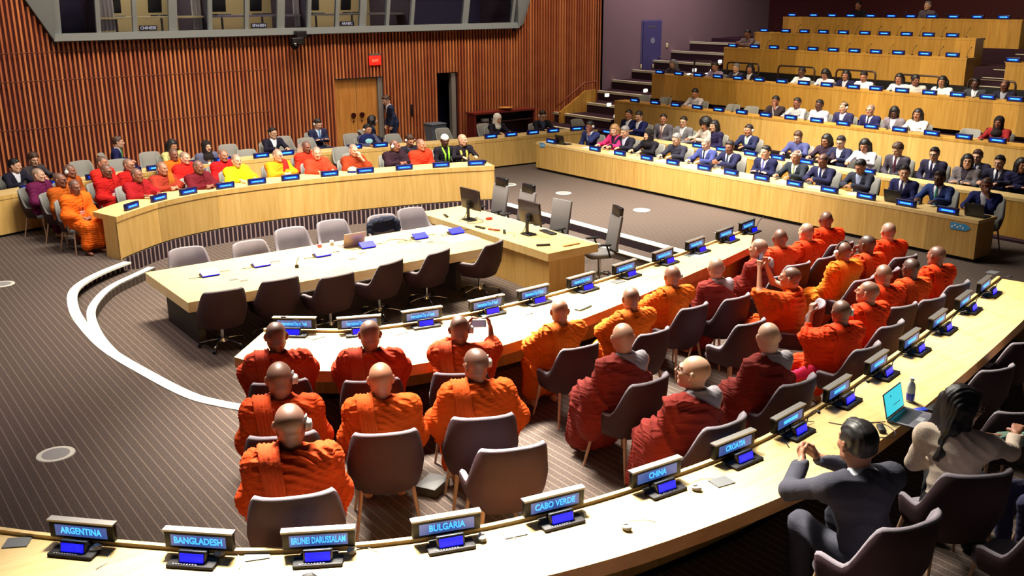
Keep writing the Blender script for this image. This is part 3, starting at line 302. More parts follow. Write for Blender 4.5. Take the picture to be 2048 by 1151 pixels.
  ('swivel', 4.51, 13.24, -0.3, 84, 'dark swivel chair on the near side of the rostrum table, first from the left', 'swivel chairs along the rostrum table'),
  ('swivel', 5.35, 13.29, -0.3, 90, 'dark swivel chair on the near side of the rostrum table, second from the left', 'swivel chairs along the rostrum table'),
  ('swivel', 6.08, 12.97, -0.3, 96, 'dark swivel chair on the near side of the rostrum table, third from the left', 'swivel chairs along the rostrum table'),
  ('swivel', 7.01, 13.13, -0.3, 112, 'dark swivel chair on the near side of the rostrum table, fourth from the left', 'swivel chairs along the rostrum table'),
  ('swivel', 7.95, 13.24, -0.3, 112, 'dark swivel chair on the near side of the rostrum table, fifth from the left', 'swivel chairs along the rostrum table'),
  ('swivel', 8.96, 13.16, -0.3, 116, 'dark swivel chair on the near side of the rostrum table, sixth from the left', 'swivel chairs along the rostrum table'),
  ('swivel', 4.85, 15.35, -0.3, -92, 'grey swivel chair on the far side of the rostrum table, first from the left', 'swivel chairs along the rostrum table'),
  ('swivel', 5.85, 15.15, -0.3, -88, 'grey swivel chair on the far side of the rostrum table, second from the left', 'swivel chairs along the rostrum table'),
  ('swivel', 6.8, 15.65, -0.3, -90, 'grey swivel chair on the far side of the rostrum table, third from the left', 'swivel chairs along the rostrum table'),
  ('swivel', 7.65, 15.75, -0.3, -90, 'grey swivel chair on the far side of the rostrum table, fourth from the left', 'swivel chairs along the rostrum table'),
  ('swivel', 8.6, 15.6, -0.3, -90, 'grey swivel chair on the far side of the rostrum table, fifth from the left', 'swivel chairs along the rostrum table'),
  ('swivel', 9.35, 15.8, -0.3, -90, 'grey swivel chair on the far side of the rostrum table, sixth from the left', 'swivel chairs along the rostrum table'),
  ('far', 9.023, 23.17, 0, -86, 'empty grey armchair between the monks at the far desk, first from the left', 'empty armchairs at the far desk', 1.0),
  ('far', 11.053, 22.06, 0, -86, 'empty grey armchair between the monks at the far desk, third from the left', 'empty armchairs at the far desk', 1.0),
  ('far', 10.813, 21.01, 0, -86, 'empty grey armchair between the monks at the far desk, fourth from the left', 'empty armchairs at the far desk', 1.0),
  ('far', 5.3, 23.9, 0, -84, 'empty grey armchair behind the farthest curved desk, first of the group', 'empty armchairs behind the farthest desk'),
  ('far', 6.05, 23.6, 0, -84, 'empty grey armchair behind the farthest curved desk, second of the group', 'empty armchairs behind the farthest desk'),
  ('far', 7.0, 24.3, 0, -84, 'empty grey armchair behind the farthest curved desk, third of the group', 'empty armchairs behind the farthest desk'),
  ('far', 9.0, 24.35, 0, -84, 'empty grey armchair behind the farthest curved desk, fifth of the group', 'empty armchairs behind the farthest desk'),
  ('far', 10.75, 24.9, 0, -84, 'empty grey armchair behind the farthest curved desk, seventh of the group', 'empty armchairs behind the farthest desk'),
  ('far', 11.1, 24.2, 0, -84, 'empty grey armchair behind the farthest curved desk, eighth of the group', 'empty armchairs behind the farthest desk'),
  ('far', 12.45, 24.2, 0, -84, 'empty grey armchair behind the farthest curved desk, ninth of the group', 'empty armchairs behind the farthest desk'),
  ('far', 13.3, 23.4, 0, -84, 'empty grey armchair behind the farthest curved desk, tenth of the group', 'empty armchairs behind the farthest desk'),
  ('far', 15.05, 23.6, 0, -84, 'empty grey armchair behind the farthest curved desk, twelfth of the group', 'empty armchairs behind the farthest desk'),
  ('far', 16.55, 23.7, 0, -84, 'empty grey armchair behind the farthest curved desk, fourteenth of the group', 'empty armchairs behind the farthest desk'),
  ('far', 19.4, 22.8, 0, -84, 'empty grey armchair behind the farthest curved desk, sixteenth of the group', 'empty armchairs behind the farthest desk'),
  ('far', 2.6, 23.4, 0, -84, 'empty grey armchair behind the farthest curved desk, eighteenth of the group', 'empty armchairs behind the farthest desk'),
  ('far', 22.45, 23.573, 0.48, 180, 'empty grey armchair on the second tier, first from the left', 'empty armchairs on the second tier'),
  ('far', 22.45, 22.613, 0.48, 180, 'empty grey armchair on the second tier, second from the left', 'empty armchairs on the second tier'),
  ('far', 22.45, 19.796, 0.48, 180, 'empty grey armchair on the second tier, fifth from the left', 'empty armchairs on the second tier'),
  ('far', 22.45, 19.098, 0.48, 180, 'empty grey armchair on the second tier, sixth from the left', 'empty armchairs on the second tier'),
  ('far', 22.45, 12.408, 0.48, 180, 'empty grey armchair on the second tier, fourteenth from the left', 'empty armchairs on the second tier'),
 ],
 'sig_outer': [
  (1.175, 6.77, -136.1, 'ARGENTINA'),
  (1.793, 6.142, -133.9, 'BANGLADESH'),
  (2.463, 5.66, -120.1, 'BRUNEI DARUSSALAM'),
  (3.27, 5.283, -108.9, 'BULGARIA'),
  (4.082, 5.074, -100.9, 'CABO VERDE'),
  (5.017, 4.96, -94.0, 'CHINA'),
  (5.885, 4.929, -89.3, 'CROATIA'),
  (6.672, 4.992, -81.9, ''),
  (7.594, 5.15, -79.3, ''),
  (8.502, 5.337, -77.8, ''),
  (9.393, 5.531, -77.5, ''),
  (10.272, 5.732, -76.8, ''),
  (11.207, 5.955, -76.3, ''),
  (12.06, 6.163, -76.2, ''),
 ],
 'sig_inner': [
  (4.311, 10.151, -129.3, 'International Day of Vesak'),
  (4.916, 9.719, -113.1, 'International Day of Vesak'),
  (5.643, 9.519, -100.8, 'International Day of Vesak'),
  (6.51, 9.425, -91.9, 'International Day of Vesak'),
  (7.232, 9.43, -87.7, 'International Day of Vesak'),
  (8.081, 9.497, -83.3, 'International Day of Vesak'),
  (8.978, 9.629, -80.1, 'International Day of Vesak'),
  (9.894, 9.801, -78.9, 'International Day of Vesak'),
  (10.743, 9.971, -78.1, 'International Day of Vesak'),
  (11.616, 10.165, -77.0, 'International Day of Vesak'),
  (12.346, 10.34, -76.3, 'International Day of Vesak'),
 ],
 'sig_farin': [
  (4.838, 18.528, 308.6),
  (5.485, 19.001, 299.6),
  (6.154, 19.287, 287.9),
  (6.976, 19.461, 276.4),
  (7.675, 19.506, 271.2),
  (8.421, 19.491, 266.9),
  (9.302, 19.413, 262.3),
  (10.104, 19.281, 259.9),
  (10.994, 19.105, 257.2),
  (11.831, 18.869, 251.0),
  (12.602, 18.578, 248.8),
 ],
 'sig_farout': [
  (3.705, 21.711, 292.8),
  (4.33, 21.95, 288.4),
  (5.096, 22.178, 285.4),
  (5.964, 22.395, 282.5),
  (6.483, 22.498, 280.0),
  (7.297, 22.617, 276.4),
  (8.132, 22.684, 273.0),
  (9.101, 22.712, 270.5),
  (9.752, 22.709, 269.0),
  (11.56, 22.58, 260.9),
  (12.241, 22.452, 258.3),
  (15.418, 21.99, 267.1),
  (16.08, 21.958, 266.7),
  (16.809, 21.913, 266.5),
  (17.497, 21.861, 264.3),
  (18.273, 21.755, 260.6),
  (18.701, 21.683, 260.6),
 ],
 'sig_r1': [
  20.509,
  18.738,
  17.803,
  16.852,
  15.99,
  15.007,
  14.217,
  13.376,
  12.519,
  11.68,
  10.849,
  10.0,
  9.178,
 ],
 'sig_r1b': [
  20.781,
  17.301,
  16.499,
  15.588,
  14.773,
  13.959,
  12.359,
 ],
 'sig_r2': [
  22.871,
  21.957,
  21.082,
  20.206,
  19.37,
  18.517,
  17.667,
  16.825,
  15.991,
  15.182,
  14.368,
  13.582,
  12.744,
  11.95,
  11.162,
 ],
 'sig_r3': [
  23.876,
  23.003,
  22.143,
  21.319,
  20.489,
  19.673,
  18.836,
  18.052,
  17.269,
  16.406,
  15.704,
  14.927,
  14.144,
  13.384,
  12.609,
  11.929,
 ],
 'sig_r4': [
  23.195,
  22.238,
  21.445,
  20.681,
  19.906,
  19.144,
  18.392,
  17.651,
  16.904,
  16.064,
  15.231,
 ],
 'sig_r5': [
  23.294,
  22.363,
  21.591,
  20.827,
  20.051,
  19.248,
  18.546,
  17.783,
  17.051,
  16.282,
 ],
 'sig_r6': [
  23.472,
  22.54,
  21.767,
  21.02,
  20.241,
  19.469,
  18.764,
  18.029,
  17.301,
  16.522,
  15.71,
 ],
 'sig_rr': [
  13.51,
 ],
 'hoops': [
  (24.136, 23.333, 2.397),
  (22.642, 21.314, 2.411),
  (20.524, 19.141, 2.403),
  (18.359, 17.023, 2.392),
  (16.194, 15.034, 2.363),
  (14.206, 12.925, 2.349),
 ],
 'steplights': [
  (22.231, 24.9, 1.371, ''),
  (22.061, 24.6, 1.091, ''),
  (22.022, 24.2, 0.75, ''),
  (22.202, 24.2, 0.671, ''),
  (23.712, 24.6, 1.453, ''),
  (25.586, 24.4, 1.889, ''),
  (25.85, 24.4, 2.048, ''),
  (26.386, 24.3, 1.873, ''),
  (26.634, 24.3, 1.982, ''),
  (26.69, 24.0, 2.321, ''),
 ],
 'items': {'lap2': (7.77, 4.47), 'bottle': (8.01, 4.65), 'ph': (8.03, 4.49), 'laptop1': (7.41, 14.73), 'mon1': (10.13, 15.09), 'mon2': (10.35, 13.56), 'kbd': (10.8, 13.6), 'red': (10.48, 15.09)},
 'pads': [
  (0.79, 7.08),
  (2.1, 5.89),
  (3.7, 5.06),
  (5.48, 4.68),
  (4.43, 9.85),
  (5.26, 9.41),
  (6.9, 9.1),
  (8.69, 9.44),
  (10.51, 9.84),
  (13.11, 6.6),
 ],
 'earp': [
  (1.21, 6.62),
  (1.89, 6.04),
  (2.64, 5.52),
  (3.46, 5.11),
  (4.38, 4.6),
  (5.22, 4.71),
 ],
 'discs': [
  (1.63, 10.26),
  (14.34, 19.69),
  (14.71, 17.97),
  (14.82, 15.38),
  (14.62, 12.79),
  (2.39, 17.62),
 ],
 'tblscreens': [
  (4.79, 14.39),
  (5.64, 14.44),
  (6.69, 14.42),
  (7.55, 14.47),
  (8.6, 14.48),
  (9.31, 14.41),
 ],
}

# ================================================================= helpers
C = sc.collection
PI = math.pi
rnd = random.Random(7)
def tag(o, label=None, cat=None, group=None, kind=None):
    if label: o['label'] = label
    if cat: o['category'] = cat
    if group: o['group'] = group
    if kind: o['kind'] = kind
    return o
def thing(name, label, cat, loc=(0, 0, 0), rz=0.0, group=None, s=1.0):
    o = bpy.data.objects.new(name, None); C.objects.link(o)
    o.empty_display_size = 0.1
    o.location = loc; o.rotation_euler = (0, 0, rz); o.scale = (s, s, s)
    return tag(o, label, cat, group)
def link(name, me, mats=None, parent=None, mat4=None):
    o = bpy.data.objects.new(name, me); C.objects.link(o)
    if parent is not None: o.parent = parent
    if mat4 is not None: o.matrix_basis = mat4
    if mats is not None:
        if not isinstance(mats, (list, tuple)): mats = [mats]
        if len(me.materials) == 0:
            for m in mats: me.materials.append(m)
        else:
            for i, m in enumerate(mats):
                o.material_slots[i].link = 'OBJECT'; o.material_slots[i].material = m
    return o
def dup(root, loc, rz, label=None, cat=None, group=None, s=None):
    r = root.copy(); C.objects.link(r); r.location = loc; r.rotation_euler = (0, 0, rz)
    if s is not None: r.scale = (s, s, s)
    if label: r['label'] = label
    if cat: r['category'] = cat
    if group: r['group'] = group
    for ch in list(root.children):
        c = ch.copy(); C.objects.link(c); c.parent = r
        for g in ch.children:
            d = g.copy(); C.objects.link(d); d.parent = c
    return r
class MB:
    """collects shapes into one mesh"""
    def __init__(s): s.v = []; s.f = []; s.m = []; s.sm = []
    def add(s, vs, fs, mi=0, smooth=False):
        b = len(s.v); s.v += [tuple(map(float, v)) for v in vs]
        for f in fs: s.f.append([b+i for i in f]); s.m.append(mi); s.sm.append(smooth)
    def box(s, c, d, mi=0, rz=0.0, rx=0.0, bev=0.0):
        x, y, z = [q/2 for q in d]
        pts = [(-x, -y, -z), (x, -y, -z), (x, y, -z), (-x, y, -z), (-x, -y, z), (x, -y, z), (x, y, z), (-x, y, z)]
        R = Matrix.Rotation(rz, 3, 'Z') @ Matrix.Rotation(rx, 3, 'X')
        s.add([R @ Vector(p) + Vector(c) for p in pts],
              [(0, 3, 2, 1), (4, 5, 6, 7), (0, 1, 5, 4), (1, 2, 6, 5), (2, 3, 7, 6), (3, 0, 4, 7)], mi)
    def rbox(s, c, d, r, mi=0, rz=0.0, rx=0.0, seg=4):
        """box with rounded vertical corners and softened top/bottom edge"""
        hx, hy, hz = d[0]/2, d[1]/2, d[2]/2; r = min(r, hx*.98, hy*.98); e = min(r*.45, hz*.8)
        R = Matrix.Rotation(rz, 3, 'Z') @ Matrix.Rotation(rx, 3, 'X')
        def ring(z, ins):
            o = []
            for q, (sx, sy) in enumerate(((1, 1), (-1, 1), (-1, -1), (1, -1))):
                for k in range(seg+1):
                    a = (q+k/seg)*PI/2; rr = max(r-ins, .0005)
                    o.append(R @ Vector((sx*(hx-r)+rr*math.cos(a), sy*(hy-r)+rr*math.sin(a), z))+Vector(c))
            return o
        rings = [ring(-hz, e), ring(-hz+e*.35, e*.3), ring(-hz+e, 0), ring(hz-e, 0), ring(hz-e*.35, e*.3), ring(hz, e)]
        n = len(rings[0]); vs = [p for g in rings for p in g]; fs = []
        for k in range(len(rings)-1):
            for i in range(n): fs.append((k*n+i, k*n+(i+1) % n, (k+1)*n+(i+1) % n, (k+1)*n+i))
        fs.append(tuple(range(n-1, -1, -1))); fs.append(tuple((len(rings)-1)*n+i for i in range(n)))
        s.add(vs, fs, mi, True)
    def cyl(s, a, b, ra, rb=None, mi=0, n=12, caps=True):
        rb = ra if rb is None else rb
        a = Vector(a); b = Vector(b); d = (b-a).normalized()
        t = d.orthogonal().normalized(); q = d.cross(t)
        vs = []
        for p, r in ((a, ra), (b, rb)):
            for i in range(n):
                an = 2*PI*i/n; vs.append(p+(t*math.cos(an)+q*math.sin(an))*r)
        fs = [(i, (i+1) % n, n+(i+1) % n, n+i) for i in range(n)]
        s.add(vs, fs, mi, True)
        if caps: s.add(vs, [tuple(range(n-1, -1, -1)), tuple(range(n, 2*n))], mi)
    def tube(s, pts, r, mi=0, n=8):
        P = [Vector(p) for p in pts]; rs = r if isinstance(r, (list, tuple)) else [r]*len(P)
        vs = []; t = None
        for i, p in enumerate(P):
            d = (P[min(i+1, len(P)-1)]-P[max(i-1, 0)]).normalized()
            if t is None: t = d.orthogonal().normalized()
            t = (t-d*t.dot(d)).normalized(); q = d.cross(t)
            for k in range(n):
                an = 2*PI*k/n; vs.append(p+(t*math.cos(an)+q*math.sin(an))*rs[i])
        fs = []
        for i in range(len(P)-1):
            for k in range(n): fs.append((i*n+k, i*n+(k+1) % n, (i+1)*n+(k+1) % n, (i+1)*n+k))
        fs.append(tuple(range(n-1, -1, -1))); fs.append(tuple((len(P)-1)*n+k for k in range(n)))
        s.add(vs, fs, mi, True)
    def ball(s, c, r, mi=0, nu=14, nv=9):
        if not isinstance(r, (tuple, list)): r = (r, r, r)
        vs = []; fs = []
        for j in range(nv+1):
            th = PI*j/nv
            for i in range(nu):
                ph = 2*PI*i/nu
                vs.append((c[0]+r[0]*math.sin(th)*math.cos(ph), c[1]+r[1]*math.sin(th)*math.sin(ph), c[2]+r[2]*math.cos(th)))
        for j in range(nv):
            for i in range(nu): fs.append((j*nu+i, (j+1)*nu+i, (j+1)*nu+(i+1) % nu, j*nu+(i+1) % nu))
        s.add(vs, fs, mi, True)
    def lathe(s, prof, c=(0, 0, 0), mi=0, n=20):
        vs = []; fs = []
        for (r, z) in prof:
            for i in range(n):
                a = 2*PI*i/n; vs.append((c[0]+r*math.cos(a), c[1]+r*math.sin(a), c[2]+z))
        for j in range(len(prof)-1):
            for i in range(n): fs.append((j*n+i, j*n+(i+1) % n, (j+1)*n+(i+1) % n, (j+1)*n+i))
        s.add(vs, fs, mi, True)
    def prism(s, poly, z0, z1, mi=0, top=None):
        n = len(poly); vs = [(p[0], p[1], z0) for p in poly]+[(p[0], p[1], z1) for p in poly]
        s.add(vs, [(i, (i+1) % n, n+(i+1) % n, n+i) for i in range(n)], mi)
        s.add(vs, [tuple(range(n-1, -1, -1))], mi); s.add(vs, [tuple(range(n, 2*n))], mi if top is None else top)
    def mesh(s, name='mesh'):
        me = bpy.data.meshes.new(name); me.from_pydata(s.v, [], s.f)
        me.polygons.foreach_set('material_index', s.m); me.polygons.foreach_set('use_smooth', s.sm)
        me.update(); return me
    def build(s, name, mats, parent=None):
        return link(name, s.mesh(name), mats, parent)
def struct(name, mb, mats, **k):
    o = mb.build(name, mats); o['kind'] = 'structure'; return o
def solo(name, mb, mats, label, cat, group=None):
    return tag(mb.build(name, mats), label, cat, group)

def catmull(pts, n=8):
    P = [np.array(p, float) for p in pts]; P = [2*P[0]-P[1]]+P+[2*P[-1]-P[-2]]; out = []
    for i in range(1, len(P)-2):
        for k in range(n):
            t = k/n; a, b, c, d = P[i-1], P[i], P[i+1], P[i+2]
            out.append(.5*((2*b)+(c-a)*t+(2*a-5*b+4*c-d)*t*t+(3*b-a-3*c+d)*t**3))
    out.append(P[-2]); return [tuple(o) for o in out]
def offset(line, d):
    L = [np.array(p, float) for p in line]; out = []
    for i, p in enumerate(L):
        t = L[min(i+1, len(L)-1)]-L[max(i-1, 0)]; t /= np.linalg.norm(t)
        out.append(tuple(p+np.array([-t[1], t[0]])*d))
    return out

# ================================================================= materials
def srgb(r, g, b):
    def f(c):
        c /= 255.0
        return c/12.92 if c <= .04045 else ((c+.055)/1.055)**2.4
    return (f(r), f(g), f(b), 1)
_mats = {}
def mat(name, col, rough=.6, noise=0.0, nscale=8.0, bump=0.0, bscale=60.0, emit=None, es=1.0, metal=0.0, spec=.5, sheen=0.0):
    if name in _mats: return _mats[name]
    m = bpy.data.materials.new(name); m.use_nodes = True; _mats[name] = m
    nt = m.node_tree; b = nt.nodes['Principled BSDF']
    b.inputs['Base Color'].default_value = col; b.inputs['Roughness'].default_value = rough
    b.inputs['Metallic'].default_value = metal; b.inputs['Specular IOR Level'].default_value = spec
    if sheen: b.inputs['Sheen Weight'].default_value = sheen; b.inputs['Sheen Roughness'].default_value = .4
    if emit: b.inputs['Emission Color'].default_value = emit; b.inputs['Emission Strength'].default_value = es
    if noise or bump:
        tc = nt.nodes.new('ShaderNodeTexCoord')
    if noise:
        n = nt.nodes.new('ShaderNodeTexNoise'); n.inputs['Scale'].default_value = nscale; n.inputs['Detail'].default_value = 4
        nt.links.new(tc.outputs['Object'], n.inputs['Vector'])
        mx = nt.nodes.new('ShaderNodeMixRGB'); mx.inputs[1].default_value = tuple(c*(1-noise) for c in col[:3])+(1,)
        mx.inputs[2].default_value = tuple(min(1, c*(1+noise)) for c in col[:3])+(1,)
        nt.links.new(n.outputs['Fac'], mx.inputs[0]); nt.links.new(mx.outputs[0], b.inputs['Base Color'])
    if bump:
        n2 = nt.nodes.new('ShaderNodeTexNoise'); n2.inputs['Scale'].default_value = bscale; n2.inputs['Detail'].default_value = 3
        nt.links.new(tc.outputs['Object'], n2.inputs['Vector'])
        bp = nt.nodes.new('ShaderNodeBump'); bp.inputs['Strength'].default_value = bump; bp.inputs['Distance'].default_value = .01
        nt.links.new(n2.outputs['Fac'], bp.inputs['Height']); nt.links.new(bp.outputs['Normal'], b.inputs['Normal'])
    return m
def wood(name, c1, c2, rough=.42, vertical=True, seg=0.0, axis='Z'):
    """veneer: fine stretched grain, optional tone change from one sheet of veneer to the next"""
    if name in _mats: return _mats[name]
    m = bpy.data.materials.new(name); m.use_nodes = True; _mats[name] = m
    nt = m.node_tree; N = nt.nodes; L = nt.links; b = N['Principled BSDF']; b.inputs['Roughness'].default_value = rough
    g = N.new('ShaderNodeNewGeometry'); mp = N.new('ShaderNodeMapping'); mp.vector_type = 'POINT'
    mp.inputs['Scale'].default_value = (9, 9, .7) if vertical else (1.2, 14, 4)
    L.new(g.outputs['Position'], mp.inputs['Vector'])
    n = N.new('ShaderNodeTexNoise'); n.inputs['Scale'].default_value = 1.6; n.inputs['Detail'].default_value = 6; n.inputs['Distortion'].default_value = .6
    L.new(mp.outputs[0], n.inputs['Vector'])
    cr = N.new('ShaderNodeValToRGB'); cr.color_ramp.elements[0].position = .32; cr.color_ramp.elements[1].position = .68
    cr.color_ramp.elements[0].color = c1; cr.color_ramp.elements[1].color = c2
    L.new(n.outputs['Fac'], cr.inputs[0]); out = cr.outputs[0]
    if seg:
        sp = N.new('ShaderNodeSeparateXYZ'); L.new(g.outputs['Position'], sp.inputs[0])
        mu = N.new('ShaderNodeMath'); mu.operation = 'MULTIPLY'; mu.inputs[1].default_value = 1/seg
        L.new(sp.outputs['Y' if axis == 'Y' else 'X'], mu.inputs[0])
        fl = N.new('ShaderNodeMath'); fl.operation = 'FLOOR'; L.new(mu.outputs[0], fl.inputs[0])
        wn = N.new('ShaderNodeTexWhiteNoise'); wn.noise_dimensions = '1D'; L.new(fl.outputs[0], wn.inputs['W'])
        mr = N.new('ShaderNodeMapRange'); mr.inputs['To Min'].default_value = .76; mr.inputs['To Max'].default_value = 1.12
        L.new(wn.outputs['Value'], mr.inputs['Value'])
        mx = N.new('ShaderNodeVectorMath'); mx.operation = 'SCALE'; L.new(out, mx.inputs[0]); L.new(mr.outputs[0], mx.inputs['Scale'])
        out = mx.outputs[0]
    L.new(out, b.inputs['Base Color'])
    return m

# ================================================================= figures: smooth distance fields turned into meshes
def axis_coords(lo, hi, h, fine, hf):
    xs = []; x = lo
    while x < hi:
        xs.append(x); st = h
        for (a, b) in fine:
            if a-1e-6 <= x < b: st = hf
        x += st
    return np.array(xs+[hi], np.float32)
class Field:
    def __init__(s, lo, hi, h, fine=None, hf=None):
        fine = fine or []
        s.ax = [axis_coords(lo[i], hi[i], h, [(f[0][i], f[1][i]) for f in fine], hf or h) for i in range(3)]
        s.D = np.full([len(a) for a in s.ax], 1.0, np.float32)
    def sub(s, lo, hi):
        r = []
        for i in range(3):
            a = np.searchsorted(s.ax[i], lo[i]); b = np.searchsorted(s.ax[i], hi[i])
            r.append(slice(a, max(b, a+1)))
        g = np.meshgrid(s.ax[0][r[0]], s.ax[1][r[1]], s.ax[2][r[2]], indexing='ij', sparse=True)
        return tuple(r), g
    def comb(s, r, d, k):
        a = s.D[r]
        if a.size == 0: return
        h = np.maximum(k-np.abs(a-d), 0)/k
        s.D[r] = np.minimum(a, d)-h*h*k*.25
    def cone(s, a, b, ra, rb=None, k=.03, off=0.0, flat=None):
        rb = ra if rb is None else rb; ra += off; rb += off
        a = np.array(a, float); b = np.array(b, float); m = max(ra, rb)+.07
        r, (X, Y, Z) = s.sub(np.minimum(a, b)-m, np.maximum(a, b)+m)
        ab = b-a; L2 = max(ab@ab, 1e-9)
        t = np.clip(((X-a[0])*ab[0]+(Y-a[1])*ab[1]+(Z-a[2])*ab[2])/L2, 0, 1)
        d = np.sqrt((X-a[0]-t*ab[0])**2+(Y-a[1]-t*ab[1])**2+(Z-a[2]-t*ab[2])**2)-(ra+(rb-ra)*t)
        s.comb(r, d.astype(np.float32), k)
    def ell(s, c, rad, k=.03, off=0.0, R=None):
        rad = np.array(rad, float)+off; m = rad.max()+.07; c = np.array(c, float)
        r, (X, Y, Z) = s.sub(c-m, c+m)
        x, y, z = X-c[0], Y-c[1], Z-c[2]
        if R is not None:
            x, y, z = (R[0][0]*x+R[1][0]*y+R[2][0]*z, R[0][1]*x+R[1][1]*y+R[2][1]*z, R[0][2]*x+R[1][2]*y+R[2][2]*z)
        k0 = np.sqrt((x/rad[0])**2+(y/rad[1])**2+(z/rad[2])**2)
        k1 = np.sqrt((x/rad[0]**2)**2+(y/rad[1]**2)**2+(z/rad[2]**2)**2)+1e-6
        s.comb(r, (k0*(k0-1)/k1).astype(np.float32), k)
    def cut(s, fn, lo=None, hi=None):
        lo = lo if lo is not None else [a[0]-1 for a in s.ax]; hi = hi if hi is not None else [a[-1]+1 for a in s.ax]
        r, g = s.sub(lo, hi); s.D[r] = np.maximum(s.D[r], fn(*g).astype(np.float32))
    def polys(s):
        D = s.D.copy()
        for ax in range(3):
            idx = [slice(None)]*3
            idx[ax] = 0; D[tuple(idx)] = np.maximum(D[tuple(idx)], .01)
            idx[ax] = -1; D[tuple(idx)] = np.maximum(D[tuple(idx)], .01)
        S = D < 0; n = [q-1 for q in D.shape]
        P = np.zeros(n+[3], np.float32); cnt = np.zeros(n, np.float32)
        ax = s.ax
        for dim in range(3):
            for o1 in (0, 1):
                for o2 in (0, 1):
                    off = [0, 0, 0]; o = [q for q in range(3) if q != dim]; off[o[0]] = o1; off[o[1]] = o2
                    A = tuple(slice(off[i], off[i]+n[i]) for i in range(3))
                    off2 = list(off); off2[dim] = 1
                    B = tuple(slice(off2[i], off2[i]+n[i]) for i in range(3))
                    ch = S[A] != S[B]; I = np.nonzero(ch)
                    if len(I[0]) == 0: continue
                    da = D[A][I]; db = D[B][I]; t = da/(da-db)
                    for i in range(3):
                        base = ax[i][I[i]+off[i]]
                        if i == dim: base = base+t*(ax[i][I[i]+1]-ax[i][I[i]])
                        P[I[0], I[1], I[2], i] += base
                    cnt[I] += 1
        used = np.nonzero(cnt > 0); ids = -np.ones(n, np.int64); ids[used] = np.arange(len(used[0]))
        V = P[used]/cnt[used][:, None]
        F = []
        for dim in range(3):
            o = [q for q in range(3) if q != dim]
            sh = [slice(None)]*3
            A = [slice(1, D.shape[i]-1) for i in range(3)]; A[dim] = slice(0, D.shape[dim]-1)
            B = list(A); B[dim] = slice(1, D.shape[dim])
            a = S[tuple(A)]; b = S[tuple(B)]; I = np.nonzero(a != b)
            if len(I[0]) == 0: continue
            st = a[I]; c = [I[i]+(0 if i == dim else 1) for i in range(3)]
            def cell(d1, d2):
                q = [x.copy() for x in c]; q[o[0]] -= d1; q[o[1]] -= d2
                return ids[q[0], q[1], q[2]]
            q = np.stack([cell(1, 1), cell(0, 1), cell(0, 0), cell(1, 0)], 1)
            flip = st if dim != 1 else ~st
            q[~flip] = q[~flip][:, ::-1]
            F.append(q)
        F = np.concatenate(F) if F else np.zeros((0, 4), int)
        F = F[(F >= 0).all(1)]
        return V, F
def mk_mesh(name, V, F, mi=None):
    me = bpy.data.meshes.new(name)
    me.vertices.add(len(V)); me.vertices.foreach_set('co', np.asarray(V, np.float32).ravel())
    me.loops.add(len(F)*4); me.loops.foreach_set('vertex_index', F.astype(np.int32).ravel())
    me.polygons.add(len(F)); me.polygons.foreach_set('loop_start', np.arange(0, len(F)*4, 4, dtype=np.int32))
    me.polygons.foreach_set('loop_total', np.full(len(F), 4, np.int32))
    me.polygons.foreach_set('use_smooth', np.ones(len(F), bool))
    if mi is not None: me.polygons.foreach_set('material_index', mi.astype(np.int32))
    me.update(); me.validate(); return me
def vnormals(V, F):
    n = np.cross(V[F[:, 2]]-V[F[:, 0]], V[F[:, 3]]-V[F[:, 1]]); N = np.zeros_like(V)
    for i in range(4): np.add.at(N, F[:, i], n)
    return N/(np.linalg.norm(N, axis=1, keepdims=True)+1e-9)
def smooth_np(V, F, it=1):
    for _ in range(it):
        A = np.zeros_like(V); c = np.zeros(len(V))
        for i in range(4):
            np.add.at(A, F[:, i], V[F[:, (i+1) % 4]]); np.add.at(c, F[:, i], 1)
            np.add.at(A, F[:, i], V[F[:, (i-1) % 4]]); np.add.at(c, F[:, i], 1)
        V = .5*V+.5*A/np.maximum(c, 1)[:, None]
    return V
def wnoise(P, s, seed):
    q = np.array([[1.3, .7, .4], [-.6, 1.1, .9], [.8, -.9, 1.2]])*s; r = np.random.RandomState(seed); o = 0
    for i in range(3):
        ph = r.rand(3)*6.28; Q = P@(q.T)*(1+.55*i)+ph
        o = o+np.sin(Q[:, 0]+1.3*np.sin(Q[:, 1]))*np.cos(Q[:, 2]+.8*np.sin(Q[:, 0]))/(1+i)
    return o/1.6
def folds(V, F, amp, seed, lam=.075, zk=.62, ybk=True):
    """cloth folds: hanging diagonals across the torso, rings on the sleeves, falling folds on the skirt"""
    N = vnormals(V, F); P = V.astype(float)
    wv = wnoise(P, 5.0, seed)*.035+wnoise(P, 11.0, seed+5)*.012
    top = (P[:, 2]*.95+P[:, 0]*.40+np.abs(P[:, 0])*.25+.15*P[:, 1]+wv)/(lam*.72)
    arm = (P[:, 1]*.75-P[:, 2]*.5+np.abs(P[:, 0])*.6+wv)/(lam*.85)
    low = (P[:, 0]*1.0+P[:, 1]*.55+wv*1.3)/(lam*.9)
    def rid(p): return 1-2*np.abs(np.sin(PI*p))**.75
    ka = np.clip((np.abs(P[:, 0])-.20)/.07, 0, 1)*(P[:, 2] > zk)
    kl = np.clip((zk+.03-P[:, 2])/.12, 0, 1)
    h = rid(top)*(1-ka)*(1-kl)+rid(arm)*ka*(1-kl)+rid(low)*kl
    env = .55+.45*wnoise(P, 4.0, seed+9)
    return V+N*(h*amp*np.clip(env, .15, 1.2))[:, None]

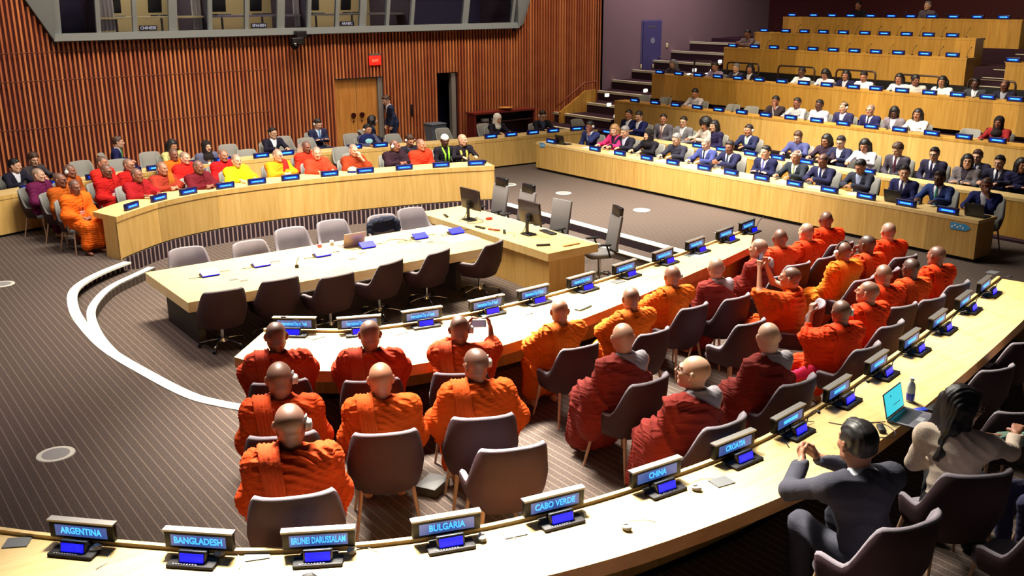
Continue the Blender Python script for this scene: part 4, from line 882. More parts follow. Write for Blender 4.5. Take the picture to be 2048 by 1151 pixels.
HS = 1.2   # head size
class Pose:
    def __init__(s, arms='lap', yaw=0, pitch=0, lean=.06, stand=False, wide=1.0, roll=0, knees=.14):
        s.key = (arms, yaw, pitch, lean, stand, wide, roll, knees)
        s.arms = arms; s.yaw = math.radians(yaw); s.pitch = pitch; s.roll = math.radians(roll)
        hz = .94 if stand else .53; s.stand = stand; s.wide = wide
        l = lean; u = np.array([0, math.sin(l), math.cos(l)]); s.u = u
        s.hip = np.array([0, 0, hz]); s.waist = s.hip+.15*u; s.chest = s.hip+.34*u; s.neck = s.hip+.53*u
        s.head = s.neck+np.array([0, .035+.08*math.sin(l), .155])
        s.sh = [s.hip+.465*u+np.array([sx*.205*wide, 0, 0]) for sx in (-1, 1)]
        if stand:
            s.knee = [np.array([sx*.10, .03, .50]) for sx in (-1, 1)]; s.ank = [np.array([sx*.11, -.02+.10*(sx > 0), .09]) for sx in (-1, 1)]
        else:
            s.knee = [np.array([sx*knees, .47, .54]) for sx in (-1, 1)]; s.ank = [np.array([sx*knees, .44, .09]) for sx in (-1, 1)]
        A = {'lap': ((.27, .08, .72), (.08, .30, .67)), 'desk': ((.29, .20, .82), (.17, .44, .86)), 'deskin': ((.28, .22, .82), (.06, .42, .87)),
             'phone': ((.25, .30, .93), (.11, .43, 1.17)), 'clasp': ((.29, .30, .84), (.055, .54, .90)), 'cross': ((.25, .10, .76), (-.06, .23, .80)),
             'knees': ((.30, .12, .74), (.17, .36, .64)), 'down': ((.25, -.02, 1.12), (.24, .06, .86)), 'rest': ((.33, .03, .76), (.31, .27, .70)),
             'face': ((.22, .30, .86), (.09, .22, 1.06)), 'high': ((.26, .34, 1.06), (.12, .40, 1.32)), 'mic': ((.22, .30, .90), (.12, .36, 1.14)), 'reach': ((.33, .22, .88), (.34, .48, .92))}
        L, R = {'face_r': ('desk', 'face'), 'face_l': ('face', 'desk'), 'mic_l': ('mic', 'lap'), 'hold_r': ('lap', 'mic'), 'reach_r': ('lap', 'reach'), 'rest_face': ('face', 'lap')}.get(arms, (arms, arms))
        s.el = []; s.wr = []
        for sx, nm in ((-1, L), (1, R)):
            e, w_ = A[nm]; dz = u*0
            sh = s.sh[0 if sx < 0 else 1]; fwd = np.array([0, (s.neck[1])*.6, 0])
            s.el.append(np.array([sx*e[0]*wide, e[1], e[2]+(hz-.53 if not stand or nm == 'down' else .41)*(0 if nm == 'down' else 1)])+fwd)
            s.wr.append(np.array([sx*w_[0], w_[1], w_[2]+(0 if (not stand or nm == 'down') else .41)])+fwd)
        if arms == 'phone':
            s.wr = [q+np.array([.20, -.02, -.07]) for q in s.wr]; s.el = [q+np.array([.07, 0, 0]) for q in s.el]
        s.hands = (L, R)
        cy, sy = math.cos(s.yaw), math.sin(s.yaw); cp, sp = math.cos(s.pitch), math.sin(s.pitch)
        Rz = np.array([[cy, -sy, 0], [sy, cy, 0], [0, 0, 1]]); Rx = np.array([[1, 0, 0], [0, cp, -sp], [0, sp, cp]])
        cr, sr = math.cos(s.roll), math.sin(s.roll); Ry = np.array([[cr, 0, sr], [0, 1, 0], [-sr, 0, cr]])
        s.R = Rz@Rx@Ry
    def hp(s, x, y, z): return s.head+s.R@(np.array([x, y, z])*HS)
    def headmat(s):
        m = Matrix.Identity(4)
        for i in range(3):
            for j in range(3): m[i][j] = s.R[i][j]*HS
            m[i][3] = s.head[i]
        return m
def add_torso(f, p, off=0.0, k=.06, belly=0.0):
    u = p.u
    f.ell(p.chest+u*.02, (.165*p.wide, .105+belly*.3, .19), k, off)
    f.ell(p.waist, (.145*p.wide, .10+belly, .15), k, off)
    f.ell(p.hip+np.array([0, 0, -.01]), (.165, .12, .10), k, off)
    for i in (0, 1):
        f.cone(p.hip+.45*u, p.sh[i], .062, .058, k, off)
        f.cone(p.chest, p.sh[i]-.03*u, .09, .05, k, off)
def add_arms(f, p, off=0.0, k=.03, upto=1.0, grow=0.0):
    for i in (0, 1):
        f.cone(p.sh[i], p.el[i], .052, .042, k, off); 
        e = p.el[i]+(p.wr[i]-p.el[i])*upto
        f.cone(p.el[i], e, .042, .042-.014*upto+grow, k, off)
def add_legs(f, p, off=0.0, k=.04, upto=1.0, grow=0.0):
    for i, sx in ((0, -1), (1, 1)):
        hp = p.hip+np.array([sx*.09, 0.0, -.02]); f.cone(hp, p.knee[i], .085, .062, k, off)
        e = p.knee[i]+(p.ank[i]-p.knee[i])*upto; f.cone(p.knee[i], e, .06, .042+grow, k, off)
def add_foot(f, p, off=0.0):
    for i, sx in ((0, -1), (1, 1)):
        a = p.ank[i]; f.cone(a+[0, -.03, -.045], a+[sx*.02, .15, -.055], .036, .030, .02, off); f.cone(a, a+[0, -.02, -.04], .038, .036, .02, off)
def add_hand(f, w, d, nrm, side, r, curl=.5, k=.008):
    d = d/np.linalg.norm(d); nrm = nrm-d*(nrm@d); nrm = nrm/np.linalg.norm(nrm); sd = np.cross(d, nrm)*side  # towards the thumb
    pc = w+d*.05
    for o in (-.026, -.008, .012, .028): f.cone(w+sd*o*.6+d*.008, w+d*.085+sd*o, .014*r, .0125*r, .012)
    for o, L in ((-.031, .062), (-.011, .078), (.010, .084), (.030, .074)):
        b = w+d*.088+sd*o; m = b+(d*math.cos(curl*.6)+nrm*math.sin(curl*.6))*L*.5
        e = m+(d*math.cos(curl*1.7)+nrm*math.sin(curl*1.7))*L*.5
        f.cone(b, m, .0095*r, .009*r, k); f.cone(m, e, .009*r, .0072*r, k)
    b = w+d*.025+sd*.024; m = b+(d*.55+sd*.75+nrm*.25)*.042; e = m+(d*.85+sd*.2+nrm*.4)*.032
    f.cone(b, m, .0135*r, .011*r, k); f.cone(m, e, .011*r, .0085*r, k)
def add_head(f, p, hand=False):
    s = HS; h = p.hp; R = p.R
    def E(c, r, k=.02): f.ell(h(*c), [q*s for q in r], k*s, 0, R)
    def K(a, b, ra, rb, k=.012): f.cone(h(*a), h(*b), ra*s, rb*s, k*s)
    E((0, -.015, .030), (.077, .096, .086), .02)
    E((0, .022, -.040), (.060, .068, .070), .04)
    E((0, .052, -.082), (.028, .026, .022), .03)
    for sx in (-1, 1):
        K((sx*.045, -.005, -.055), (sx*.018, .055, -.09), .022, .018, .03)      # jaw
        E((sx*.036, .066, -.022), (.022, .018, .018), .02)                     # cheek
        K((sx*.012, .088, .026), (sx*.042, .074, .026), .010, .008, .016)      # brow
        K((sx*.079, -.012, .018), (sx*.083, -.018, .002), .0125, .0125, .004)
        K((sx*.083, -.018, .002), (sx*.078, -.006, -.028), .0115, .0085, .004) # ear
        E((sx*.031, .079, .004), (.013, .009, .0075), .008)                    # eyeball with lids
    K((0, .092, .012), (0, .112, -.022), .0085, .0125, .012)                   # nose
    for sx in (-1, 1): K((sx*.004, .105, -.024), (sx*.013, .096, -.026), .009, .008, .008)
    K((-.018, .086, -.054), (.018, .086, -.054), .0085, .0085, .010)           # lips
    K((-.012, .085, -.062), (.012, .085, -.062), .008, .008, .008)
    f.cone(p.neck-np.array([0, .0, .03]), h(0, -.03, -.05), .062, .056*s, .035)
def body_mesh(p, near=False, hair_mask=True):
    top = p.head[2]+.20; st = p.stand
    hd = p.head
    fine = [((hd[0]-.13, hd[1]-.15, hd[2]-.16), (hd[0]+.13, hd[1]+.16, hd[2]+.16))]
    hv = near and p.arms not in ('lap', 'knees')
    if hv:
        for i in (0, 1):
            if p.hands[i] in ('phone', 'high', 'mic', 'clasp', 'face', 'reach', 'rest'):
                w_ = p.wr[i]; fine.append((w_-.11, w_+.16))
    h = .016 if not near else .0145
    f = Field((-.48, -.27, -.02), (.48, .82, top), h, fine, .0085 if not near else .0058)
    add_torso(f, p, -.012); add_arms(f, p, -.004); add_legs(f, p, -.008); add_foot(f, p)
    for i, sx in ((0, -1), (1, 1)):
        d = p.wr[i]-p.el[i]; nm = p.hands[i]
        nrm = {'phone': np.array([-sx*.8, -.2, 0.]), 'high': np.array([-sx*.8, -.2, 0.]), 'mic': np.array([-sx, .1, 0.]), 'face': np.array([-sx*.3, -.8, .2]), 'clasp': np.array([-sx*1., 0, 0]),
               'down': np.array([-sx, 0, 0.])}.get(nm, np.array([0, 0, -1.]))
        if nm in ('lap', 'deskin'): d = np.array([-sx*.9, .35, -.1])
        if nm == 'clasp': d = np.array([-sx*.35, .8, .35])
        if nm in ('desk', 'knees', 'rest'): d = np.array([-sx*.25, 1., -.1])
        if nm == 'face': d = np.array([-sx*.3, -.05, .8])
        if nm in ('phone', 'high'): d = np.array([-sx*.25, .12, 1.])
        side = -sx if nm not in ('phone', 'high') else sx
        # thumb side comes out of cross(d, nrm)*side; choose the side that points inward/up
        dn = d/np.linalg.norm(d); nn = nrm-dn*(nrm@dn); nn /= np.linalg.norm(nn); t = np.cross(dn, nn)
        want = np.array([-sx, -.2, .6]) if nm not in ('phone', 'high') else np.array([0, -1., .1])
        side = 1 if t@want > 0 else -1
        curl = {'phone': .9, 'high': .9, 'mic': 1.3, 'clasp': 1.1, 'face': .8, 'down': .6}.get(nm, .35)
        add_hand(f, p.wr[i], d, nrm, side, 1.12 if near else 1.25, curl)
    add_head(f, p)
    V, F = f.polys()
    # face details by place on the head: 0 skin, 1 scalp, 2 eyes, 3 lips
    c = V[F].mean(1); L = ((c-p.head)@p.R)/HS
    mi = np.zeros(len(F), int)
    x, y, z = L[:, 0], L[:, 1], L[:, 2]
    headm = (np.abs(x) < .1) & (z > -.09) & (np.abs(y) < .14)
    hl = .052-.02*np.clip(y/.08, -1, 1)*0+np.clip(y, 0, .1)*.28
    scalp = headm & ((z > hl) | ((y < -.005) & (z > -.045+.02*(np.abs(x) > .06)) & ((np.abs(x) < .079) | (z > .03)) & (y < -.012-.0*z)) | ((np.abs(x) > .05) & (y < .03) & (z > .028)))
    mi[scalp] = 1
    for sx in (-1, 1):
        mi[headm & (((x-sx*.031)/.0135)**2+((z-.003)/.0058)**2 < 1) & (y > .055)] = 2
        mi[headm & (np.abs(x-sx*.031) < .017) & (np.abs(z-.026-.1*(.031-np.abs(x))) < .0042) & (y > .06)] = 1
    mi[headm & (np.abs(x) < .022) & (np.abs(z+.058) < .0075) & (y > .075)] = 3
    return mk_mesh('body', V, F, mi)
def mesh_from(f, name, fold=0.0, seed=1, lam=.075, zk=.62, sm=0):
    V, F = f.polys(); V = V.astype(float)
    if sm: V = smooth_np(V, F, sm)
    if fold: V = folds(V, F, fold, seed, lam, zk)
    return mk_mesh(name, V, F)
def robe_mesh(p, seed, near, skirt=1.0, bare=False, style='wrap'):
    h = .0105 if near else .016
    f = Field((-.52, -.32, .02), (.52, .80, p.neck[2]+.12), h)
    k = .07
    add_torso(f, p, .032, k, .02)
    f.cone(p.neck-np.array([0, .01, .05]), p.neck+np.array([0, .0, -.005]), .085, .078, .04)
    for i, sx in ((0, -1), (1, 1)):
        up_ = 1.0 if p.hands[i] in ('lap', 'knees', 'desk', 'deskin', 'rest') else .35
        f.cone(p.sh[i], p.el[i], .085, .082, .06, 0)
        e = p.el[i]+(p.wr[i]-p.el[i])*(.8 if up_ == 1.0 else .35)
        f.cone(p.el[i], e, .08, .062, .05, 0)
        # cloth hanging between the arm and the body
        m = (p.el[i]+p.waist)/2+np.array([sx*.02, -.01, .0]); f.ell(m, (.10, .11, .17), .08)
        f.cone(p.el[i], np.array([sx*.22, p.el[i][1]*.6, .50 if not p.stand else .7]), .07, .075, .08)
    if p.stand:
        f.cone(p.hip, np.array([0, .02, .25]), .19, .22, .08)
    else:
        for i, sx in ((0, -1), (1, 1)):
            f.cone(p.hip+np.array([sx*.08, 0, -.01]), p.knee[i], .12, .098, .09)
            f.cone(p.knee[i], p.ank[i]+np.array([sx*.01, .02, .10]), .09, .085+.02*skirt, .08)
        f.ell((0, .28, .50), (.20, .24, .10), .09); f.ell((0, .45, .33), (.16*skirt, .07, .22), .09)
    hd = p.head
    if style == 'loose':
        # long wide mantle, neckline open on the right side where the grey collar shows
        f.ell((0, .40, .30), (.30, .16, .26), .1); f.ell((0, .46, .16), (.27, .16, .13), .1)
        f.ell((-.28, .18, .55), (.12, .22, .30), .1)
        f.cut(lambda X, Y, Z: -(.06-((Z-(p.neck[2]-.10))*.8-X*.55+.02*Y)) if False else ((Z-(p.neck[2]-.065))*.84+X*.54)-.028)
    else:
        f.cut(lambda X, Y, Z: (Z-(p.neck[2]+.035)+Y*.25*0))
        if bare:   # right shoulder left free
            f.cut(lambda X, Y, Z: ((Z-(p.neck[2]-.06))*.80+X*.60)-.05)
    f.cut(lambda X, Y, Z: (.085-np.sqrt((X-hd[0])**2+(Y-hd[1]+.02)**2+((Z-hd[2]+.02)*.62)**2)) if True else 0)
    return mesh_from(f, 'robe', (.019 if style != 'loose' else .022) if near else .011, seed, .078 if style != 'loose' else .12, .62 if not p.stand else .2)
def sash_mesh(p, near, seed=3):
    """the folded end of the robe laid over the left shoulder, front and back"""
    h = .011 if near else .017
    f = Field((-.40, -.34, .45), (.12, .36, p.neck[2]+.10), h)
    add_torso(f, p, .050, .07, .02); f.cone(p.sh[0], p.el[0], .10, .09, .06)
    d = f.D
    X, Y, Z = np.meshgrid(*f.ax, indexing='ij', sparse=True)
    inner = d+.022
    band = np.abs((X+.135)-(Z-p.neck[2])*-.10)-.074
    f.D = np.maximum(np.maximum(d, -inner), band).astype(np.float32)
    f.cut(lambda X, Y, Z: .62-Z-(.0)); 
    V, F = f.polys(); V = V.astype(float); N = vnormals(V, F)
    hgt = (1-2*np.abs(np.sin(PI*((V[:, 0]+V[:, 2]*.10)/.028))))*.006
    V = V+N*hgt[:, None]
    return mk_mesh('sash', V, F)
def undercollar_mesh(p, near):
    f = Field((-.32, -.30, .7), (.36, .30, p.neck[2]+.12), .010 if near else .016)
    add_torso(f, p, .014, .06, .02); f.cone(p.sh[1], p.el[1]*.4+p.sh[1]*.6, .060, .055, .05)
    f.cone(p.neck-np.array([0, .01, .06]), p.neck+np.array([0, -.01, .03]), .088, .079, .04)
    hd = p.head
    f.cut(lambda X, Y, Z: Z-(p.neck[2]+.045)); f.cut(lambda X, Y, Z: (p.chest[2]+.02)-Z); f.cut(lambda X, Y, Z: X-.215+(Z-p.neck[2])*-.25)
    f.cut(lambda X, Y, Z: .066-np.sqrt((X)**2+(Y-p.neck[1]-.0)**2)*1.0+np.clip(.02-(Z-p.neck[2]), 0, 1)*-3)
    return mesh_from(f, 'undercollar', .004, 5, .06)
def jacket_mesh(p, near, cutv=True, off=.020, hem=True, fold=.004, name='jacket'):
    h = .0115 if near else .016
    f = Field((-.5, -.27, p.hip[2]-.16), (.5, .66, p.neck[2]+.08), h)
    add_torso(f, p, off, .05, .01); add_arms(f, p, off-.002, .04, .93, .010)
    f.cone(p.neck-np.array([0, .015, .05]), p.neck+np.array([0, -.02, .005]), .080, .068, .03)
    if p.stand: f.cone(p.hip, p.hip-np.array([0, .0, .10]), .16, .165, .05)
    for i in (0, 1): f.cone(p.sh[i]+p.u*.005-np.array([0, 0, .01]), p.sh[i]*.6+p.neck*.4, .062, .05, .05)
    if cutv:
        zb = p.waist[2]+.06; zt = p.neck[2]
        f.cut(lambda X, Y, Z: np.minimum(np.minimum((.085*np.clip((Z-zb)/(zt-zb), -1, 1.3)-np.abs(X)), Y-p.chest[1]+.02+0*Z), .04))
    f.cut(lambda X, Y, Z: Z-(p.neck[2]+.028)+Y*.35-p.neck[1]*.35)
    return mesh_from(f, name, fold, 11, .11, p.hip[2]-.3)
def shirt_mesh(p, near):
    h = .0115 if near else .016
    f = Field((-.26, -.2, p.waist[2]-.05), (.26, .42, p.neck[2]+.08), h)
    add_torso(f, p, .006, .05, .012); f.cone(p.neck-np.array([0, 0, .05]), p.neck+np.array([0, .0, .012]), .074, .066, .03)
    f.cut(lambda X, Y, Z: Z-(p.neck[2]+.035)+Y*.3-p.neck[1]*.3)
    f.cut(lambda X, Y, Z: np.abs(X)-.15+0*Z)
    return mesh_from(f, 'shirt')
def tie_mesh(p):
    a = p.neck+np.array([0, .085, -.005]); b = p.waist+np.array([0, .135, .04]); m = (a+b)/2+np.array([0, .03, 0])
    mb = MB(); L = [a, a*.6+m*.4+np.array([0, .01, 0]), m, b]; W = [.014, .018, .026, .028]; vs = []
    for q, w_ in zip(L, W):
        vs += [q+[-w_, -.004, 0], q+[0, .008, 0], q+[w_, -.004, 0], q+[0, -.015, 0]]
    fs = []
    for i in range(3):
        for k in range(4): fs.append((i*4+k, i*4+(k+1) % 4, i*4+4+(k+1) % 4, i*4+4+k))
    fs += [(3, 2, 1, 0), (12, 13, 14, 15)]
    mb.add(vs, fs, 0, False); mb.ball(tuple(a+[0, .004, 0]), (.019, .014, .016)); return mb.mesh('tie')
def trousers_mesh(p):
    f = Field((-.34, -.25, .0), (.34, .66, p.hip[2]+.16), .016)
    f.ell(p.hip, (.172, .13, .12), .05); add_legs(f, p, .012, .04, .97, .016)
    return mesh_from(f, 'trousers', .004, 3, .09, -1)
def shoes_mesh(p):
    f = Field((-.3, -.12, -.01), (.3, .75, .2), .011); add_foot(f, p, .010); f.cut(lambda X, Y, Z: Z-.095); f.cut(lambda X, Y, Z: .004-Z)
    return mesh_from(f, 'shoes')
# ---- hair and headwear in head space (unit head)
def hair_mesh(style):
    f = Field((-.22, -.24, -.42), (.22, .17, .25), .0095)
    def face_cut(zt=.045, w=.068, y0=.035, low=-.5):
        f.cut(lambda X, Y, Z: np.minimum(np.minimum(np.minimum(Y-y0, zt+.004-Z), w-np.abs(X)), Z-low))
    if style in ('short', 'thin', 'side', 'curly'):
        o = {'short': .009, 'thin': .005, 'side': .016, 'curly': .02}[style]
        f.ell((0, -.018, .034), (.077+o, .096+o, .086+o), .01)
        f.cone((-.04, .06, .085), (.05, .05, .09), .026, .03, .03) if style == 'side' else None
        f.cone((-.030, -.078, -.018), (.030, -.078, -.018), .026, .026, .02); f.cone((0, .05, .092), (.02, .055, .09), .018, .018, .03)
        f.cut(lambda X, Y, Z: np.minimum(Y-.030+.0*X, .074-.30*np.abs(X)-Z)); f.cut(lambda X, Y, Z: -.062-Z-.0*X)
        f.cut(lambda X, Y, Z: np.minimum(np.minimum(np.abs(X)-.062, Y+.030-.25*(Z+.02)), .020-Z))
        f.cut(lambda X, Y, Z: np.minimum(-.0-Z, Y+.028))
        if style == 'thin': f.cut(lambda X, Y, Z: np.minimum(Z-.075+.0*X, Y+.07))
    elif style in ('long', 'bob', 'pony', 'wavy'):
        f.ell((0, -.022, .034), (.092, .112, .098), .01)
        if style == 'long' or style == 'wavy':
            for x in (-.07, -.025, .025, .07): f.cone((x, -.06, .0), (x*1.25, -.105, -.30 if style == 'wavy' else -.26), .052, .028, .03)
            for sx in (-1, 1): f.cone((sx*.075, .0, .02), (sx*.095, .0, -.20), .03, .022, .03)
        if style == 'bob':
            for x in (-.05, 0, .05): f.cone((x, -.06, .0), (x*1.2, -.08, -.10), .055, .045, .03)
            for sx in (-1, 1): f.cone((sx*.075, .0, .02), (sx*.086, .015, -.085), .03, .025, .03)
        if style == 'pony': f.cone((0, -.11, .06), (0, -.15, -.16), .035, .018, .02); f.ell((0, -.115, .06), (.04, .035, .04), .02)
        face_cut(.048, .064, .03, -.5)
        if style == 'pony': f.cut(lambda X, Y, Z: np.minimum(-.05-Z, Y+.10))
    elif style == 'afro':
        f.ell((0, -.035, .055), (.142, .145, .135), .01); face_cut(.045, .07, .05, -.5)
    elif style == 'hijab':
        f.ell((0, -.015, .028), (.093, .110, .102), .02); f.ell((0, .01, -.06), (.085, .085, .075), .05)
        f.cone((0, -.03, -.10), (0, .0, -.20), .085, .125, .05)
        f.cut(lambda X, Y, Z: np.minimum(Y-.035, 1-((X/.052)**2+((Z+.018)/.070)**2)))
        f.cut(lambda X, Y, Z: -.24-Z)
    elif style == 'cap':
        f.ell((0, -.018, .040), (.085, .104, .092), .01); f.cut(lambda X, Y, Z: .038-Z)
    V, F = f.polys(); V = V.astype(float)
    if style in ('curly', 'afro'):
        V = V+vnormals(V, F)*(wnoise(V, 60, 4)*.006)[:, None]
    elif style == 'wavy':
        V = V+vnormals(V, F)*((np.sin(V[:, 0]*260+np.sin(V[:, 2]*45)*.9)*.003)+wnoise(V, 22, 2)*.006)[:, None]
        V[:, 0] += np.sin(V[:, 2]*42)*.012*np.clip(-V[:, 2]*8, 0, 1)
    elif style != 'cap':
        V = V+vnormals(V, F)*(np.sin(V[:, 0]*300)*.0018+wnoise(V, 30, 4)*.0025)[:, None]
    return mk_mesh('hair', V, F)
def headset_mesh():
    mb = MB()
    mb.tube([(.088*math.cos(a), -.01, .02+.105*math.sin(a)) for a in [PI*i/14 for i in range(15)]], .006, 0)
    for sx in (-1, 1):
        mb.cyl((sx*.082, -.012, .0), (sx*.104, -.014, .0), .033, .027, 1, 16)
        mb.ball((sx*.104, -.014, .0), (.008, .025, .025), 1)
    return mb.mesh('headset')
def earpiece_mesh():
    mb = MB(); mb.cyl((.084, -.012, -.002), (.104, -.016, -.004), .036, .028, 0, 16); mb.ball((.104, -.016, -.004), (.010, .026, .034), 0)
    mb.tube([(.086, -.014, .03), (.084, -.018, .055), (.078, -.024, .045), (.080, -.034, .01)], .005, 0)
    return mb.mesh('earpiece')
def glasses_mesh():
    mb = MB()
    for sx in (-1, 1):
        mb.tube([(sx*.033+.021*math.cos(a), .104-.006*abs(math.cos(a)), .004+.017*math.sin(a)) for a in [2*PI*i/12 for i in range(13)]], .0028, 0, 6)
        mb.tube([(sx*.053, .100, .008), (sx*.08, .05, .010), (sx*.088, -.01, .008)], .0028, 0, 6)
    mb.tube([(-.012, .108, .006), (0, .112, .008), (.012, .108, .006)], .0026, 0, 6)
    return mb.mesh('glasses')
_cache = {}
def cached(key, fn):
    if key not in _cache: _cache[key] = fn()
    return _cache[key]
SKIN = {'light': (208, 160, 132), 'tan': (176, 120, 92), 'brown': (136, 86, 66), 'dark': (88, 54, 42), 'pale': (224, 184, 158)}
def skin_mats(tone, scalp=None):
    c = SKIN[tone]; sk = mat('skin_'+tone, srgb(*c), .5, .06, 14)
    sc_ = scalp or 'stubble'
    cs = {'stubble': tuple(v*.62+22 for v in c), 'bare': tuple(v*.95 for v in c), 'dark': tuple(v*.5+14 for v in c)}[sc_]
    return [sk, mat('scalp_%s_%s' % (tone, sc_), srgb(*cs), .45, .05, 30), mat('eye_dark', srgb(28, 18, 16), .3), mat('lips_'+tone, srgb(c[0]*.80, c[1]*.60, c[2]*.58), .5)]
def cloth(rgb, name=None, rough=.85):
    nm = name or 'cloth_%d_%d_%d' % rgb
    return mat(nm, srgb(*rgb), rough, .10, 6, .35, 90, spec=.25)
def drape(rgb):
    '''thin robe cloth: fine crumple lines as bump'''
    nm = 'robe_%d_%d_%d' % rgb
    if nm in _mats: return _mats[nm]
    m = mat(nm, srgb(*rgb), .85, .14, 5, spec=.2); nt = m.node_tree; N = nt.nodes; L = nt.links; b = N['Principled BSDF']
    tc = N.new('ShaderNodeTexCoord'); mp = N.new('ShaderNodeMapping'); mp.inputs['Rotation'].default_value = (.2, .45, .0); mp.inputs['Scale'].default_value = (.35, .7, 2.2)
    w_ = N.new('ShaderNodeTexWave'); w_.inputs['Scale'].default_value = 4.5; w_.inputs['Distortion'].default_value = 11; w_.inputs['Detail'].default_value = 3; w_.inputs['Detail Scale'].default_value = 1.4; w_.bands_direction = 'Z'
    bp = N.new('ShaderNodeBump'); bp.inputs['Strength'].default_value = .28; bp.inputs['Distance'].default_value = .02
    L.new(tc.outputs['Object'], mp.inputs[0]); L.new(mp.outputs[0], w_.inputs['Vector']); L.new(w_.outputs['Fac'], bp.inputs['Height']); L.new(bp.outputs['Normal'], b.inputs['Normal'])
    return m
HAIRC = {'black': (22, 17, 20), 'brown': (66, 42, 30), 'grey': (120, 116, 116), 'dark': (34, 26, 26), 'blond': (160, 120, 80), 'white': (220, 216, 208), 'cream': (240, 232, 220)}
def person(spec):
    """spec keys: loc, az, pose, tone, scalp, outfit, c (colours), hair, hc, extras, label, group, near, s"""
    g = spec.get; p = Pose(**spec['pose']); near = g('near', False)
    t = thing('person', spec['label'], 'person', spec['loc'], math.radians(spec['az']-90), g('group'), g('s', 1.0))
    bm_ = cached(('body', p.key, near), lambda: body_mesh(p, near))
    link('body', bm_, skin_mats(spec['tone'], g('scalp')), t)
    o = spec['outfit']; c = spec['c']; hm = p.headmat()
    if o in ('robe', 'wrap', 'mantle'):
        seed = g('seed', 1)
        st = 'loose' if o == 'mantle' else 'wrap'
        link('robe', cached(('robe', p.key, near, seed, o), lambda: robe_mesh(p, seed, near, 1.0, o == 'wrap', st)), drape(c[0]), t)
        if o == 'robe': link('sash', cached(('sash', p.key, near), lambda: sash_mesh(p, near)), cloth(c[0] if max(abs(c[0][i]-c[1][i]) for i in range(3)) < 40 else c[1]), t)
        if o in ('mantle', 'wrap'): link('undercollar', cached(('ucol', p.key, near), lambda: undercollar_mesh(p, near)), cloth(c[1]), t)
    else:
        if o == 'suit':
            link('jacket', cached(('jk', p.key, near), lambda: jacket_mesh(p, near)), cloth(c[0]), t)
            link('shirt', cached(('sh', p.key, near), lambda: shirt_mesh(p, near)), cloth(c[1]), t)
            if len(c) > 2: link('tie', cached(('tie', p.key), lambda: tie_mesh(p)), cloth(c[2]), t)
            link('trousers', cached(('tr', p.key), lambda: trousers_mesh(p)), cloth(g('tc', c[0])), t)
        elif o == 'top':
            link('top', cached(('top', p.key, near), lambda: jacket_mesh(p, near, False, .016, fold=.007, name='top')), cloth(c[0]), t)
            link('trousers', cached(('tr', p.key), lambda: trousers_mesh(p)), cloth(g('tc', (30, 28, 40))), t)
        link('shoes', cached(('shoe', p.key), lambda: shoes_mesh(p)), mat('shoe_leather', srgb(22, 18, 18), .35), t)
    h = g('hair')
    if h:
        nm = {'hijab': 'headscarf', 'cap': 'cap'}.get(h, 'hair'); hc = g('hc', 'black')
        link(nm, cached(('hair', h), lambda: hair_mesh(h)), mat('hair_'+hc, srgb(*HAIRC[hc]), .5, .15, 40) if h not in ('hijab', 'cap') else cloth(HAIRC[hc]), t, hm)
    for e in g('extras', ()):
        if e == 'headset': link('headset', cached('headset', headset_mesh), [mat('plastic_black', srgb(20, 20, 24), .4), mat('plastic_white', srgb(228, 224, 218), .35)], t, hm)
        if e == 'earpiece': link('earpiece', cached('earpiece', earpiece_mesh), [mat('plastic_white', srgb(228, 224, 218), .35)], t, hm)
        if e == 'glasses': link('glasses', cached('glasses', glasses_mesh), mat('plastic_black', srgb(20, 20, 24), .4), t, hm)
        if e == 'badge':
            def bd():
                mb = MB(); q = p.waist+np.array([0, .185, .06]); mb.box(q, (.10, .006, .075), 0, rx=-.35)
                mb.tube([p.neck+np.array([-.07, .05, .0]), q+np.array([-.02, -.0, .04])], .004, 1, 6); mb.tube([p.neck+np.array([.07, .05, .0]), q+np.array([.02, 0, .04])], .004, 1, 6)
                return mb.mesh('badge')
            link('badge', cached(('badge', p.key), bd), [mat('paper', srgb(238, 236, 230), .6), mat('lanyard_purple', srgb(80, 30, 130), .6)], t)
        if e == 'lanyard':
            def ld():
                mb = MB(); n = p.neck; mb.tube([n+np.array([.084*math.cos(a), -.008+.088*math.sin(a), .012+.01*math.sin(a)]) for a in [PI*.95+PI*1.1*i/14 for i in range(15)]], .007, 0)
                return mb.mesh('lanyard')
            link('lanyard', cached(('lan', p.key), ld), mat('lanyard_violet', srgb(62, 34, 120), .6), t)
        if e == 'scarf_green':
            def sg():
                mb = MB(); n = p.neck; c_ = p.waist
                for sx in (-1, 1): mb.tube([n+np.array([sx*.07, -.04, .02]), n+np.array([sx*.085, .05, -.02]), p.chest+np.array([sx*.05, .155, .03]), c_+np.array([sx*.05, .165, .0])], [.022, .026, .024, .022], 0)
                return mb.mesh('scarf')
            link('scarf', cached(('scarf', p.key), sg), cloth((150, 220, 60)), t)
        if e == 'scarf_yellow':
            def sy():
                mb = MB(); n = p.neck
                for sx in (-1, 1): mb.tube([n+np.array([sx*.075, -.02, .01]), p.chest+np.array([sx*.075, .15, .03]), p.waist+np.array([sx*.06, .175, .0])], [.02, .026, .02], 0)
                return mb.mesh('scarf')
            link('scarf', cached(('scarfy', p.key), sy), cloth((228, 205, 90)), t)
    return t

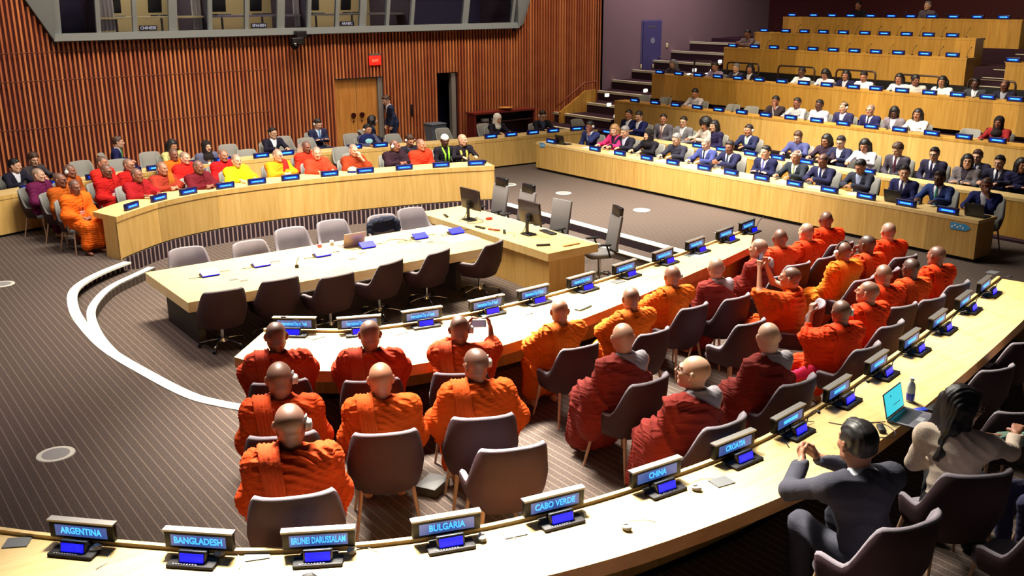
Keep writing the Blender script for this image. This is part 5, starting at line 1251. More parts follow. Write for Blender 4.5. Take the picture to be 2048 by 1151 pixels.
# ================================================================= materials of the place
W_TOP = wood('veneer_top', srgb(226, 190, 122), srgb(240, 208, 146), .38, False)
W_PAN = wood('veneer_panel', srgb(204, 160, 86), srgb(222, 182, 110), .45, True, 1.35)
W_PANY = wood('veneer_panel_rows', srgb(202, 156, 80), srgb(222, 180, 104), .45, True, 1.9, 'Y')
W_EDGE = wood('veneer_edge', srgb(200, 140, 78), srgb(218, 160, 96), .45, False)
W_TIER = wood('veneer_tiers', srgb(186, 134, 52), srgb(208, 158, 74), .45, True, .62, 'Y')
W_DOOR = wood('veneer_door', srgb(168, 110, 46), srgb(192, 134, 66), .45, True)
BLACK = mat('black_plinth', srgb(12, 10, 12), .6)
PLB = mat('plastic_black', srgb(20, 20, 24), .4)
PLW = mat('plastic_white', srgb(228, 224, 218), .35)
METAL = mat('brushed_metal', srgb(150, 146, 142), .4, metal=.8)
CHROME = mat('chrome', srgb(205, 205, 208), .15, metal=1.0)
FAB = mat('seat_fabric', srgb(128, 120, 128), .9, .10, 40, .3, 160)
FABD = mat('chair_shell_shaded', srgb(50, 24, 32), .8, .10, 30, .25, 160)  # shade of the unlit backs put into the shell colour; fabric is grey-purple
FABL = mat('seat_fabric_light', srgb(140, 138, 132), .9, .10, 40, .3, 160)
LEGW = mat('chair_leg', srgb(176, 140, 112), .45)
WHITE = mat('paper', srgb(238, 236, 230), .6)
NOSE = mat('step_nosing', srgb(250, 250, 235), .5)
NAVY = mat('sign_navy', srgb(8, 14, 70), .35)
SIGNB = mat('sign_case', srgb(8, 8, 14), .5, spec=.2)
DISP = mat('sign_display', srgb(50, 66, 120), .35, emit=srgb(64, 92, 165), es=.75)
LETT = mat('sign_letters', srgb(90, 190, 255), .4, emit=srgb(70, 180, 255), es=1.5)
BLUE = mat('console_screen', srgb(10, 16, 220), .3, emit=srgb(8, 18, 235), es=1.1)
FARB = mat('sign_glow', srgb(12, 60, 200), .3, emit=srgb(10, 70, 215), es=.8)
GREYP = mat('desk_socket', srgb(96, 98, 100), .5)
REDW = mat('dark_red_wall', srgb(70, 12, 18), .8, .2, 1.5)
def carpet(name, stripes, base, line, sx=.092, wd=.13):
    m = bpy.data.materials.new(name); m.use_nodes = True; nt = m.node_tree; N = nt.nodes; L = nt.links; b = N['Principled BSDF']
    b.inputs['Roughness'].default_value = .95; b.inputs['Specular IOR Level'].default_value = .15
    g = N.new('ShaderNodeNewGeometry'); n = N.new('ShaderNodeTexNoise'); n.inputs['Scale'].default_value = 55; n.inputs['Detail'].default_value = 3
    L.new(g.outputs['Position'], n.inputs['Vector'])
    cr = N.new('ShaderNodeValToRGB'); cr.color_ramp.elements[0].position = .3; cr.color_ramp.elements[1].position = .72
    cr.color_ramp.elements[0].color = tuple(c*.72 for c in base[:3])+(1,); cr.color_ramp.elements[1].color = tuple(min(1, c*1.3) for c in base[:3])+(1,)
    L.new(n.outputs['Fac'], cr.inputs[0]); out = cr.outputs[0]
    if stripes:
        sp = N.new('ShaderNodeSeparateXYZ'); L.new(g.outputs['Position'], sp.inputs[0])
        a = N.new('ShaderNodeMath'); a.operation = 'MULTIPLY'; a.inputs[1].default_value = 1/sx; L.new(sp.outputs['X'], a.inputs[0])
        f = N.new('ShaderNodeMath'); f.operation = 'FRACT'; L.new(a.outputs[0], f.inputs[0])
        c = N.new('ShaderNodeMath'); c.operation = 'LESS_THAN'; c.inputs[1].default_value = wd; L.new(f.outputs[0], c.inputs[0])
        mx = N.new('ShaderNodeMixRGB'); mx.inputs[2].default_value = line; L.new(c.outputs[0], mx.inputs[0]); L.new(out, mx.inputs[1]); out = mx.outputs[0]
    L.new(out, b.inputs['Base Color']); return m
CARP = carpet('carpet_striped', True, srgb(86, 74, 68), srgb(126, 110, 98), .092, .11)
CARPD = carpet('carpet_tiers', False, srgb(56, 34, 44), srgb(90, 70, 70))
RISER = carpet('carpet_riser', True, srgb(52, 40, 46), srgb(160, 135, 130), .10, .3)

# ================================================================= chairs
def shell_mesh(zb=.38, zt=.94, arm=.63, wd=.31, dp=.29, fw_=.13, thick=.045, splay=0.0):
    """wraparound shell: a tall back with rounded shoulders that drops to short arms"""
    mb = MB(); n = 44; rows = []
    for i in range(n+1):
        u = -1+2*i/n; s = abs(u); ph = s*1.0
        # plan curve
        if s < .72:
            a = s/.72*(PI/2); x = wd*math.sin(a)**.75; y = -dp*max(math.cos(a), 0)**.75 if a < PI/2 else 0
        else:
            x = wd; y = (s-.72)/.28*fw_
        x *= math.copysign(1, u) if u else 0
        back = max(0.0, min(1.0, (-y)/dp))
        t = min(1, max(0, (s-.36)/.30)); t = t*t*(3-2*t); h = zt*(1-t)+arm*t
        if s > .9: h -= (s-.9)*.25
        h += .012*math.cos(u*4)
        zbb = zb+.02*s
        lean = -.07*back
        nx, ny = (x/wd, y/dp) if s < .72 else (math.copysign(1, u), 0)
        l = math.hypot(nx, ny) or 1; nx /= l; ny /= l
        def P(z, o):
            q = (z-zb)/(zt-zb); tp = 1-.16*(1-min(1, (z-zb)/.24))
            return (x*tp+nx*o, y*tp+lean*q*1.2+ny*o, z)
        T = thick
        rows.append([P(zbb, 0), P(zbb+(h-zbb)*.35, .012), P(zbb+(h-zbb)*.7, .008), P(h-.02, 0), P(h, -T*.5), P(h-.02, -T), P(zbb+(h-zbb)*.6, -T*.95), P(zbb+(h-zbb)*.3, -T), P(zbb, -T*.6)])
    m = len(rows[0]); vs = [p for r in rows for p in r]
    for i in range(n):
        for k in range(m):
            a = (i*m+k, i*m+(k+1) % m, (i+1)*m+(k+1) % m, (i+1)*m+k)
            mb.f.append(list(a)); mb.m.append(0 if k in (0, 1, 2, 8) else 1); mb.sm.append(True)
    mb.v = [tuple(v) for v in vs]
    mb.f.append(list(range(m))[::-1]); mb.m.append(1); mb.sm.append(False)
    mb.f.append([n*m+k for k in range(m)]); mb.m.append(1); mb.sm.append(False)
    return mb.mesh('shell')
def seat_mesh():
    mb = MB(); mb.rbox((0, .02, .43), (.50, .50, .10), .16); return mb.mesh('seat')
_legm = {}
def leg_mesh(sx, sy):
    k = (sx, sy)
    if k not in _legm:
        mb = MB(); mb.cyl((sx*.20, sy*.18, .40), (sx*.26, sy*.25, 0), .018, .011); _legm[k] = mb.mesh('leg')
    return _legm[k]
_base = {}
def swivel_parts(t):
    if not _base:
        mb = MB(); mb.cyl((0, 0, .10), (0, 0, .40), .028, .028); mb.cyl((0, 0, .08), (0, 0, .13), .045, .035); _base['column'] = mb.mesh('column')
        for k in range(5):
            a = k*2*PI/5+.3; mb = MB(); e = (math.cos(a)*.33, math.sin(a)*.33)
            mb.tube([(e[0]*.08, e[1]*.08, .12), (e[0]*.6, e[1]*.6, .105), (e[0], e[1], .075)], [.018, .015, .011]); _base['spoke%d' % k] = mb.mesh('base_arm')
            mb = MB(); q = Vector((-math.sin(a), math.cos(a), 0))*.018
            for s_ in (-1, 1):
                c = Vector((e[0], e[1], .030)); mb.cyl(c+q*s_*1.15, c+q*s_*.35, .030, .030, 0, 14)
            mb.cyl((e[0], e[1], .04), (e[0], e[1], .08), .009, .009); _base['caster%d' % k] = mb.mesh('caster')
    link('column', _base['column'], CHROME, t)
    for k in range(5):
        s_ = link('base_arm', _base['spoke%d' % k], CHROME, t); link('caster', _base['caster%d' % k], PLB, s_)
def make_chair(kind, name='armchair'):
    t = thing(name, 'x', 'chair', (0, 0, -50))
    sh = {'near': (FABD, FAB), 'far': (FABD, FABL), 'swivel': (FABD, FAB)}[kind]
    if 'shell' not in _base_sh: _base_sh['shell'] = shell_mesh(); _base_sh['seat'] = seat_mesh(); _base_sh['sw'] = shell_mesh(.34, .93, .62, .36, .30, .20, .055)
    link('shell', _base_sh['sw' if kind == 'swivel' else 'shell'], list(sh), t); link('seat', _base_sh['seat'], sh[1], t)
    if kind == 'swivel': swivel_parts(t)
    else:
        for sx in (-1, 1):
            for sy in (-1, 1): link('leg', leg_mesh(sx, sy), LEGW, t)
    return t
_base_sh = {}
_chairs = {}
def chair(kind, x, y, z, az, label, group=None, s=1.0):
    k = kind
    if k not in _chairs:
        t = make_chair(kind, 'swivel_chair' if kind == 'swivel' else 'armchair'); _chairs[k] = t
        t.location = (x, y, z); t.rotation_euler = (0, 0, math.radians(az-90)); t.scale = (s, s, s); tag(t, label, 'chair', group); return t
    r = dup(_chairs[k], (x, y, z), math.radians(az-90), label, 'chair', group, s)
    if not group and 'group' in r: del r['group']
    return r
# ================================================================= writing
_txt = {}
def text_mesh(s, size, mat_=None, font=None):
    k = (s, size)
    if k in _txt: return _txt[k]
    cu = bpy.data.curves.new('lettering', 'FONT'); cu.body = s; cu.size = size; cu.align_x = 'CENTER'; cu.align_y = 'CENTER'; cu.extrude = .0012; cu.resolution_u = 3
    cu.offset = size*.018
    o = bpy.data.objects.new('tmp', cu); C.objects.link(o); dg = bpy.context.evaluated_depsgraph_get()
    me = bpy.data.meshes.new_from_object(o.evaluated_get(dg)); bpy.data.objects.remove(o); bpy.data.curves.remove(cu)
    me.name = 'lettering'; me.materials.clear(); _txt[k] = me; return me
def dash_mesh(w_, h, n=9):
    mb = MB(); r = random.Random(n)
    x = -w_/2
    while x < w_/2:
        q = r.uniform(.5, 1.0)*w_/n; mb.box((x+q/2, 0, 0), (q*.8, .003, h*r.uniform(.75, 1))); x += q
    return mb.mesh('lettering')
FACE = Matrix(((1, 0, 0, 0), (0, 0, -1, 0), (0, 1, 0, 0), (0, 0, 0, 1)))   # text in the x-z plane read from -y
_sg = {}
def sign(style, x, y, z, az, text, label, group=None):
    """desk name display; az = direction the readable face looks to. origin on the desk top"""
    t = thing('name_display', label, 'sign', (x, y, z), math.radians(az+90), group)
    if 'case' not in _sg:
        mb = MB(); mb.rbox((0, 0, .115), (.50, .050, .13), .012); _sg['case'] = mb.mesh('case')
        mb = MB(); mb.box((0, 0, .185), (.51, .062, .014)); _sg['rail'] = mb.mesh('top_rail')
        mb = MB(); mb.box((0, -.0262, .115), (.40, .002, .085)); mb.box((0, .0262, .115), (.40, .002, .085)); _sg['disp'] = mb.mesh('display')
        mb = MB(); mb.box((0, 0, .004), (.26, .10, .008)); mb.cyl((-.05, 0, .0), (-.05, 0, .06), .010); mb.cyl((.05, 0, 0), (.05, 0, .06), .010); _sg['foot'] = mb.mesh('foot')
        mb = MB(); mb.rbox((0, 0, .065), (.40, .06, .13), .012); _sg['casef'] = mb.mesh('case')
        mb = MB(); mb.box((0, -.0312, .068), (.30, .002, .052)); _sg['dispf'] = mb.mesh('display')
    if style == 'near':
        link('case', _sg['case'], SIGNB, t); link('top_rail', _sg['rail'], METAL, t); link('display', _sg['disp'], DISP, t); link('foot', _sg['foot'], PLB, t)
        n = len(text); sz = min(.056, .40/(n*.56) if n else .06)
        tm = text_mesh(text, sz) if text else cached('dashn', lambda: dash_mesh(.22, .035, 10))
        wd = max(v.co.x for v in tm.vertices)-min(v.co.x for v in tm.vertices)
        sy_ = min(.056/sz*1.25, 2.2) if text else 1
        for s_ in (1, -1):
            m4 = Matrix.Translation((0, -.0285*s_, .115)) @ Matrix.Rotation(0 if s_ > 0 else PI, 4, 'Z') @ (FACE if text else Matrix.Identity(4)) @ Matrix.Diagonal((min(1, .37/wd), sy_ if text else 1, 1, 1))
            link('lettering', tm, LETT, t, m4)
    else:
        link('case', _sg['casef'], NAVY, t); d_ = link('display', _sg['dispf'], FARB, t)
        if text == 'day': tm = text_mesh('International Day of Vesak', .030); m4 = Matrix.Translation((0, -.0335, .068)) @ FACE @ Matrix.Diagonal((.72, 1.3, 1, 1))
        else: tm = cached('dashf', lambda: dash_mesh(.22, .030, 9)); m4 = Matrix.Translation((0, -.033, .068))
        link('lettering', tm, LETT, t, m4)
    return t
_cs = {}
def console(x, y, z, az, label, group=None, mic=True, micdir=.5):
    """delegate microphone unit; az = direction towards the seat"""
    t = thing('microphone_console', label, 'microphone', (x, y, z), math.radians(az+90), group)
    if not _cs:
        mb = MB(); mb.rbox((0, 0, .012), (.34, .13, .024), .012); _cs['b'] = mb.mesh('base')
        mb = MB(); mb.rbox((.0, .01, .055), (.20, .035, .085), .01, 0, 0, -.25); _cs['h'] = mb.mesh('screen_housing')
        mb = MB(); mb.box((0, -.014, .056), (.17, .004, .060), rx=-.25); _cs['s'] = mb.mesh('screen')
        mb = MB(); mb.tube([(.13, .02, .02), (.135, .01, .12), (.10, -.06, .22), (-.02, -.16, .28)], .005, 0, 6); _cs['g'] = mb.mesh('gooseneck')
        mb = MB(); mb.tube([(-.02, -.16, .28), (-.055, -.188, .288)], [.013, .014]); _cs['m'] = mb.mesh('microphone_head')
        mb = MB(); [mb.cyl((-.12+.02*i, -.045, .022), (-.12+.02*i, -.045, .028), .006) for i in range(9)]; _cs['k'] = mb.mesh('buttons')
    link('base', _cs['b'], mat('console_grey', srgb(34, 32, 34), .6, spec=.2), t); link('screen_housing', _cs['h'], PLB, t); link('screen', _cs['s'], BLUE, t); link('buttons', _cs['k'], METAL, t)
    if mic:
        g_ = link('gooseneck', _cs['g'], PLB, t); link('microphone_head', _cs['m'], PLB, g_)
    return t
def gooseneck(x, y, z, az, label, group):
    t = thing('desk_microphone', label, 'microphone', (x, y, z), math.radians(az-90), group)
    if 'dm' not in _cs2:
        mb = MB(); mb.cyl((0, 0, 0), (0, 0, .02), .04, .035); _cs2['dmb'] = mb.mesh('base')
        mb = MB(); mb.tube([(0, 0, .01), (0, .02, .12), (.02, .05, .20), (.04, .09, .25)], .005, 0, 6); _cs2['dm'] = mb.mesh('gooseneck')
        mb = MB(); mb.tube([(.04, .09, .25), (.052, .11, .27)], .013); _cs2['dmh'] = mb.mesh('microphone_head')
    link('base', _cs2['dmb'], PLB, t); g_ = link('gooseneck', _cs2['dm'], PLB, t); link('microphone_head', _cs2['dmh'], PLB, g_)
_cs2 = {}
ORD = ['first', 'second', 'third', 'fourth', 'fifth', 'sixth', 'seventh', 'eighth', 'ninth', 'tenth', 'eleventh', 'twelfth', 'thirteenth', 'fourteenth', 'fifteenth', 'sixteenth', 'seventeenth', 'eighteenth', 'nineteenth', 'twentieth']

# ================================================================= the room
OUT1 = catmull([(3.66, 10.05), (3.4, 10.48), (3.2, 10.95), (3.02, 11.9), (2.84, 13.3), (2.86, 14.8), (3.0, 15.84), (3.2, 16.55), (3.52, 17.06), (3.95, 17.5), (4.42, 17.86)], 6)
FARIN = catmull([(4.42, 18.02), (4.9, 18.45), (5.6, 18.95), (6.5, 19.28), (7.5, 19.4), (8.6, 19.38), (9.7, 19.25), (11.4, 18.9), (12.95, 18.34)], 5)
FAROUT = catmull([(4.2, 18.75), (4.65, 19.2), (5.35, 19.68), (6.35, 20.02), (7.5, 20.14), (8.7, 20.11), (9.85, 19.95), (11.6, 19.58), (13.15, 19.05)], 5)
NEARIN = catmull([(4.06, 10.44), (4.5, 10.08), (5.0, 9.75), (6.03, 9.52), (7.23, 9.49), (8.55, 9.62), (10.29, 9.94), (11.5, 10.2), (12.75, 10.50)], 5)
NEAROUT = catmull([(3.44, 9.80), (3.62, 9.35), (4.0, 8.85), (4.6, 8.5), (5.3, 8.35), (6.1, 8.34), (7.64, 8.58), (10.06, 9.18), (11.6, 9.62), (13.0, 10.02)], 5)
PIT_R = 12.75
hole = [p for p in OUT1] + FARIN[1:] + [(PIT_R+.3, 18.0), (PIT_R, 17.9), (PIT_R, 10.9)] + NEARIN[::-1][1:]
hole = [tuple(h) for h in hole]
def floor_mesh():
    bm = bmesh.new(); O = [(-6, -3), (34, -3), (34, 29.5), (-6, 29.5)]
    def loop(pts, z=0):
        vs = [bm.verts.new((p[0], p[1], z)) for p in pts]; return [bm.edges.new((vs[i], vs[(i+1) % len(vs)])) for i in range(len(vs))]
    e = loop(O)+loop(hole)
    bmesh.ops.triangle_fill(bm, edges=e, use_beauty=True, normal=(0, 0, 1))
    me = bpy.data.meshes.new('floor'); bm.to_mesh(me); bm.free(); return me
o = link('floor', floor_mesh(), CARP); o['kind'] = 'structure'
# sunken centre: riser, treads, lower floor
mb = MB(); n = len(hole)
for i in range(n):
    a, b = hole[i], hole[(i+1) % n]
    mb.add([(a[0], a[1], -.30), (b[0], b[1], -.30), (b[0], b[1], 0), (a[0], a[1], 0)], [(0, 1, 2, 3)])
struct('trim_1', mb, RISER)
mb = MB(); mb.add([(2.3, 8.9, -.30), (14, 8.9, -.30), (14, 20, -.30), (2.3, 20, -.30)], [(0, 1, 2, 3)]); struct('floor_lower', mb, CARP)
IN2 = catmull([(3.75, 10.2), (3.52, 10.75), (3.36, 11.3), (3.22, 12.2), (3.12, 13.2), (3.14, 14.3), (3.3, 15.42), (3.56, 16.15), (3.98, 16.85), (4.55, 17.38), (4.9, 17.7)], 6)
mb = MB(); q = len(IN2)
for i in range(q-1):
    a, b = OUT1[min(i, len(OUT1)-1)], OUT1[min(i+1, len(OUT1)-1)]; c, d = IN2[i], IN2[i+1]
    mb.add([(a[0], a[1], -.15), (c[0], c[1], -.15), (d[0], d[1], -.15), (b[0], b[1], -.15)], [(0, 1, 2, 3)])
    mb.add([(c[0], c[1], -.15), (c[0], c[1], -.30), (d[0], d[1], -.30), (d[0], d[1], -.15)], [(0, 1, 2, 3)])
mb.box((PIT_R-.22, 14.4, -.225), (.44, 7.4, .15)); struct('trim_2', mb, CARP)
def band(line, w0, z, h=.012):
    L2 = offset(line, w0); m_ = MB(); k = len(line)
    for i in range(k-1):
        a, b, c, d = line[i], line[i+1], L2[i+1], L2[i]
        m_.add([(a[0], a[1], z+h), (b[0], b[1], z+h), (c[0], c[1], z+h), (d[0], d[1], z+h), (a[0], a[1], z-.02), (b[0], b[1], z-.02), (c[0], c[1], z-.02), (d[0], d[1], z-.02)],
               [(3, 2, 1, 0), (0, 1, 5, 4), (2, 3, 7, 6)])
        if i == 0: m_.add([(a[0], a[1], z+h), (d[0], d[1], z+h), (d[0], d[1], z-.02), (a[0], a[1], z-.02)], [(0, 1, 2, 3)])
        if i == k-2: m_.add([(b[0], b[1], z+h), (c[0], c[1], z+h), (c[0], c[1], z-.02), (b[0], b[1], z-.02)], [(0, 1, 2, 3)])
    return m_
struct('trim_3', band(OUT1, -.15, 0), NOSE)
struct('trim_4', band(IN2, .13, -.15), NOSE)
mb = MB(); mb.box((PIT_R+.10, 14.35, .004), (.20, 7.5, .02)); struct('trim_5', mb, NOSE)
mb = MB(); mb.box((PIT_R-.40, 14.2, -.146), (.13, 7.2, .02)); struct('trim_6', mb, NOSE)

# ---- slatted wall with its doors and the glazed booths above
WY = 27.0
def slat_mat():
    m = bpy.data.materials.new('slat_wood'); m.use_nodes = True; nt = m.node_tree; N = nt.nodes; L = nt.links; b = N['Principled BSDF']; b.inputs['Roughness'].default_value = .45
    g = N.new('ShaderNodeNewGeometry'); sp = N.new('ShaderNodeSeparateXYZ'); L.new(g.outputs['Position'], sp.inputs[0])
    a = N.new('ShaderNodeMath'); a.operation = 'MULTIPLY'; a.inputs[1].default_value = 1/.115; L.new(sp.outputs['X'], a.inputs[0])
    f = N.new('ShaderNodeMath'); f.operation = 'ROUND'; L.new(a.outputs[0], f.inputs[0]); wn = N.new('ShaderNodeTexWhiteNoise'); wn.noise_dimensions = '1D'; L.new(f.outputs[0], wn.inputs['W'])
    n = N.new('ShaderNodeTexNoise'); n.inputs['Scale'].default_value = 2.2; L.new(g.outputs['Position'], n.inputs['Vector'])
    ad = N.new('ShaderNodeMath'); ad.operation = 'ADD'; L.new(wn.outputs['Value'], ad.inputs[0]); L.new(n.outputs['Fac'], ad.inputs[1])
    h = N.new('ShaderNodeMath'); h.operation = 'MULTIPLY'; h.inputs[1].default_value = .5; L.new(ad.outputs[0], h.inputs[0])
    cr = N.new('ShaderNodeValToRGB'); cr.color_ramp.elements[0].position = .2; cr.color_ramp.elements[1].position = .8
    cr.color_ramp.elements[0].color = srgb(160, 84, 54); cr.color_ramp.elements[1].color = srgb(206, 130, 78)
    L.new(h.outputs[0], cr.inputs[0]); L.new(cr.outputs[0], b.inputs['Base Color']); return m
SLAT = slat_mat()
DOORS = [(13.28, 14.92, 2.24), (16.88, 17.62, 2.24)]
BX0, BX1, BZ0 = 5.62, 19.95, 3.56
mb = MB(); PITCH = .115; WX1 = 23.7
k = 0; x = -3.0
while x < WX1:
    segs = []
    d = [q for q in DOORS if q[0]-.02 < x < q[1]+.02]
    lo = d[0][2] if d else 0.0
    hi = 7.5
    bl = BX0-1.05; br = BX1+.75
    if bl < x < BX0: hi = BZ0+(BX0-x)/1.05*1.9
    elif BX0 <= x <= BX1: hi = BZ0-.02
    elif BX1 < x < br: hi = BZ0+(x-BX1)/.75*1.3
    mb.box((x, WY-.03, (lo+hi)/2), (.046, .08, hi-lo)); x += PITCH
struct('wall_left', mb, SLAT)
mb = MB()
def wallrect(m_, x0, x1, z0, z1, y=WY+.03, t=.02): m_.box(((x0+x1)/2, y, (z0+z1)/2), (x1-x0, t, z1-z0))
wallrect(mb, -3, DOORS[0][0], 0, BZ0); wallrect(mb, DOORS[0][0], DOORS[0][1], 2.24, BZ0); wallrect(mb, DOORS[0][1], DOORS[1][0], 0, BZ0)
wallrect(mb, DOORS[1][0], DOORS[1][1], 2.24, BZ0); wallrect(mb, DOORS[1][1], WX1, 0, BZ0); wallrect(mb, -3, BX0, BZ0, 7.5); wallrect(mb, BX1, WX1, BZ0, 7.5)
struct('wall_left_backing', mb, mat('slat_backing', srgb(74, 18, 12), .8))
mb = MB(); mb.box((5, WY-.075, 2.62), (12.4, .012, .012)); mb.box((5, WY-.075, 1.45), (12.4, .012, .012)); mb.box((5, WY-.075, 3.3), (12.4, .012, .012)); struct('trim_7', mb, mat('slat_joint', srgb(120, 70, 45), .6))
mb = MB(); mb.box((9.5, WY-.05, .06), (25, .09, .12)); struct('baseboard_left', mb, BLACK)
mb = MB()
for i in range(3): mb.box((WX1-.02-i*.0, WY+.15, 3.75), (.30-.0*i, .36, 7.5))
struct('trim_8', mb, wood('slat_end_wood', srgb(150, 92, 34), srgb(180, 120, 50), .5, True))
# double door with round pulls
mb = MB(); mb.box((14.02, WY+.12, 1.10), (1.42, .05, 2.20)); d1 = struct('door_1', mb, W_DOOR)
mb = MB(); mb.box((14.02, WY+.092, 1.1), (.008, .004, 2.2)); mb.build('door_gap', BLACK, d1)
for q in (13.88, 14.17):
    mb = MB(); mb.cyl((q, WY+.10, 1.12), (q, WY+.03, 1.12), .075, .075, 0, 20); mb.cyl((q, WY+.10, .93), (q, WY+.06, .93), .022, .022); mb.build('round_pull', mat('pull_dark', srgb(60, 20, 14), .3, metal=.3), d1)
mb = MB(); mb.box((14.82, WY+.08, 1.1), (.16, .10, 2.2)); struct('trim_9', mb, mat('jamb_grey', srgb(120, 116, 112), .5))
# narrow open doorway to a dim back room
mb = MB(); mb.box((17.5, WY+.10, 1.1), (.16, .16, 2.22)); struct('trim_10', mb, mat('jamb_grey', srgb(120, 116, 112), .5))
mb = MB(); mb.box((17.2, WY+1.6, 1.2), (2.0, .05, 2.6)); mb.box((16.3, WY+.85, 1.2), (.05, 1.5, 2.6)); mb.box((18.2, WY+.85, 1.2), (.05, 1.5, 2.6)); struct('wall_back_room', mb, mat('backroom_paint', srgb(34, 36, 78), .8))
t = thing('stacked_chair', 'dark blue chair standing inside the narrow open doorway', 'chair', (17.15, WY+.9, 0), .3)
mb = MB(); mb.rbox((0, 0, .46), (.46, .44, .05), .06); mb.build('seat', mat('backroom_blue', srgb(26, 30, 74), .6), t)
mb = MB(); mb.rbox((0, .22, .78), (.46, .04, .40), .03); mb.build('backrest', mat('backroom_blue', srgb(26, 30, 74), .6), t)
for sx in (-1, 1):
    for sy in (-1, 1):
        mb = MB(); mb.cyl((sx*.2, sy*.18, 0), (sx*.2, sy*.18, .45), .012); mb.build('leg', METAL, t)
# exit sign
t = thing('exit_sign', 'red lit exit sign over the double wooden door', 'sign', (14.62, WY-.09, 2.60))
mb = MB(); mb.rbox((0, 0, .13), (.40, .05, .28), .015); mb.build('case', mat('exit_red', srgb(225, 36, 26), .4, emit=srgb(235, 38, 26), es=.9), t)
mb = MB(); mb.box((0, 0, .30), (.40, .07, .05)); mb.build('bracket', METAL, t)
link('lettering', text_mesh('EXIT', .11), mat('exit_letters', srgb(255, 120, 90), .4, emit=srgb(255, 120, 90), es=1.1), t, Matrix.Translation((0, -.029, .12)) @ FACE)
# booths: leaning glass front, frame, dim rooms behind
FRM = mat('booth_frame', srgb(128, 138, 142), .45)
GY0, GZ0, GY1, GZ1 = WY-.16, BZ0+.16, WY-.62, BZ0+2.3
mb = MB(); mb.box(((BX0+BX1)/2, WY-.12, BZ0+.09), (BX1-BX0, .30, .18)); mb.box(((BX0+BX1)/2, WY-.10, BZ0-.008), (BX1-BX0, .34, .016), 1)
struct('trim_11', mb, [FRM, BLACK])
mull = [5.72, 6.72, 7.62, 8.60, 9.60, 10.62, 11.62, 12.48, 13.36, 14.20, 15.04, 15.90, 17.85, 19.72]
mb = MB()
for i, xm in enumerate(mull):
    wv = .055 if i % 3 else .11
    mb.add([(xm-wv, GY0-.03, GZ0), (xm+wv, GY0-.03, GZ0), (xm+wv, GY0+.07, GZ0), (xm-wv, GY0+.07, GZ0), (xm-wv, GY1-.03, GZ1), (xm+wv, GY1-.03, GZ1), (xm+wv, GY1+.07, GZ1), (xm-wv, GY1+.07, GZ1)],
           [(0, 1, 5, 4), (1, 2, 6, 5), (2, 3, 7, 6), (3, 0, 4, 7), (4, 5, 6, 7)])
struct('trim_12', mb, FRM)
def glass():
    m = bpy.data.materials.new('booth_glass'); m.use_nodes = True; nt = m.node_tree; N = nt.nodes; b = N['Principled BSDF']
    b.inputs['Base Color'].default_value = (.9, .94, 1, 1); b.inputs['Transmission Weight'].default_value = 1; b.inputs['Roughness'].default_value = .02; b.inputs['IOR'].default_value = 1.02
    return m
GL = glass()
for i in range(len(mull)-1):
    a, b = mull[i]+.05, mull[i+1]-.05
    mb = MB(); mb.add([(a, GY0, GZ0), (b, GY0, GZ0), (b, GY1, GZ1), (a, GY1, GZ1), (a, GY0+.012, GZ0), (b, GY0+.012, GZ0), (b, GY1+.012, GZ1), (a, GY1+.012, GZ1)],
                      [(0, 1, 2, 3), (7, 6, 5, 4), (0, 4, 5, 1), (1, 5, 6, 2), (2, 6, 7, 3), (3, 7, 4, 0)])
    struct('window_%d' % (i+1), mb, GL)
# end cheeks of the booth band
mb = MB()
mb.add([(BX0+.02, WY-.27, BZ0), (BX0-1.15, WY-.05, BZ0+2.2), (BX0+.05, WY-.72, BZ0+2.2), (BX0+.02, WY+.02, BZ0), (BX0-1.15, WY+.02, BZ0+2.2), (BX0+.05, WY+.02, BZ0+2.2)], [(0, 2, 1), (3, 4, 5), (0, 1, 4, 3), (1, 2, 5, 4), (2, 0, 3, 5)])
struct('trim_13', mb, FRM)
mb = MB()
mb.add([(BX1-.05, WY-.27, BZ0), (BX1+.30, WY-.10, BZ0+.12), (BX1+.85, WY-.05, BZ0+1.5), (BX1-.25, WY-.55, BZ0+1.7), (BX1-.05, WY+.02, BZ0), (BX1+.30, WY+.02, BZ0+.12), (BX1+.85, WY+.02, BZ0+1.5), (BX1-.25, WY+.02, BZ0+1.7)],
       [(0, 1, 2, 3), (7, 6, 5, 4), (0, 4, 5, 1), (1, 5, 6, 2), (2, 6, 7, 3), (3, 7, 4, 0)])
struct('trim_14', mb, FRM)
BI = mat('booth_wall', srgb(150, 132, 92), .8); BDK = mat('booth_dark', srgb(26, 20, 52), .8)
mb = MB(); mb.box((12.8, WY+2.4, BZ0+1.2), (14.4, .06, 3.0)); struct('wall_booth_back', mb, BI)
mb = MB(); mb.box((12.8, WY+1.2, BZ0+.02), (14.4, 2.4, .04)); struct('floor_booth', mb, CARPD)
mb = MB()
for xd in (5.66, 6.74, 9.62, 12.5, 15.88, 19.9): mb.box((xd, WY+1.15, BZ0+1.2), (.08, 2.5, 2.6))
struct('wall_booth_divider', mb, mat('booth_divider', srgb(70, 56, 70), .8))
mb = MB(); mb.box((6.2, WY+1.2, BZ0+1.2), (1.0, .05, 2.4)); mb.box((17.9, WY+1.9, BZ0+1.2), (3.9, .05, 2.4)); struct('wall_booth_curtain', mb, BDK)
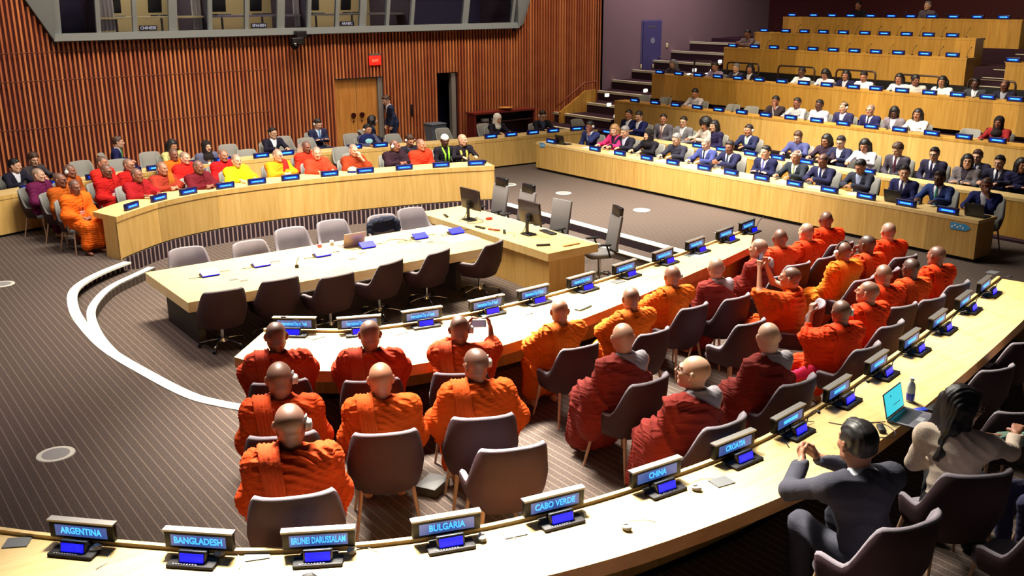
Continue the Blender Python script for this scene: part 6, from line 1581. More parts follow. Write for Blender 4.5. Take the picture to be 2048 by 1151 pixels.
for i, (x0, x1, c1) in enumerate(((6.8, 9.55, (214, 196, 150)), (9.7, 12.4, (120, 110, 130)), (12.6, 15.8, (130, 124, 120)))):
    mb = MB(); mb.box(((x0+x1)/2, WY+.40, BZ0+.52), (x1-x0, .55, .05)); solo('booth_counter', mb, mat('counter_%d' % i, srgb(*c1), .5), ['cream counter behind the glass of the leftmost lit booth', 'grey counter behind the glass of the middle booth', 'pale counter behind the glass of the right lit booth'][i], 'counter')
    for j in range(2):
        t = thing('booth_chair', ['dark task chair in the %s glazed booth, %s one' % (a_, b_) for a_ in ('left', 'middle', 'right') for b_ in ('left', 'right')][i*2+j], 'chair', (x0+.7+j*1.2, WY+1.05, BZ0+.04), .4*j)
        mb = MB(); mb.rbox((0, .2, .85), (.44, .07, .52), .03, 0, 0, .1); mb.build('backrest', PLB, t)
        mb = MB(); mb.rbox((0, 0, .50), (.46, .44, .07), .08); mb.build('seat', PLB, t)
        mb = MB(); mb.cyl((0, 0, .0), (0, 0, .47), .03); mb.cyl((0, 0, 0), (0, 0, .04), .24, .2); mb.build('base', METAL, t)
    area('booth_lamp', ((x0+x1)/2, WY+1.2, BZ0+2.45), 1.4, .5, 30 if i else 44, col=(1, .95, .8))
for i, (bx, tx) in enumerate(((8.0, 'CHINESE'), (11.05, 'SPANISH'), (13.78, 'ARABIC'))):
    t = thing('language_sign', 'small white lettered %s sign low in the booth window' % tx.title(), 'sign', (bx, WY-.04, BZ0+.20))
    mb = MB(); mb.box((0, .02, .06), (.46, .012, .13)); mb.build('plate', mat('plate_dark', srgb(24, 18, 60), .5), t)
    link('lettering', text_mesh(tx, .105), mat('white_letters', srgb(235, 235, 240), .5, emit=srgb(200, 200, 210), es=.35), t, Matrix.Translation((0, .010, .06)) @ FACE)
for i, (bx, lb) in enumerate(((6.95, 'white pleated curtain at the right end of the first booth'), (9.35, 'white curtain beside the middle of the booths'), (12.30, 'pale curtain left of the Arabic booth'))):
    mb = MB()
    for j in range(7): mb.cyl((bx+.0+j*.05, WY+.35+.03*(j % 2), BZ0+.2), (bx+j*.05, WY+.35+.03*(j % 2), BZ0+2.4), .034)
    solo('booth_curtain', mb, mat('curtain_white', srgb(190, 186, 190), .8), lb, 'curtain')
# camera pod under the booths
t = thing('ceiling_camera', 'black pan-tilt camera pod hanging below the booth windows', 'camera', (12.0, WY-.35, 3.28))
mb = MB(); mb.rbox((.12, 0, .28), (.32, .24, .20), .03); mb.build('bracket', PLB, t)
mb = MB(); mb.rbox((-.02, -.05, .10), (.36, .24, .20), .04); mb.build('housing', PLB, t)
mb = MB(); mb.ball((-.12, -.12, -.02), (.12, .12, .12)); mb.cyl((-.12, -.2, -.04), (-.14, -.28, -.06), .05); mb.build('lens', mat('lens_black', srgb(8, 8, 12), .1), t)
# grey plastered wall behind the stairs, door, plates
mb = MB(); mb.box((28.5, 27.35, 3.8), (9.8, .1, 7.6)); struct('wall_far', mb, mat('plaster_mauve', srgb(116, 92, 98), .85, .06, 1.2))
mb = MB(); mb.box((33.2, 13, 4.0), (.1, 29, 8)); struct('wall_right', mb, REDW)
D2 = mat('door_navy', srgb(66, 62, 108), .5)
mb = MB(); mb.box((26.52, 27.27, 2.57), (.92, .06, 2.14)); d2 = struct('door_2', mb, D2)
mb = MB(); mb.box((26.52, 27.295, 2.58), (1.04, .03, 2.22)); struct('trim_15', mb, mat('door_frame_navy', srgb(84, 80, 122), .5))
mb = MB(); mb.cyl((26.55, 27.245, 2.95), (26.55, 27.235, 2.95), .11, .11, 0, 20); mb.build('round_notice', mat('notice', srgb(120, 130, 150), .5), d2)
mb = MB(); mb.box((26.5, 27.24, 3.45), (.36, .01, .05)); mb.build('door_plate', METAL, d2)
mb = MB(); mb.cyl((26.9, 27.24, 2.35), (26.9, 27.16, 2.35), .02); mb.box((26.86, 27.15, 2.35), (.12, .02, .02)); mb.build('handle', METAL, d2)
for i, (px_, pz_, ww, lb) in enumerate(((26.1, 2.02, .22, 'beige double socket plate left of the navy door'), (26.75, 2.02, .44, 'wide beige wall plate at the foot of the navy door'), (27.35, 2.75, .10, 'small white wall switch right of the navy door'))):
    mb = MB(); mb.rbox((px_, 27.20 if i == 1 else 27.285, pz_), (ww, .03, .16), .01); solo('wall_plate', mb, mat('plate_beige', srgb(206, 196, 150), .5), lb, 'socket')

# ================================================================= stairs and tiers
def stair_z(x): return .05+.31*(x-20.0)
mb = MB(); nb = MB()
for i in range(11):
    x = 20.6+i*1.0; z = stair_z(x+.4)
    if z > 3.0: break
    mb.box((x+.5, 25.65, z/2), (1.0, 3.35, z)); nb.box((x+.06, 25.65, z+.006), (.16, 3.33, .014)); nb.box((x-.004, 25.65, z-.03), (.02, 3.33, .06))
struct('floor_stairs', mb, CARPD); struct('trim_16', nb, mat('stair_nosing', srgb(216, 210, 180), .6))
# stair cheek with handrail
t = thing('stair_side_panel', 'wooden side panel with sloping top beside the lowest steps', 'panel', (0, 0, 0))
mb = MB(); PP = [(21.40, .0), (23.0, .0), (23.0, 1.42), (22.55, 1.40), (21.40, .74)]
mb.add([(p[0], 26.35, p[1]) for p in PP]+[(p[0], 26.43, p[1]) for p in PP], [(0, 1, 2, 3, 4), (9, 8, 7, 6, 5)]+[(i, i+5, (i+1) % 5+5, (i+1) % 5) for i in range(5)])
mb.build('panel', W_TIER, t)
mb = MB(); mb.tube([(21.25, 26.40, .92), (22.5, 26.40, 1.66), (23.05, 26.40, 1.68)], .03, 0, 8)
for q_ in (21.5, 21.9, 22.3, 22.7, 23.0): mb.cyl((q_, 26.40, max(.0, .70+.57*(q_-21.4)) if q_ < 22.5 else 1.38), (q_, 26.40, .95+.57*(q_-21.3) if q_ < 22.5 else 1.66), .014)
mb.build('handrail', mat('rail_wood', srgb(140, 66, 40), .5), t)

def row_desk(name, label, X, y0, y1, ztop, zbase, depth, mt, gap=0.0, thick=.10):
    t = thing(name, label, 'desk', (X, (y0+y1)/2, zbase)); cy = 0; L_ = y1-y0; h = ztop-zbase
    mb = MB(); mb.box((.03, 0, (h-.0+gap)/2), (.05, L_, h-gap-.002)); mb.build('front_panel', mt, t)
    mb = MB(); mb.box((depth/2, 0, h-thick*.3), (depth, L_+.02, thick*.6)); mb.build('desktop', W_TOP if ztop < 1 else W_TIER, t)
    if gap: mb = MB(); mb.box((.10, 0, gap/2), (.05, L_-.04, gap)); mb.build('plinth', BLACK, t)
    for s_ in (-1, 1): mb = MB(); mb.box((depth/2, s_*(L_/2-.03), (h+gap)/2-.03), (depth-.08, .05, h-gap-.06)); mb.build('end_panel', mt, t)
    return t
row_desk('long_desk', 'front audience desk with pale wood panel and black plinth', 16.25, 8.55, 21.05, .76, 0, .62, W_PANY, .07)
row_desk('long_desk', 'low wooden desk behind the front audience row', 18.50, 8.0, 20.6, .80, .04, .45, W_TIER, .0)
row_desk('long_desk', 'second tier wooden desk with name displays', 21.50, 8.6, 23.72, 1.33, .42, .50, W_PANY)
row_desk('long_desk', 'third tier wooden desk in front of the black handrails', 23.55, 10.2, 24.15, 2.05, 1.25, .50, W_TIER)
row_desk('long_desk', 'fourth tier wooden desk above the handrails', 26.30, 14.75, 23.5, 2.84, 2.10, .50, W_TIER)
row_desk('long_desk', 'fifth tier wooden desk below the top row', 28.0, 15.5, 23.65, 3.30, 2.50, .50, W_TIER)
row_desk('long_desk', 'topmost wooden desk before the dark red wall', 29.7, 15.1, 23.8, 3.79, 2.95, .50, W_TIER)
row_desk('long_desk', 'short upper wooden desk across the aisle at the right edge', 26.3, 10.2, 13.65, 2.78, 1.9, .50, W_TIER)
mb = MB()
def slab(x0, x1, y0, y1, z): mb.box(((x0+x1)/2, (y0+y1)/2, z/2), (x1-x0, y1-y0, z))
slab(18.3, 21.5, -1, 23.9, .04); slab(21.5, 23.55, -1, 23.95, .48); slab(23.55, 26.3, -1, 23.95, 1.12); slab(26.3, 28.0, -1, 23.95, 2.05); slab(28.0, 29.7, -1, 23.95, 2.50); slab(29.7, 33.1, -1, 27.2, 2.95)
slab(30.6, 33.1, 23, 27.3, 2.96)
struct('floor_tiers', mb, CARPD)
mb = MB(); mb.box((26.26, 17.0, 1.60), (.06, 13.6, .98)); mb.box((21.47, 16.0, .23), (.05, 15.2, .44)); struct('trim_17', mb, BLACK)
# steps of the right aisle
mb = MB(); nb = MB()
for i in range(7):
    x = 26.0+i*.55; z = 1.9+i*.19; mb.box((x+.3, 14.2, z-.12), (.6, .95, .24)); nb.box((x+.02, 14.2, z+.006), (.07, .95, .014))
struct('floor_aisle', mb, CARPD); struct('trim_18', nb, mat('stair_nosing', srgb(186, 180, 150), .6))
HO = DATA['hoops']
for i, (ya, yb, zt) in enumerate(HO):
    mb = MB(); r_ = .10; z0 = 1.12; X = 25.55
    pts = [(X, ya, z0), (X, ya, zt-r_), (X, ya+(yb-ya)*.02, zt-r_*.3), (X, ya+(yb-ya)*.06, zt), (X, yb-(yb-ya)*.06, zt), (X, yb-(yb-ya)*.02, zt-r_*.3), (X, yb, zt-r_), (X, yb, z0)]
    mb.tube(pts, .028, 0, 8); solo('guard_rail', mb, mat('rail_dark', srgb(74, 56, 50), .4, metal=.4), 'dark hoop guard rail in front of the fourth tier, %s from the left' % ORD[i], 'railing')
SL = mat('step_light', srgb(255, 250, 230), .3, emit=srgb(255, 245, 215), es=6)
for i, (x, y, z, lb) in enumerate(DATA['steplights']):
    mb = MB(); mb.rbox((x, y, z), (.16, .05, .10), .02); solo('step_light', mb, SL, 'small glowing step light, %s from the left along the stairs' % ORD[i], 'light', 'step lights along the stairs')
# curved desks
def curve_desk(name, label, inner, outer, ztop, mats, skirt_inner=True, lip=True, thick=.12, base=0.0, gap=.05):
    t = thing(name, label, 'desk', (inner[len(inner)//2][0], inner[len(inner)//2][1], base)); ox, oy, oz = t.location
    n = len(inner); mb = MB(); z1 = ztop-oz; z0 = z1-thick
    vs = []
    for a, b in zip(inner, outer): vs += [(a[0]-ox, a[1]-oy, z1), (b[0]-ox, b[1]-oy, z1), (b[0]-ox, b[1]-oy, z0), (a[0]-ox, a[1]-oy, z0)]
    fs = []; mi = []
    for i in range(n-1):
        for k in range(4): fs.append((i*4+k, i*4+(k+1) % 4, i*4+4+(k+1) % 4, i*4+4+k)); mi.append(0 if k in (0, 2) else 1)
    fs.append((3, 2, 1, 0)); mi.append(1); fs.append(tuple((n-1)*4+k for k in range(4))); mi.append(1)
    for f_, m_ in zip(fs, mi): mb.add([vs[i] for i in f_], [tuple(range(4))], m_)
    top = mb.mesh('desktop')
    link('desktop', top, [W_TOP, mats[1]], t)
    # front panel down to the floor along the inner edge
    mid = [tuple(np.array(a)*.93+np.array(b)*.07) for a, b in zip(inner, outer)]; edge = [tuple(np.array(a)*.985+np.array(b)*.015) for a, b in zip(inner, outer)]
    mb = MB()
    for i in range(n-1):
        a, b, c, d = edge[i], edge[i+1], mid[i+1], mid[i]
        mb.add([(q[0]-ox, q[1]-oy, z) for z in (gap, z0) for q in (a, b, c, d)], [(0, 1, 5, 4), (2, 3, 7, 6), (3, 0, 4, 7), (1, 2, 6, 5), (0, 3, 2, 1)])
    mb.build('front_panel', mats[0], t)
    mb = MB(); m2 = [tuple(np.array(a)*.90+np.array(b)*.10) for a, b in zip(inner, outer)]; m3 = [tuple(np.array(a)*.94+np.array(b)*.06) for a, b in zip(inner, outer)]
    for i in range(n-1):
        a, b, c, d = m3[i], m3[i+1], m2[i+1], m2[i]
        mb.add([(q[0]-ox, q[1]-oy, z) for z in (0, gap) for q in (a, b, c, d)], [(0, 1, 5, 4), (2, 3, 7, 6), (3, 0, 4, 7), (1, 2, 6, 5)])
    mb.build('plinth', BLACK, t)
    for i in (0, n-1):
        a = np.array(edge[i]); b = np.array(inner[i])*.40+np.array(outer[i])*.60; q = np.array(inner[1 if i == 0 else n-2])-np.array(inner[i]); q = q/np.linalg.norm(q)*.05
        pts = [a, b, b+q, a+q]; mb = MB(); mb.prism([(p[0]-ox, p[1]-oy) for p in pts], 0.0, z0); mb.build('end_panel', mats[0], t)
    if lip:
        l1 = inner; l2 = [tuple(np.array(a)*.95+np.array(b)*.05) for a, b in zip(inner, outer)]; mb = MB()
        for i in range(n-1):
            a, b, c, d = l1[i], l1[i+1], l2[i+1], l2[i]
            mb.add([(q[0]-ox, q[1]-oy, z) for z in (z1+.001, z1+.03) for q in (a, b, c, d)], [(4, 5, 6, 7), (0, 1, 5, 4), (2, 3, 7, 6)])
        mb.build('edge_lip', W_TOP, t)
    return t
ZD = .80
curve_desk('curved_desk', 'far curved desk with tall pale wood front below the red robed monks', FARIN, FAROUT, ZD, (W_PAN, W_PAN), lip=False, thick=.10, gap=.02)
curve_desk('curved_desk', 'near inner curved desk where orange robed monks sit', NEARIN, NEAROUT, ZD, (W_PAN, W_EDGE))
OIN = catmull([(-.6, 9.3), (.15, 8.2), (.74, 7.33), (1.54, 6.47), (2.13, 5.93), (3.05, 5.42), (4.01, 5.14), (5.02, 5.01), (6.18, 4.99), (7.37, 5.16), (8.74, 5.44), (10.43, 5.82), (12.9, 6.42)], 5)
OOUT = offset(OIN, -.74)
curve_desk('curved_desk', 'nearest outer curved desk with country name displays', OIN, OOUT, ZD, (W_PAN, W_EDGE))
FO1 = catmull([(1.0, 20.6), (2.0, 20.95), (3.1, 21.35), (4.5, 21.9), (6.5, 22.4), (8.5, 22.6), (11.0, 22.55), (13.0, 22.2), (14.6, 21.95), (16.2, 21.85), (17.6, 21.75), (18.9, 21.55)], 5)
FO2 = offset(FO1, .62)
curve_desk('curved_desk', 'farthest curved desk running behind the seated monks', FO1, FO2, .82, (W_PAN, W_PAN), lip=False, thick=.08)
# rostrum table and podium desk
t = thing('rostrum_table', 'long pale rectangular table in the sunken centre', 'table', (6.75, 14.2, -.30))
mb = MB(); mb.box((0, 0, .68), (5.4, 1.98, .15)); mb.build('tabletop', W_TOP, t)
mb = MB(); mb.box((-2.45, 0, .30), (.10, 1.4, .60)); mb.build('leg_panel', mat('leg_dark', srgb(40, 32, 34), .6), t)
mb = MB(); mb.box((2.0, 0, .30), (.10, 1.4, .60)); mb.build('leg_panel', mat('leg_dark', srgb(40, 32, 34), .6), t)
mb = MB(); mb.box((0, 0, .45), (4.8, .06, .3)); mb.build('modesty_panel', mat('leg_dark', srgb(40, 32, 34), .6), t)
t = thing('podium_desk', 'wooden podium desk set across the end of the table', 'desk', (10.28, 14.35, -.30))
mb = MB(); mb.box((0, 0, .68), (1.10, 4.15, .14)); mb.build('desktop', W_TOP, t)
mb = MB(); mb.box((-.12, -1.62, .305), (.78, .86, .61)); mb.build('pedestal', W_PAN, t)
mb = MB(); mb.box((-.20, 1.82, .305), (.62, .45, .61)); mb.build('pedestal', W_PAN, t)
mb = MB(); mb.box((-.46, 0, .305), (.06, 3.3, .61)); mb.build('front_panel', W_PAN, t)
# ================================================================= signs and consoles
for i, (x, y, az, tx) in enumerate(DATA['sig_outer']):
    lab = ('name display reading %s on the nearest desk' % tx.title()) if tx else 'slanted name display on the nearest desk, %s from its right end' % ORD[len(DATA['sig_outer'])-1-i]
    sign('near', x, y, ZD, az, tx, lab)
    a = math.radians(az); console(x+math.cos(a)*.13, y+math.sin(a)*.13, ZD, az, 'blue screened microphone console on the nearest desk, %s from the left' % ORD[i], 'consoles on the nearest desk', mic=i > 6)
for i, (x, y, az, tx) in enumerate(DATA['sig_inner']):
    sign('near', x, y, ZD, az, tx, 'lit name display on the inner near desk, %s from the left' % ORD[i], 'name displays on the inner near desk')
    a = math.radians(az); console(x+math.cos(a)*.13, y+math.sin(a)*.13, ZD, az, 'blue screened microphone console on the inner near desk, %s from the left' % ORD[i], 'consoles on the inner near desk', mic=i in (0, 3, 5, 10))
for i, (x, y, az) in enumerate(DATA['sig_farin']):
    sign('far', x, y, ZD, az, 'day', 'blue name display on the far curved desk, %s from the left' % ORD[i], 'name displays on the far curved desk')
for i, (x, y, az) in enumerate(DATA['sig_farout']):
    sign('far', x, y, .82, az, '', 'blue name display on the farthest curved desk, %s from the left' % ORD[i], 'name displays on the farthest desk')
for nm, key, X, z, lb in (('r1', 'sig_r1', 16.36, .76, 'front audience desk'), ('r1b', 'sig_r1b', 18.6, .80, 'low desk behind the front row'), ('r2', 'sig_r2', 21.6, 1.33, 'second tier desk'),
                          ('r3', 'sig_r3', 23.65, 2.05, 'third tier desk'), ('r4', 'sig_r4', 26.4, 2.84, 'fourth tier desk'), ('r5', 'sig_r5', 28.1, 3.30, 'fifth tier desk'), ('r6', 'sig_r6', 29.8, 3.79, 'topmost desk'), ('rr', 'sig_rr', 26.4, 2.78, 'short desk across the aisle')):
    L_ = DATA[key]
    for i, y in enumerate(L_):
        sign('far', X, y, z, 180, '', 'blue name display on the %s, %s from the left' % (lb, ORD[i]), 'name displays on the %s' % lb)
        if nm in ('r4', 'r5', 'r6') or (nm in ('r2', 'r3') and i % 3 == 1): gooseneck(X+.22, y-.30, z, 0, 'thin desk microphone on the %s, %s from the left' % (lb, ORD[i]), 'microphones on the %s' % lb)
# ================================================================= people
for k_ in DATA['people']:
    person(k_)
# ================================================================= chairs
for c_ in DATA['chairs']: chair(*c_)

# ================================================================= small things
IT = DATA['items']
def laptop(name, label, x, y, z, az, open_=1.9, scrmat=None, lid=None, wd=.36, dp=.25, tilt=.25):
    t = thing(name, label, 'laptop', (x, y, z), math.radians(az+90))
    lid = lid or METAL
    mb = MB(); mb.rbox((0, 0, .009), (wd, dp, .018), .012); mb.build('base', lid, t)
    mb = MB(); mb.box((0, .03, .0185), (wd*.86, dp*.48, .003)); mb.build('keyboard', mat('keys_dark', srgb(44, 46, 56), .5), t)
    mb = MB(); mb.box((0, -.085, .0185), (.10, .06, .002)); mb.build('trackpad', mat('trackpad', srgb(150, 150, 156), .4), t)
    h = .235; c = (0, dp/2+math.sin(tilt)*h/2, .018+math.cos(tilt)*h/2)
    mb = MB(); mb.rbox((0, 0, 0), (wd, .008, h), .003); m = Matrix.Translation(c) @ Matrix.Rotation(-tilt, 4, 'X')
    s_ = link('lid', mb.mesh('lid'), lid, t, m)
    mb = MB(); mb.box((0, -.0052, .004), (wd*.93, .002, h*.88)); link('screen', mb.mesh('screen'), scrmat or PLB, s_)
    return t, s_
a2 = 282
t, s_ = laptop('laptop', 'open laptop with bright cyan screen beside the water bottle', IT['lap2'][0], IT['lap2'][1], ZD+.001, a2, scrmat=mat('laptop_screen', srgb(70, 225, 240), .3, emit=srgb(70, 225, 240), es=.85), lid=mat('laptop_grey', srgb(120, 118, 128), .4, metal=.3), wd=.42, dp=.29)
mb = MB(); mb.box((.05, -.0068, -.035), (.16, .001, .006)); mb.box((-.06, -.0068, .06), (.02, .001, .014)); mb.build('screen_text', mat('screen_ink', srgb(30, 90, 110), .5), s_)
mb = MB(); mb.lathe([(0, 0), (.036, 0), (.038, .01), (.038, .14), (.030, .18), (.016, .20), (.016, .215), (.019, .215), (.019, .235), (0, .235)])
t = thing('water_bottle', 'clear plastic water bottle with blue label behind the laptop', 'bottle', (IT['bottle'][0]+.12, IT['bottle'][1]+.06, ZD))
mb.build('body', mat('bottle_plastic', srgb(190, 205, 215), .15), t)
mb = MB(); mb.lathe([(.0385, .02), (.0392, .022), (.0392, .085), (.0385, .087)]); mb.build('label_band', mat('bottle_label', srgb(24, 50, 190), .4), t)
mb = MB(); mb.cyl((0, 0, .213), (0, 0, .236), .0195); mb.build('cap', PLW, t)
mb = MB(); mb.rbox((IT['ph'][0]+.12, IT['ph'][1]-.02, ZD+.012), (.20, .09, .022), .012, 0, .1); solo('phone', mb, PLB, 'black phone case lying by the woman near the laptop', 'phone')
mb = MB(); mb.rbox((IT['ph'][0]-.02, IT['ph'][1]+.03, ZD+.01), (.12, .07, .02), .01, 0, -.4); solo('cable_box', mb, mat('blue_plastic', srgb(30, 60, 190), .4), 'small blue packet between the bottle and the phone case', 'packet')
def cable(pts, label, m=None, r=.004, name='cable'):
    mb = MB(); mb.tube([(p[0], p[1], p[2]) for p in catmull(pts, 6)], r, 0, 6); return solo(name, mb, m or PLB, label, 'cable')
lx, ly = 7.1, 4.62
cable([(lx+.0, ly+.25, ZD+.006), (lx+.12, ly+.05, ZD+.006), (lx+.3, ly-.05, ZD+.03), (lx+.32, ly-.2, ZD+.006), (lx+.18, ly-.28, ZD+.006), (lx+.05, ly-.12, ZD+.006), (lx+.22, ly+.02, ZD+.012), (lx+.42, ly-.05, ZD+.006)], 'tangled black charger cable left of the open laptop')
mb = MB(); mb.rbox((lx+.24, ly-.13, ZD+.018), (.14, .06, .03), .01, 0, .8); solo('power_adapter', mb, PLB, 'black power adapter among the cables left of laptop', 'adapter')
cable([(6.4, 4.75, ZD+.006), (6.55, 4.95, ZD+.03), (6.8, 5.0, ZD+.05), (7.0, 4.95, ZD+.01)], 'black cable behind the suited man head')
# rostrum table things
TZ = .455
laptop('laptop', 'silver laptop seen from behind on the rostrum table', IT['laptop1'][0]-.0, IT['laptop1'][1]+.08, TZ, 90, lid=mat('lid_silver', srgb(196, 176, 170), .35, metal=.3), wd=.40)
for i, q in enumerate(DATA['tblscreens']):
    t = thing('microphone_console', 'blue screened console lying on the rostrum table, %s from the left' % ORD[i], 'microphone', (q[0], q[1], TZ), 0, 'consoles on the rostrum table')
    mb = MB(); mb.rbox((0, .02, .02), (.28, .16, .036), .01); mb.build('base', PLB, t)
    mb = MB(); mb.box((0, -.01, .055), (.27, .15, .02), 0, 0, .45); mb.build('screen', BLUE, t)
    for s_ in (-1, 1): mb = MB(); mb.tube([(s_*.10, .05*s_, .015), (s_*.24, .06*s_, .02), (s_*.34, .04*s_, .022)], .006, 0, 6); mb.build('gooseneck', PLB, t)
for i, (x, y) in enumerate(((5.0, 13.95), (5.1, 13.8), (7.0, 13.95), (7.3, 14.2), (8.45, 14.3), (8.6, 14.15))):
    mb = MB(); mb.box((x, y, TZ+.003), (.12, .07, .006)); solo('cable_flap', mb, GREYP, 'small dark cable flap in the rostrum table, %s from the left' % ORD[i], 'flap', 'cable flaps in the rostrum table')
t = thing('desk_microphone', 'small black microphone standing on the rostrum table', 'microphone', (6.05, 14.0, TZ))
mb = MB(); mb.cyl((0, 0, 0), (0, 0, .05), .035, .028); mb.build('base', PLB, t)
mb = MB(); mb.tube([(0, 0, .04), (.01, 0, .12), (.05, 0, .17)], .006); mb.build('gooseneck', PLB, t)
for i, (x, y, w_, h_, a_) in enumerate(((8.1, 15.0, .9, .22, -.02), (9.1, 14.9, .75, .5, .05), (9.15, 14.05, .6, .45, .0))):
    mb = MB(); mb.box((x, y, TZ+.003), (w_, h_, .004), 0, a_); solo('paper_sheet', mb, WHITE, ['long white paper beside the silver laptop', 'white papers at the far right end of the table', 'white papers near the podium on the rostrum table'][i], 'paper')
mb = MB(); mb.lathe([(0, 0), (.03, 0), (.035, .08), (.03, .08), (.028, .01)], (7.15, 15.0, TZ)); solo('cup', mb, WHITE, 'small white cup left of the silver laptop', 'cup')
mb = MB(); mb.cyl((6.92, 15.0, TZ), (6.92, 15.0, TZ+.05), .04); solo('cup', mb, mat('pink', srgb(230, 120, 130), .5), 'small pink cup on the far edge of the rostrum table', 'cup')
mb = MB(); mb.rbox((7.5, 14.6, TZ+.03), (.09, .05, .06), .01, 0, .5); solo('adapter', mb, PLB, 'small black adapter in front of the silver laptop', 'adapter')
cable([(7.9, 14.5, TZ+.006), (8.1, 14.7, TZ+.006), (8.35, 14.55, TZ+.006), (8.1, 14.4, TZ+.02), (8.4, 14.35, TZ+.006)], 'looped dark cable right of the silver laptop')
# jacket on a chair back
f = Field((-.4, -.3, .3), (.4, .25, 1.05), .016); f.ell((0, -.24, .76), (.30, .07, .14), .05); f.cone((-.28, -.2, .78), (-.31, -.15, .45), .07, .06, .05); f.cone((.28, -.2, .78), (.30, -.15, .48), .07, .06, .05); f.cone((-.2, -.24, .84), (.22, -.22, .83), .07, .07, .05)
t = link('draped_jacket', mesh_from(f, 'draped_jacket', .008, 4, .09, -1), cloth((30, 34, 52))); t.location = (8.6, 15.6, -.30); t.rotation_euler = (0, 0, math.radians(180)); tag(t, 'dark jacket draped over a chair beyond the rostrum table', 'jacket')
# podium things
def monitor(x, y, az, label):
    t = thing('monitor', label, 'monitor', (x, y, TZ), math.radians(az+90))
    mb = MB(); mb.rbox((0, 0, .01), (.26, .20, .02), .03); mb.build('base', PLB, t)
    mb = MB(); mb.box((0, .03, .18), (.05, .04, .34)); mb.box((0, .0, .30), (.12, .05, .12)); mb.build('stand', PLB, t)
    mb = MB(); mb.rbox((0, -.03, .40), (.60, .045, .40), .02, 0, 0, -.12); mb.build('panel', mat('monitor_shell', srgb(34, 22, 26), .35), t)
    mb = MB(); mb.box((0, -.058, .402), (.57, .004, .36), 0, 0, -.12); mb.build('screen', mat('screen_off', srgb(10, 10, 14), .12), t)
    mb = MB(); mb.tube([(-.05, .05, .3), (-.02, .09, .15), (.05, .1, .02)], .006, 0, 6); mb.build('cable', PLB, t)
monitor(IT['mon1'][0], IT['mon1'][1]+.1, 2, 'tall black monitor at the far end of the podium desk')
monitor(IT['mon2'][0]-.05, IT['mon2'][1], 2, 'black monitor in the middle of the podium desk')
mb = MB(); mb.rbox((10.66, 13.45, TZ+.012), (.14, .40, .02), .01, 0, -.1); solo('keyboard', mb, PLB, 'black keyboard beside the middle monitor', 'keyboard')
mb = MB(); mb.rbox((10.45, 15.0, TZ+.02), (.12, .09, .035), .02); solo('red_box', mb, mat('red_plastic', srgb(200, 30, 26), .4), 'small red object beside the tall monitor', 'box')
for i, (x, y, a_) in enumerate(((10.0, 12.75, 1.1), (9.95, 15.75, -.3), (9.9, 14.5, .2), (10.0, 14.2, .5), (10.05, 13.95, -.6))):
    mb = MB(); mb.rbox((x, y, TZ+.014), (.05, .24, .026), .01, 0, a_); solo('desk_gadget', mb, PLB if i != 3 else mat('gadget_orange', srgb(150, 60, 40), .5), 'small dark device on the podium desk, %s' % ['near its front corner', 'at its far end', 'beside the tall monitor foot', 'reddish, in the middle of the clutter', 'left of the middle monitor'][i], 'device')
cable([(9.9, 15.2, TZ+.006), (10.15, 15.35, TZ+.03), (10.3, 15.0, TZ+.006), (10.05, 14.8, TZ+.02), (9.95, 15.0, TZ+.006), (10.2, 15.2, TZ+.006), (10.4, 15.3, TZ+.006)], 'bundle of cables at the foot of the tall monitor', mat('cable_blue', srgb(50, 60, 110), .5), .006)
cable([(9.9, 14.7, TZ+.006), (10.05, 14.4, TZ+.02), (9.95, 14.1, TZ+.006), (10.15, 13.8, TZ+.006), (10.0, 13.6, TZ+.006)], 'pale cable running along the podium desk clutter', mat('cable_pale', srgb(190, 170, 120), .5), .005)
mb = MB(); mb.box((10.4, 12.48, TZ+.008), (.34, .05, .014), 0, .0); solo('wooden_ruler', mb, W_EDGE, 'thin wooden strip lying at the front of the podium desk', 'strip')
def ergo(x, y, az, label, head=True, z=-.30):
    t = thing('office_chair', label, 'chair', (x, y, z), math.radians(az-90)); swivel_parts(t)
    mb = MB(); mb.rbox((0, .02, .48), (.50, .50, .09), .12); mb.build('seat', mat('mesh_grey', srgb(120, 116, 118), .8), t)
    mb = MB(); mb.rbox((0, 0, 0), (.50, .05, .62), .02); link('backrest', mb.mesh('backrest'), mat('mesh_grey', srgb(120, 116, 118), .8), t, Matrix.Translation((0, -.27, .86)) @ Matrix.Rotation(.16, 4, 'X'))
    mb = MB(); mb.box((0, -.25, .52), (.12, .18, .05)); mb.tube([(0, -.30, .50), (0, -.36, .80), (0, -.38, 1.10)], .022); mb.build('back_frame', PLB, t)
    for sx in (-1, 1):
        mb = MB(); mb.tube([(sx*.27, -.1, .46), (sx*.30, -.05, .60), (sx*.29, -.02, .68)], .018); mb.rbox((sx*.29, .02, .70), (.08, .24, .03), .02); mb.build('armrest', PLB, t)
    if head:
        mb = MB(); mb.rbox((0, 0, 0), (.38, .08, .17), .03); link('headrest', mb.mesh('headrest'), mat('leather_black', srgb(20, 20, 24), .35), t, Matrix.Translation((0, -.33, 1.22)) @ Matrix.Rotation(.1, 4, 'X'))
ergo(11.10, 12.55, 160, 'office chair with headrest turned sideways at the podium corner')
ergo(11.15, 14.0, 185, 'office chair seen from behind beside the podium keyboard', False)
ergo(11.15, 15.1, 180, 'office chair with headrest behind the middle monitor')
ergo(11.15, 16.0, 180, 'office chair with headrest behind the tall monitor')
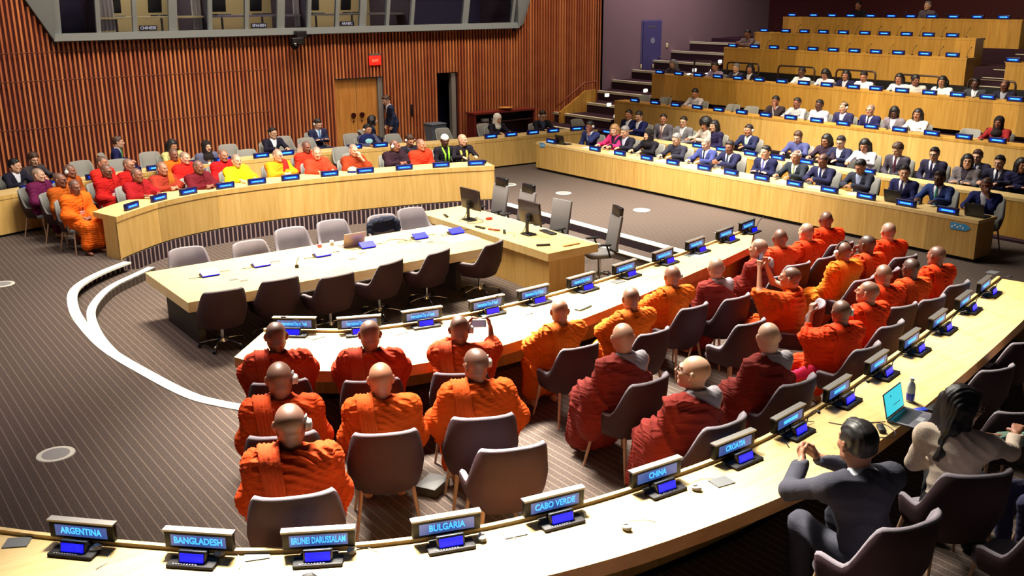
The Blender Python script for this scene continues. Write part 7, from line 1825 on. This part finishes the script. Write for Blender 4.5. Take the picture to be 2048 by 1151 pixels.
# outlets, earphones, papers on the curved desks
for i, (x, y) in enumerate(DATA['pads']):
    mb = MB(); mb.box((x, y, ZD+.004), (.17, .13, .008), 0, -.5+.12*i if i < 4 else .1); solo('desk_outlet', mb, GREYP, 'square grey outlet plate set in the near desks, %s' % ORD[i], 'socket', 'outlet plates in the near desks')
for i, (x, y) in enumerate(DATA['earp']):
    t = thing('desk_earphone', 'white ear hook receiver lying on the nearest desk, %s from the left' % ORD[i], 'earphone', (x, y, ZD), .4*i, 'earphones on the nearest desk')
    mb = MB(); mb.ball((0, 0, .024), (.045, .034, .024)); mb.cyl((.01, 0, .03), (.012, 0, .052), .026, .02); mb.build('earpiece', PLW, t)
    mb = MB(); mb.tube([(.03, 0, .01), (.08, -.08, .005), (.02, -.20, .005), (-.06, -.24, .005)], .0028, 0, 6); mb.build('wire', PLW, t)
for i, (x, y, w_, h_, a_, z_) in enumerate(((4.75, 9.4, .30, .21, .5, ZD), (7.6, 9.15, .42, .30, .1, ZD), (7.1, 9.0, .30, .21, .3, ZD), (9.35, 9.45, .30, .21, .1, ZD), (10.6, 9.75, .30, .21, .2, ZD), (6.55, 20.05, .34, .22, .3, ZD), (7.35, 20.15, .30, .20, .1, ZD), (4.1, 22.2, .3, .2, .2, .82))):
    mb = MB(); mb.box((x, y, z_+.004), (w_, h_, .004), 0, a_); solo('paper_sheet', mb, WHITE, ['white paper in front of the first monk at inner desk', 'large white paper below the fifth inner display', 'white paper near the keyboard on inner desk', 'small paper before the earphone monk', 'paper before the maroon monks at inner desk', 'papers before the maroon and gold monk', 'papers before the dark maroon monk', 'papers at the far left desk'][i], 'paper')
mb = MB(); mb.rbox((7.55, 8.82, ZD+.012), (.26, .09, .02), .008, 0, .25); solo('remote_keyboard', mb, mat('kb_grey', srgb(70, 84, 90), .5), 'small grey keypad on the inner desk between two golden monks', 'keypad')
for i, (y, w_) in enumerate(((19.3, .3), (18.2, .42), (16.5, .42), (15.55, .42), (14.7, .36), (13.75, .42), (12.9, .42), (12.1, .42), (11.2, .42), (10.3, .42))):
    mb = MB(); mb.box((16.62, y, .765), (.24, w_, .006), 0, .05*(i % 3)); solo('paper_sheet', mb, WHITE, 'white papers on the front audience desk, %s from the left' % ORD[i], 'paper', 'papers on the front audience desk')
laptop('laptop', 'open dark laptop at the left end of the front audience desk', 16.55, 20.2, .765, 0, lid=PLB, scrmat=mat('screen_maroon', srgb(60, 26, 34), .3))
laptop('laptop', 'dark laptop before the blue suited man near right end', 16.6, 10.35, .765, 0, lid=PLB)
laptop('laptop', 'dark laptop at the right end of the front audience desk', 16.6, 8.75, .765, 0, lid=PLB)
laptop('laptop', 'open laptop before the black suited man at farthest desk', 10.25, 22.95, .825, 95, lid=mat('lid_silver', srgb(196, 176, 170), .35, metal=.3))
# blue emblem stickers on the front desk
def emblem(y, z, w_, label):
    t = thing('emblem_sticker', label, 'sticker', (16.245, y, z), -PI/2)
    mb = MB(); mb.add([(-w_/2, 0, -.06), (w_*.25, 0, -.06), (w_*.5, 0, 0), (w_*.25, 0, .06), (-w_/2, 0, .06), (-w_/2, .004, -.06), (w_*.25, .004, -.06), (w_*.5, .004, 0), (w_*.25, .004, .06), (-w_/2, .004, .06)],
        [(0, 1, 2, 3, 4), (9, 8, 7, 6, 5)]+[(i, i+5, (i+1) % 5+5, (i+1) % 5) for i in range(5)]); mb.build('backing', mat('sticker_blue', srgb(60, 150, 205), .5), t)
    mb = MB(); [mb.box((-w_*.4+.05*i, -.003, .015*((i % 2)*2-1)), (.028, .003, .03)) for i in range(5)]; mb.build('marks', WHITE, t)
emblem(8.85, .60, .38, 'blue arrow shaped sticker at the right end of front desk')
emblem(20.75, .70, .26, 'small blue sticker at the left end of the front desk')
# floor plates
for i, (x, y) in enumerate(DATA['discs']):
    t = thing('floor_plate', 'round pale floor outlet plate, %s' % ['largest, near the bottom left', 'by the far desk end', 'in the podium aisle centre', 'between the podium and the front audience desk', 'behind the inner desk displays', 'at the left edge'][i], 'floor plate', (x, y, 0))
    r_ = .19; mb = MB(); mb.cyl((0, 0, 0), (0, 0, .008), r_, r_*.97, 0, 32); mb.build('rim', mat('plate_white', srgb(225, 222, 205), .5), t)
    mb = MB(); mb.cyl((0, 0, .008), (0, 0, .010), r_*.72, r_*.72, 0, 28); mb.build('lid', mat('plate_grey', srgb(150, 148, 146), .5), t)
# bin, console table by the wall
t = thing('waste_bin', 'large grey rectangular bin before the slatted wall', 'bin', (15.75, 25.4, 0), .05)
mb = MB(); vs = []
for z, w_, d_ in ((0, .40, .34), (.86, .52, .44)): vs += [(-w_/2, -d_/2, z), (w_/2, -d_/2, z), (w_/2, d_/2, z), (-w_/2, d_/2, z)]
mb.add(vs, [(0, 3, 2, 1), (0, 1, 5, 4), (1, 2, 6, 5), (2, 3, 7, 6), (3, 0, 4, 7), (4, 5, 6, 7)]); mb.build('body', mat('bin_grey', srgb(98, 106, 118), .5), t)
mb = MB(); mb.rbox((0, 0, .875), (.56, .48, .05), .03); mb.build('rim', mat('bin_rim', srgb(84, 92, 106), .5), t)
t = thing('console_table', 'dark red wooden console table against the slatted wall', 'table', (19.05, 26.55, 0))
RW = mat('table_redwood', srgb(104, 30, 22), .45)
mb = MB(); mb.box((0, 0, .93), (2.5, .5, .06)); mb.build('top', RW, t)
mb = MB(); mb.box((0, .20, .50), (2.4, .04, .80)); mb.build('back', mat('table_dark', srgb(46, 10, 12), .6), t)
for sx in (-1, 1): mb = MB(); mb.box((sx*1.2, 0, .45), (.06, .46, .9)); mb.build('side', RW, t)
mb = MB(); mb.box((0, 0, .62), (2.34, .42, .03)); mb.build('shelf', mat('table_dark', srgb(46, 10, 12), .6), t)
for i, (x, y, z, lb) in enumerate(((18.35, 26.5, .64, 'small white box on the shelf of the red console table'), (18.75, 26.5, .64, 'stack of white cups on the shelf of red console table'))):
    mb = MB(); mb.rbox((x, y, z+.05), (.22, .16, .09), .01); solo('white_box', mb, WHITE, lb, 'box')
mb = MB(); mb.lathe([(0, 0), (.10, .0), (.22, .06), (.25, .09), (.23, .09), (.10, .02)], (19.2, 26.5, .96), 0, 24); solo('bowl', mb, W_DOOR, 'wide wooden bowl on top of the red console table', 'bowl')
mb = MB(); mb.rbox((15.85, WY-.08, 1.15), (.08, .03, .36), .01); solo('wall_intercom', mb, PLB, 'dark vertical wall panel right of the double door', 'panel')
# phones held up, cap on the desk, bag
def held_phone(i, label, wide=True):
    sp = DATA['people'][i]; p = Pose(**sp['pose']); a = math.radians(sp['az']-90); c = (p.wr[0]+p.wr[1])/2+np.array([0, .035, .115])
    q = Matrix.Rotation(a, 3, 'Z') @ Vector(c)
    t = thing('phone', label, 'phone', (sp['loc'][0]+q.x, sp['loc'][1]+q.y, sp['loc'][2]+q.z), a)
    mb = MB(); mb.rbox((0, 0, 0), (.165, .010, .080), .004); mb.build('case', PLB, t)
    mb = MB(); mb.box((0, -.0058, 0), (.15, .001, .070)); mb.build('screen', mat('phone_screen', srgb(90, 130, 170), .3, emit=srgb(80, 120, 150), es=.5), t)
held_phone(2, 'phone held up in landscape by the orange monk at the inner desk')
held_phone(15, 'dark phone raised by the young orange robed monk')
t = thing('cap', 'cream and navy cap lying on the far curved desk', 'cap', (9.95, 19.6, ZD))
mb = MB(); mb.lathe([(.11, 0), (.115, .03), (.10, .08), (.06, .115), (0, .125)]); mb.build('crown', cloth((226, 214, 160)), t)
mb = MB(); mb.lathe([(.112, .0), (.118, .015), (.116, .045)], (0, 0, 0)); mb.build('band', cloth((24, 34, 120)), t)
mb = MB(); mb.rbox((12.85, 18.75, ZD+.04), (.26, .16, .08), .04, 0, .2); solo('small_bag', mb, cloth((20, 24, 50)), 'small dark bag at the right end of the far desk', 'bag')
t = thing('draped_bag', 'navy bag with pale blue emblem behind the far displays', 'bag', (12.15, 23.0, .82))
mb = MB(); mb.ball((0, 0, .14), (.24, .12, .17)); mb.build('body', cloth((18, 28, 78)), t)
mb = MB(); mb.ball((.0, -.11, .12), (.11, .02, .07)); mb.build('emblem', cloth((150, 205, 215)), t)
# pink lining cloth on the lap of the raised-hand monk and the papers under chairs
sp = DATA['people'][22]; f = Field((-.3, .0, .25), (.3, .7, .8), .016); f.cone((-.26, .18, .56), (-.24, .45, .40), .07, .06, .05); t = link('pink_cloth', mesh_from(f, 'pink_cloth', .01, 8, .08, -1), cloth((240, 40, 90)))
t.location = sp['loc']; t.rotation_euler = (0, 0, math.radians(sp['az']-90)); tag(t, 'bright pink cloth over the left knee of the raised hand monk', 'cloth')
for i, (x, y, z, lb) in enumerate(((4.35, 7.25, .05, 'grey book lying on the floor between two dark armchairs'), (2.95, 5.95, .05, 'grey folder on the floor beside the empty armchair'))):
    mb = MB(); mb.rbox((x, y, z), (.30, .22, .08), .01, 0, .5); solo('floor_box', mb, mat('book_grey', srgb(52, 48, 48), .6), lb, 'book')
# hanging lamp glow at the top right: wall light by the upper aisle
mb = MB(); mb.rbox((30.3, 13.9, 3.35), (.06, .55, .30), .02); solo('wall_light', mb, SL, 'bright white light panel at the right edge of the upper aisle', 'light')
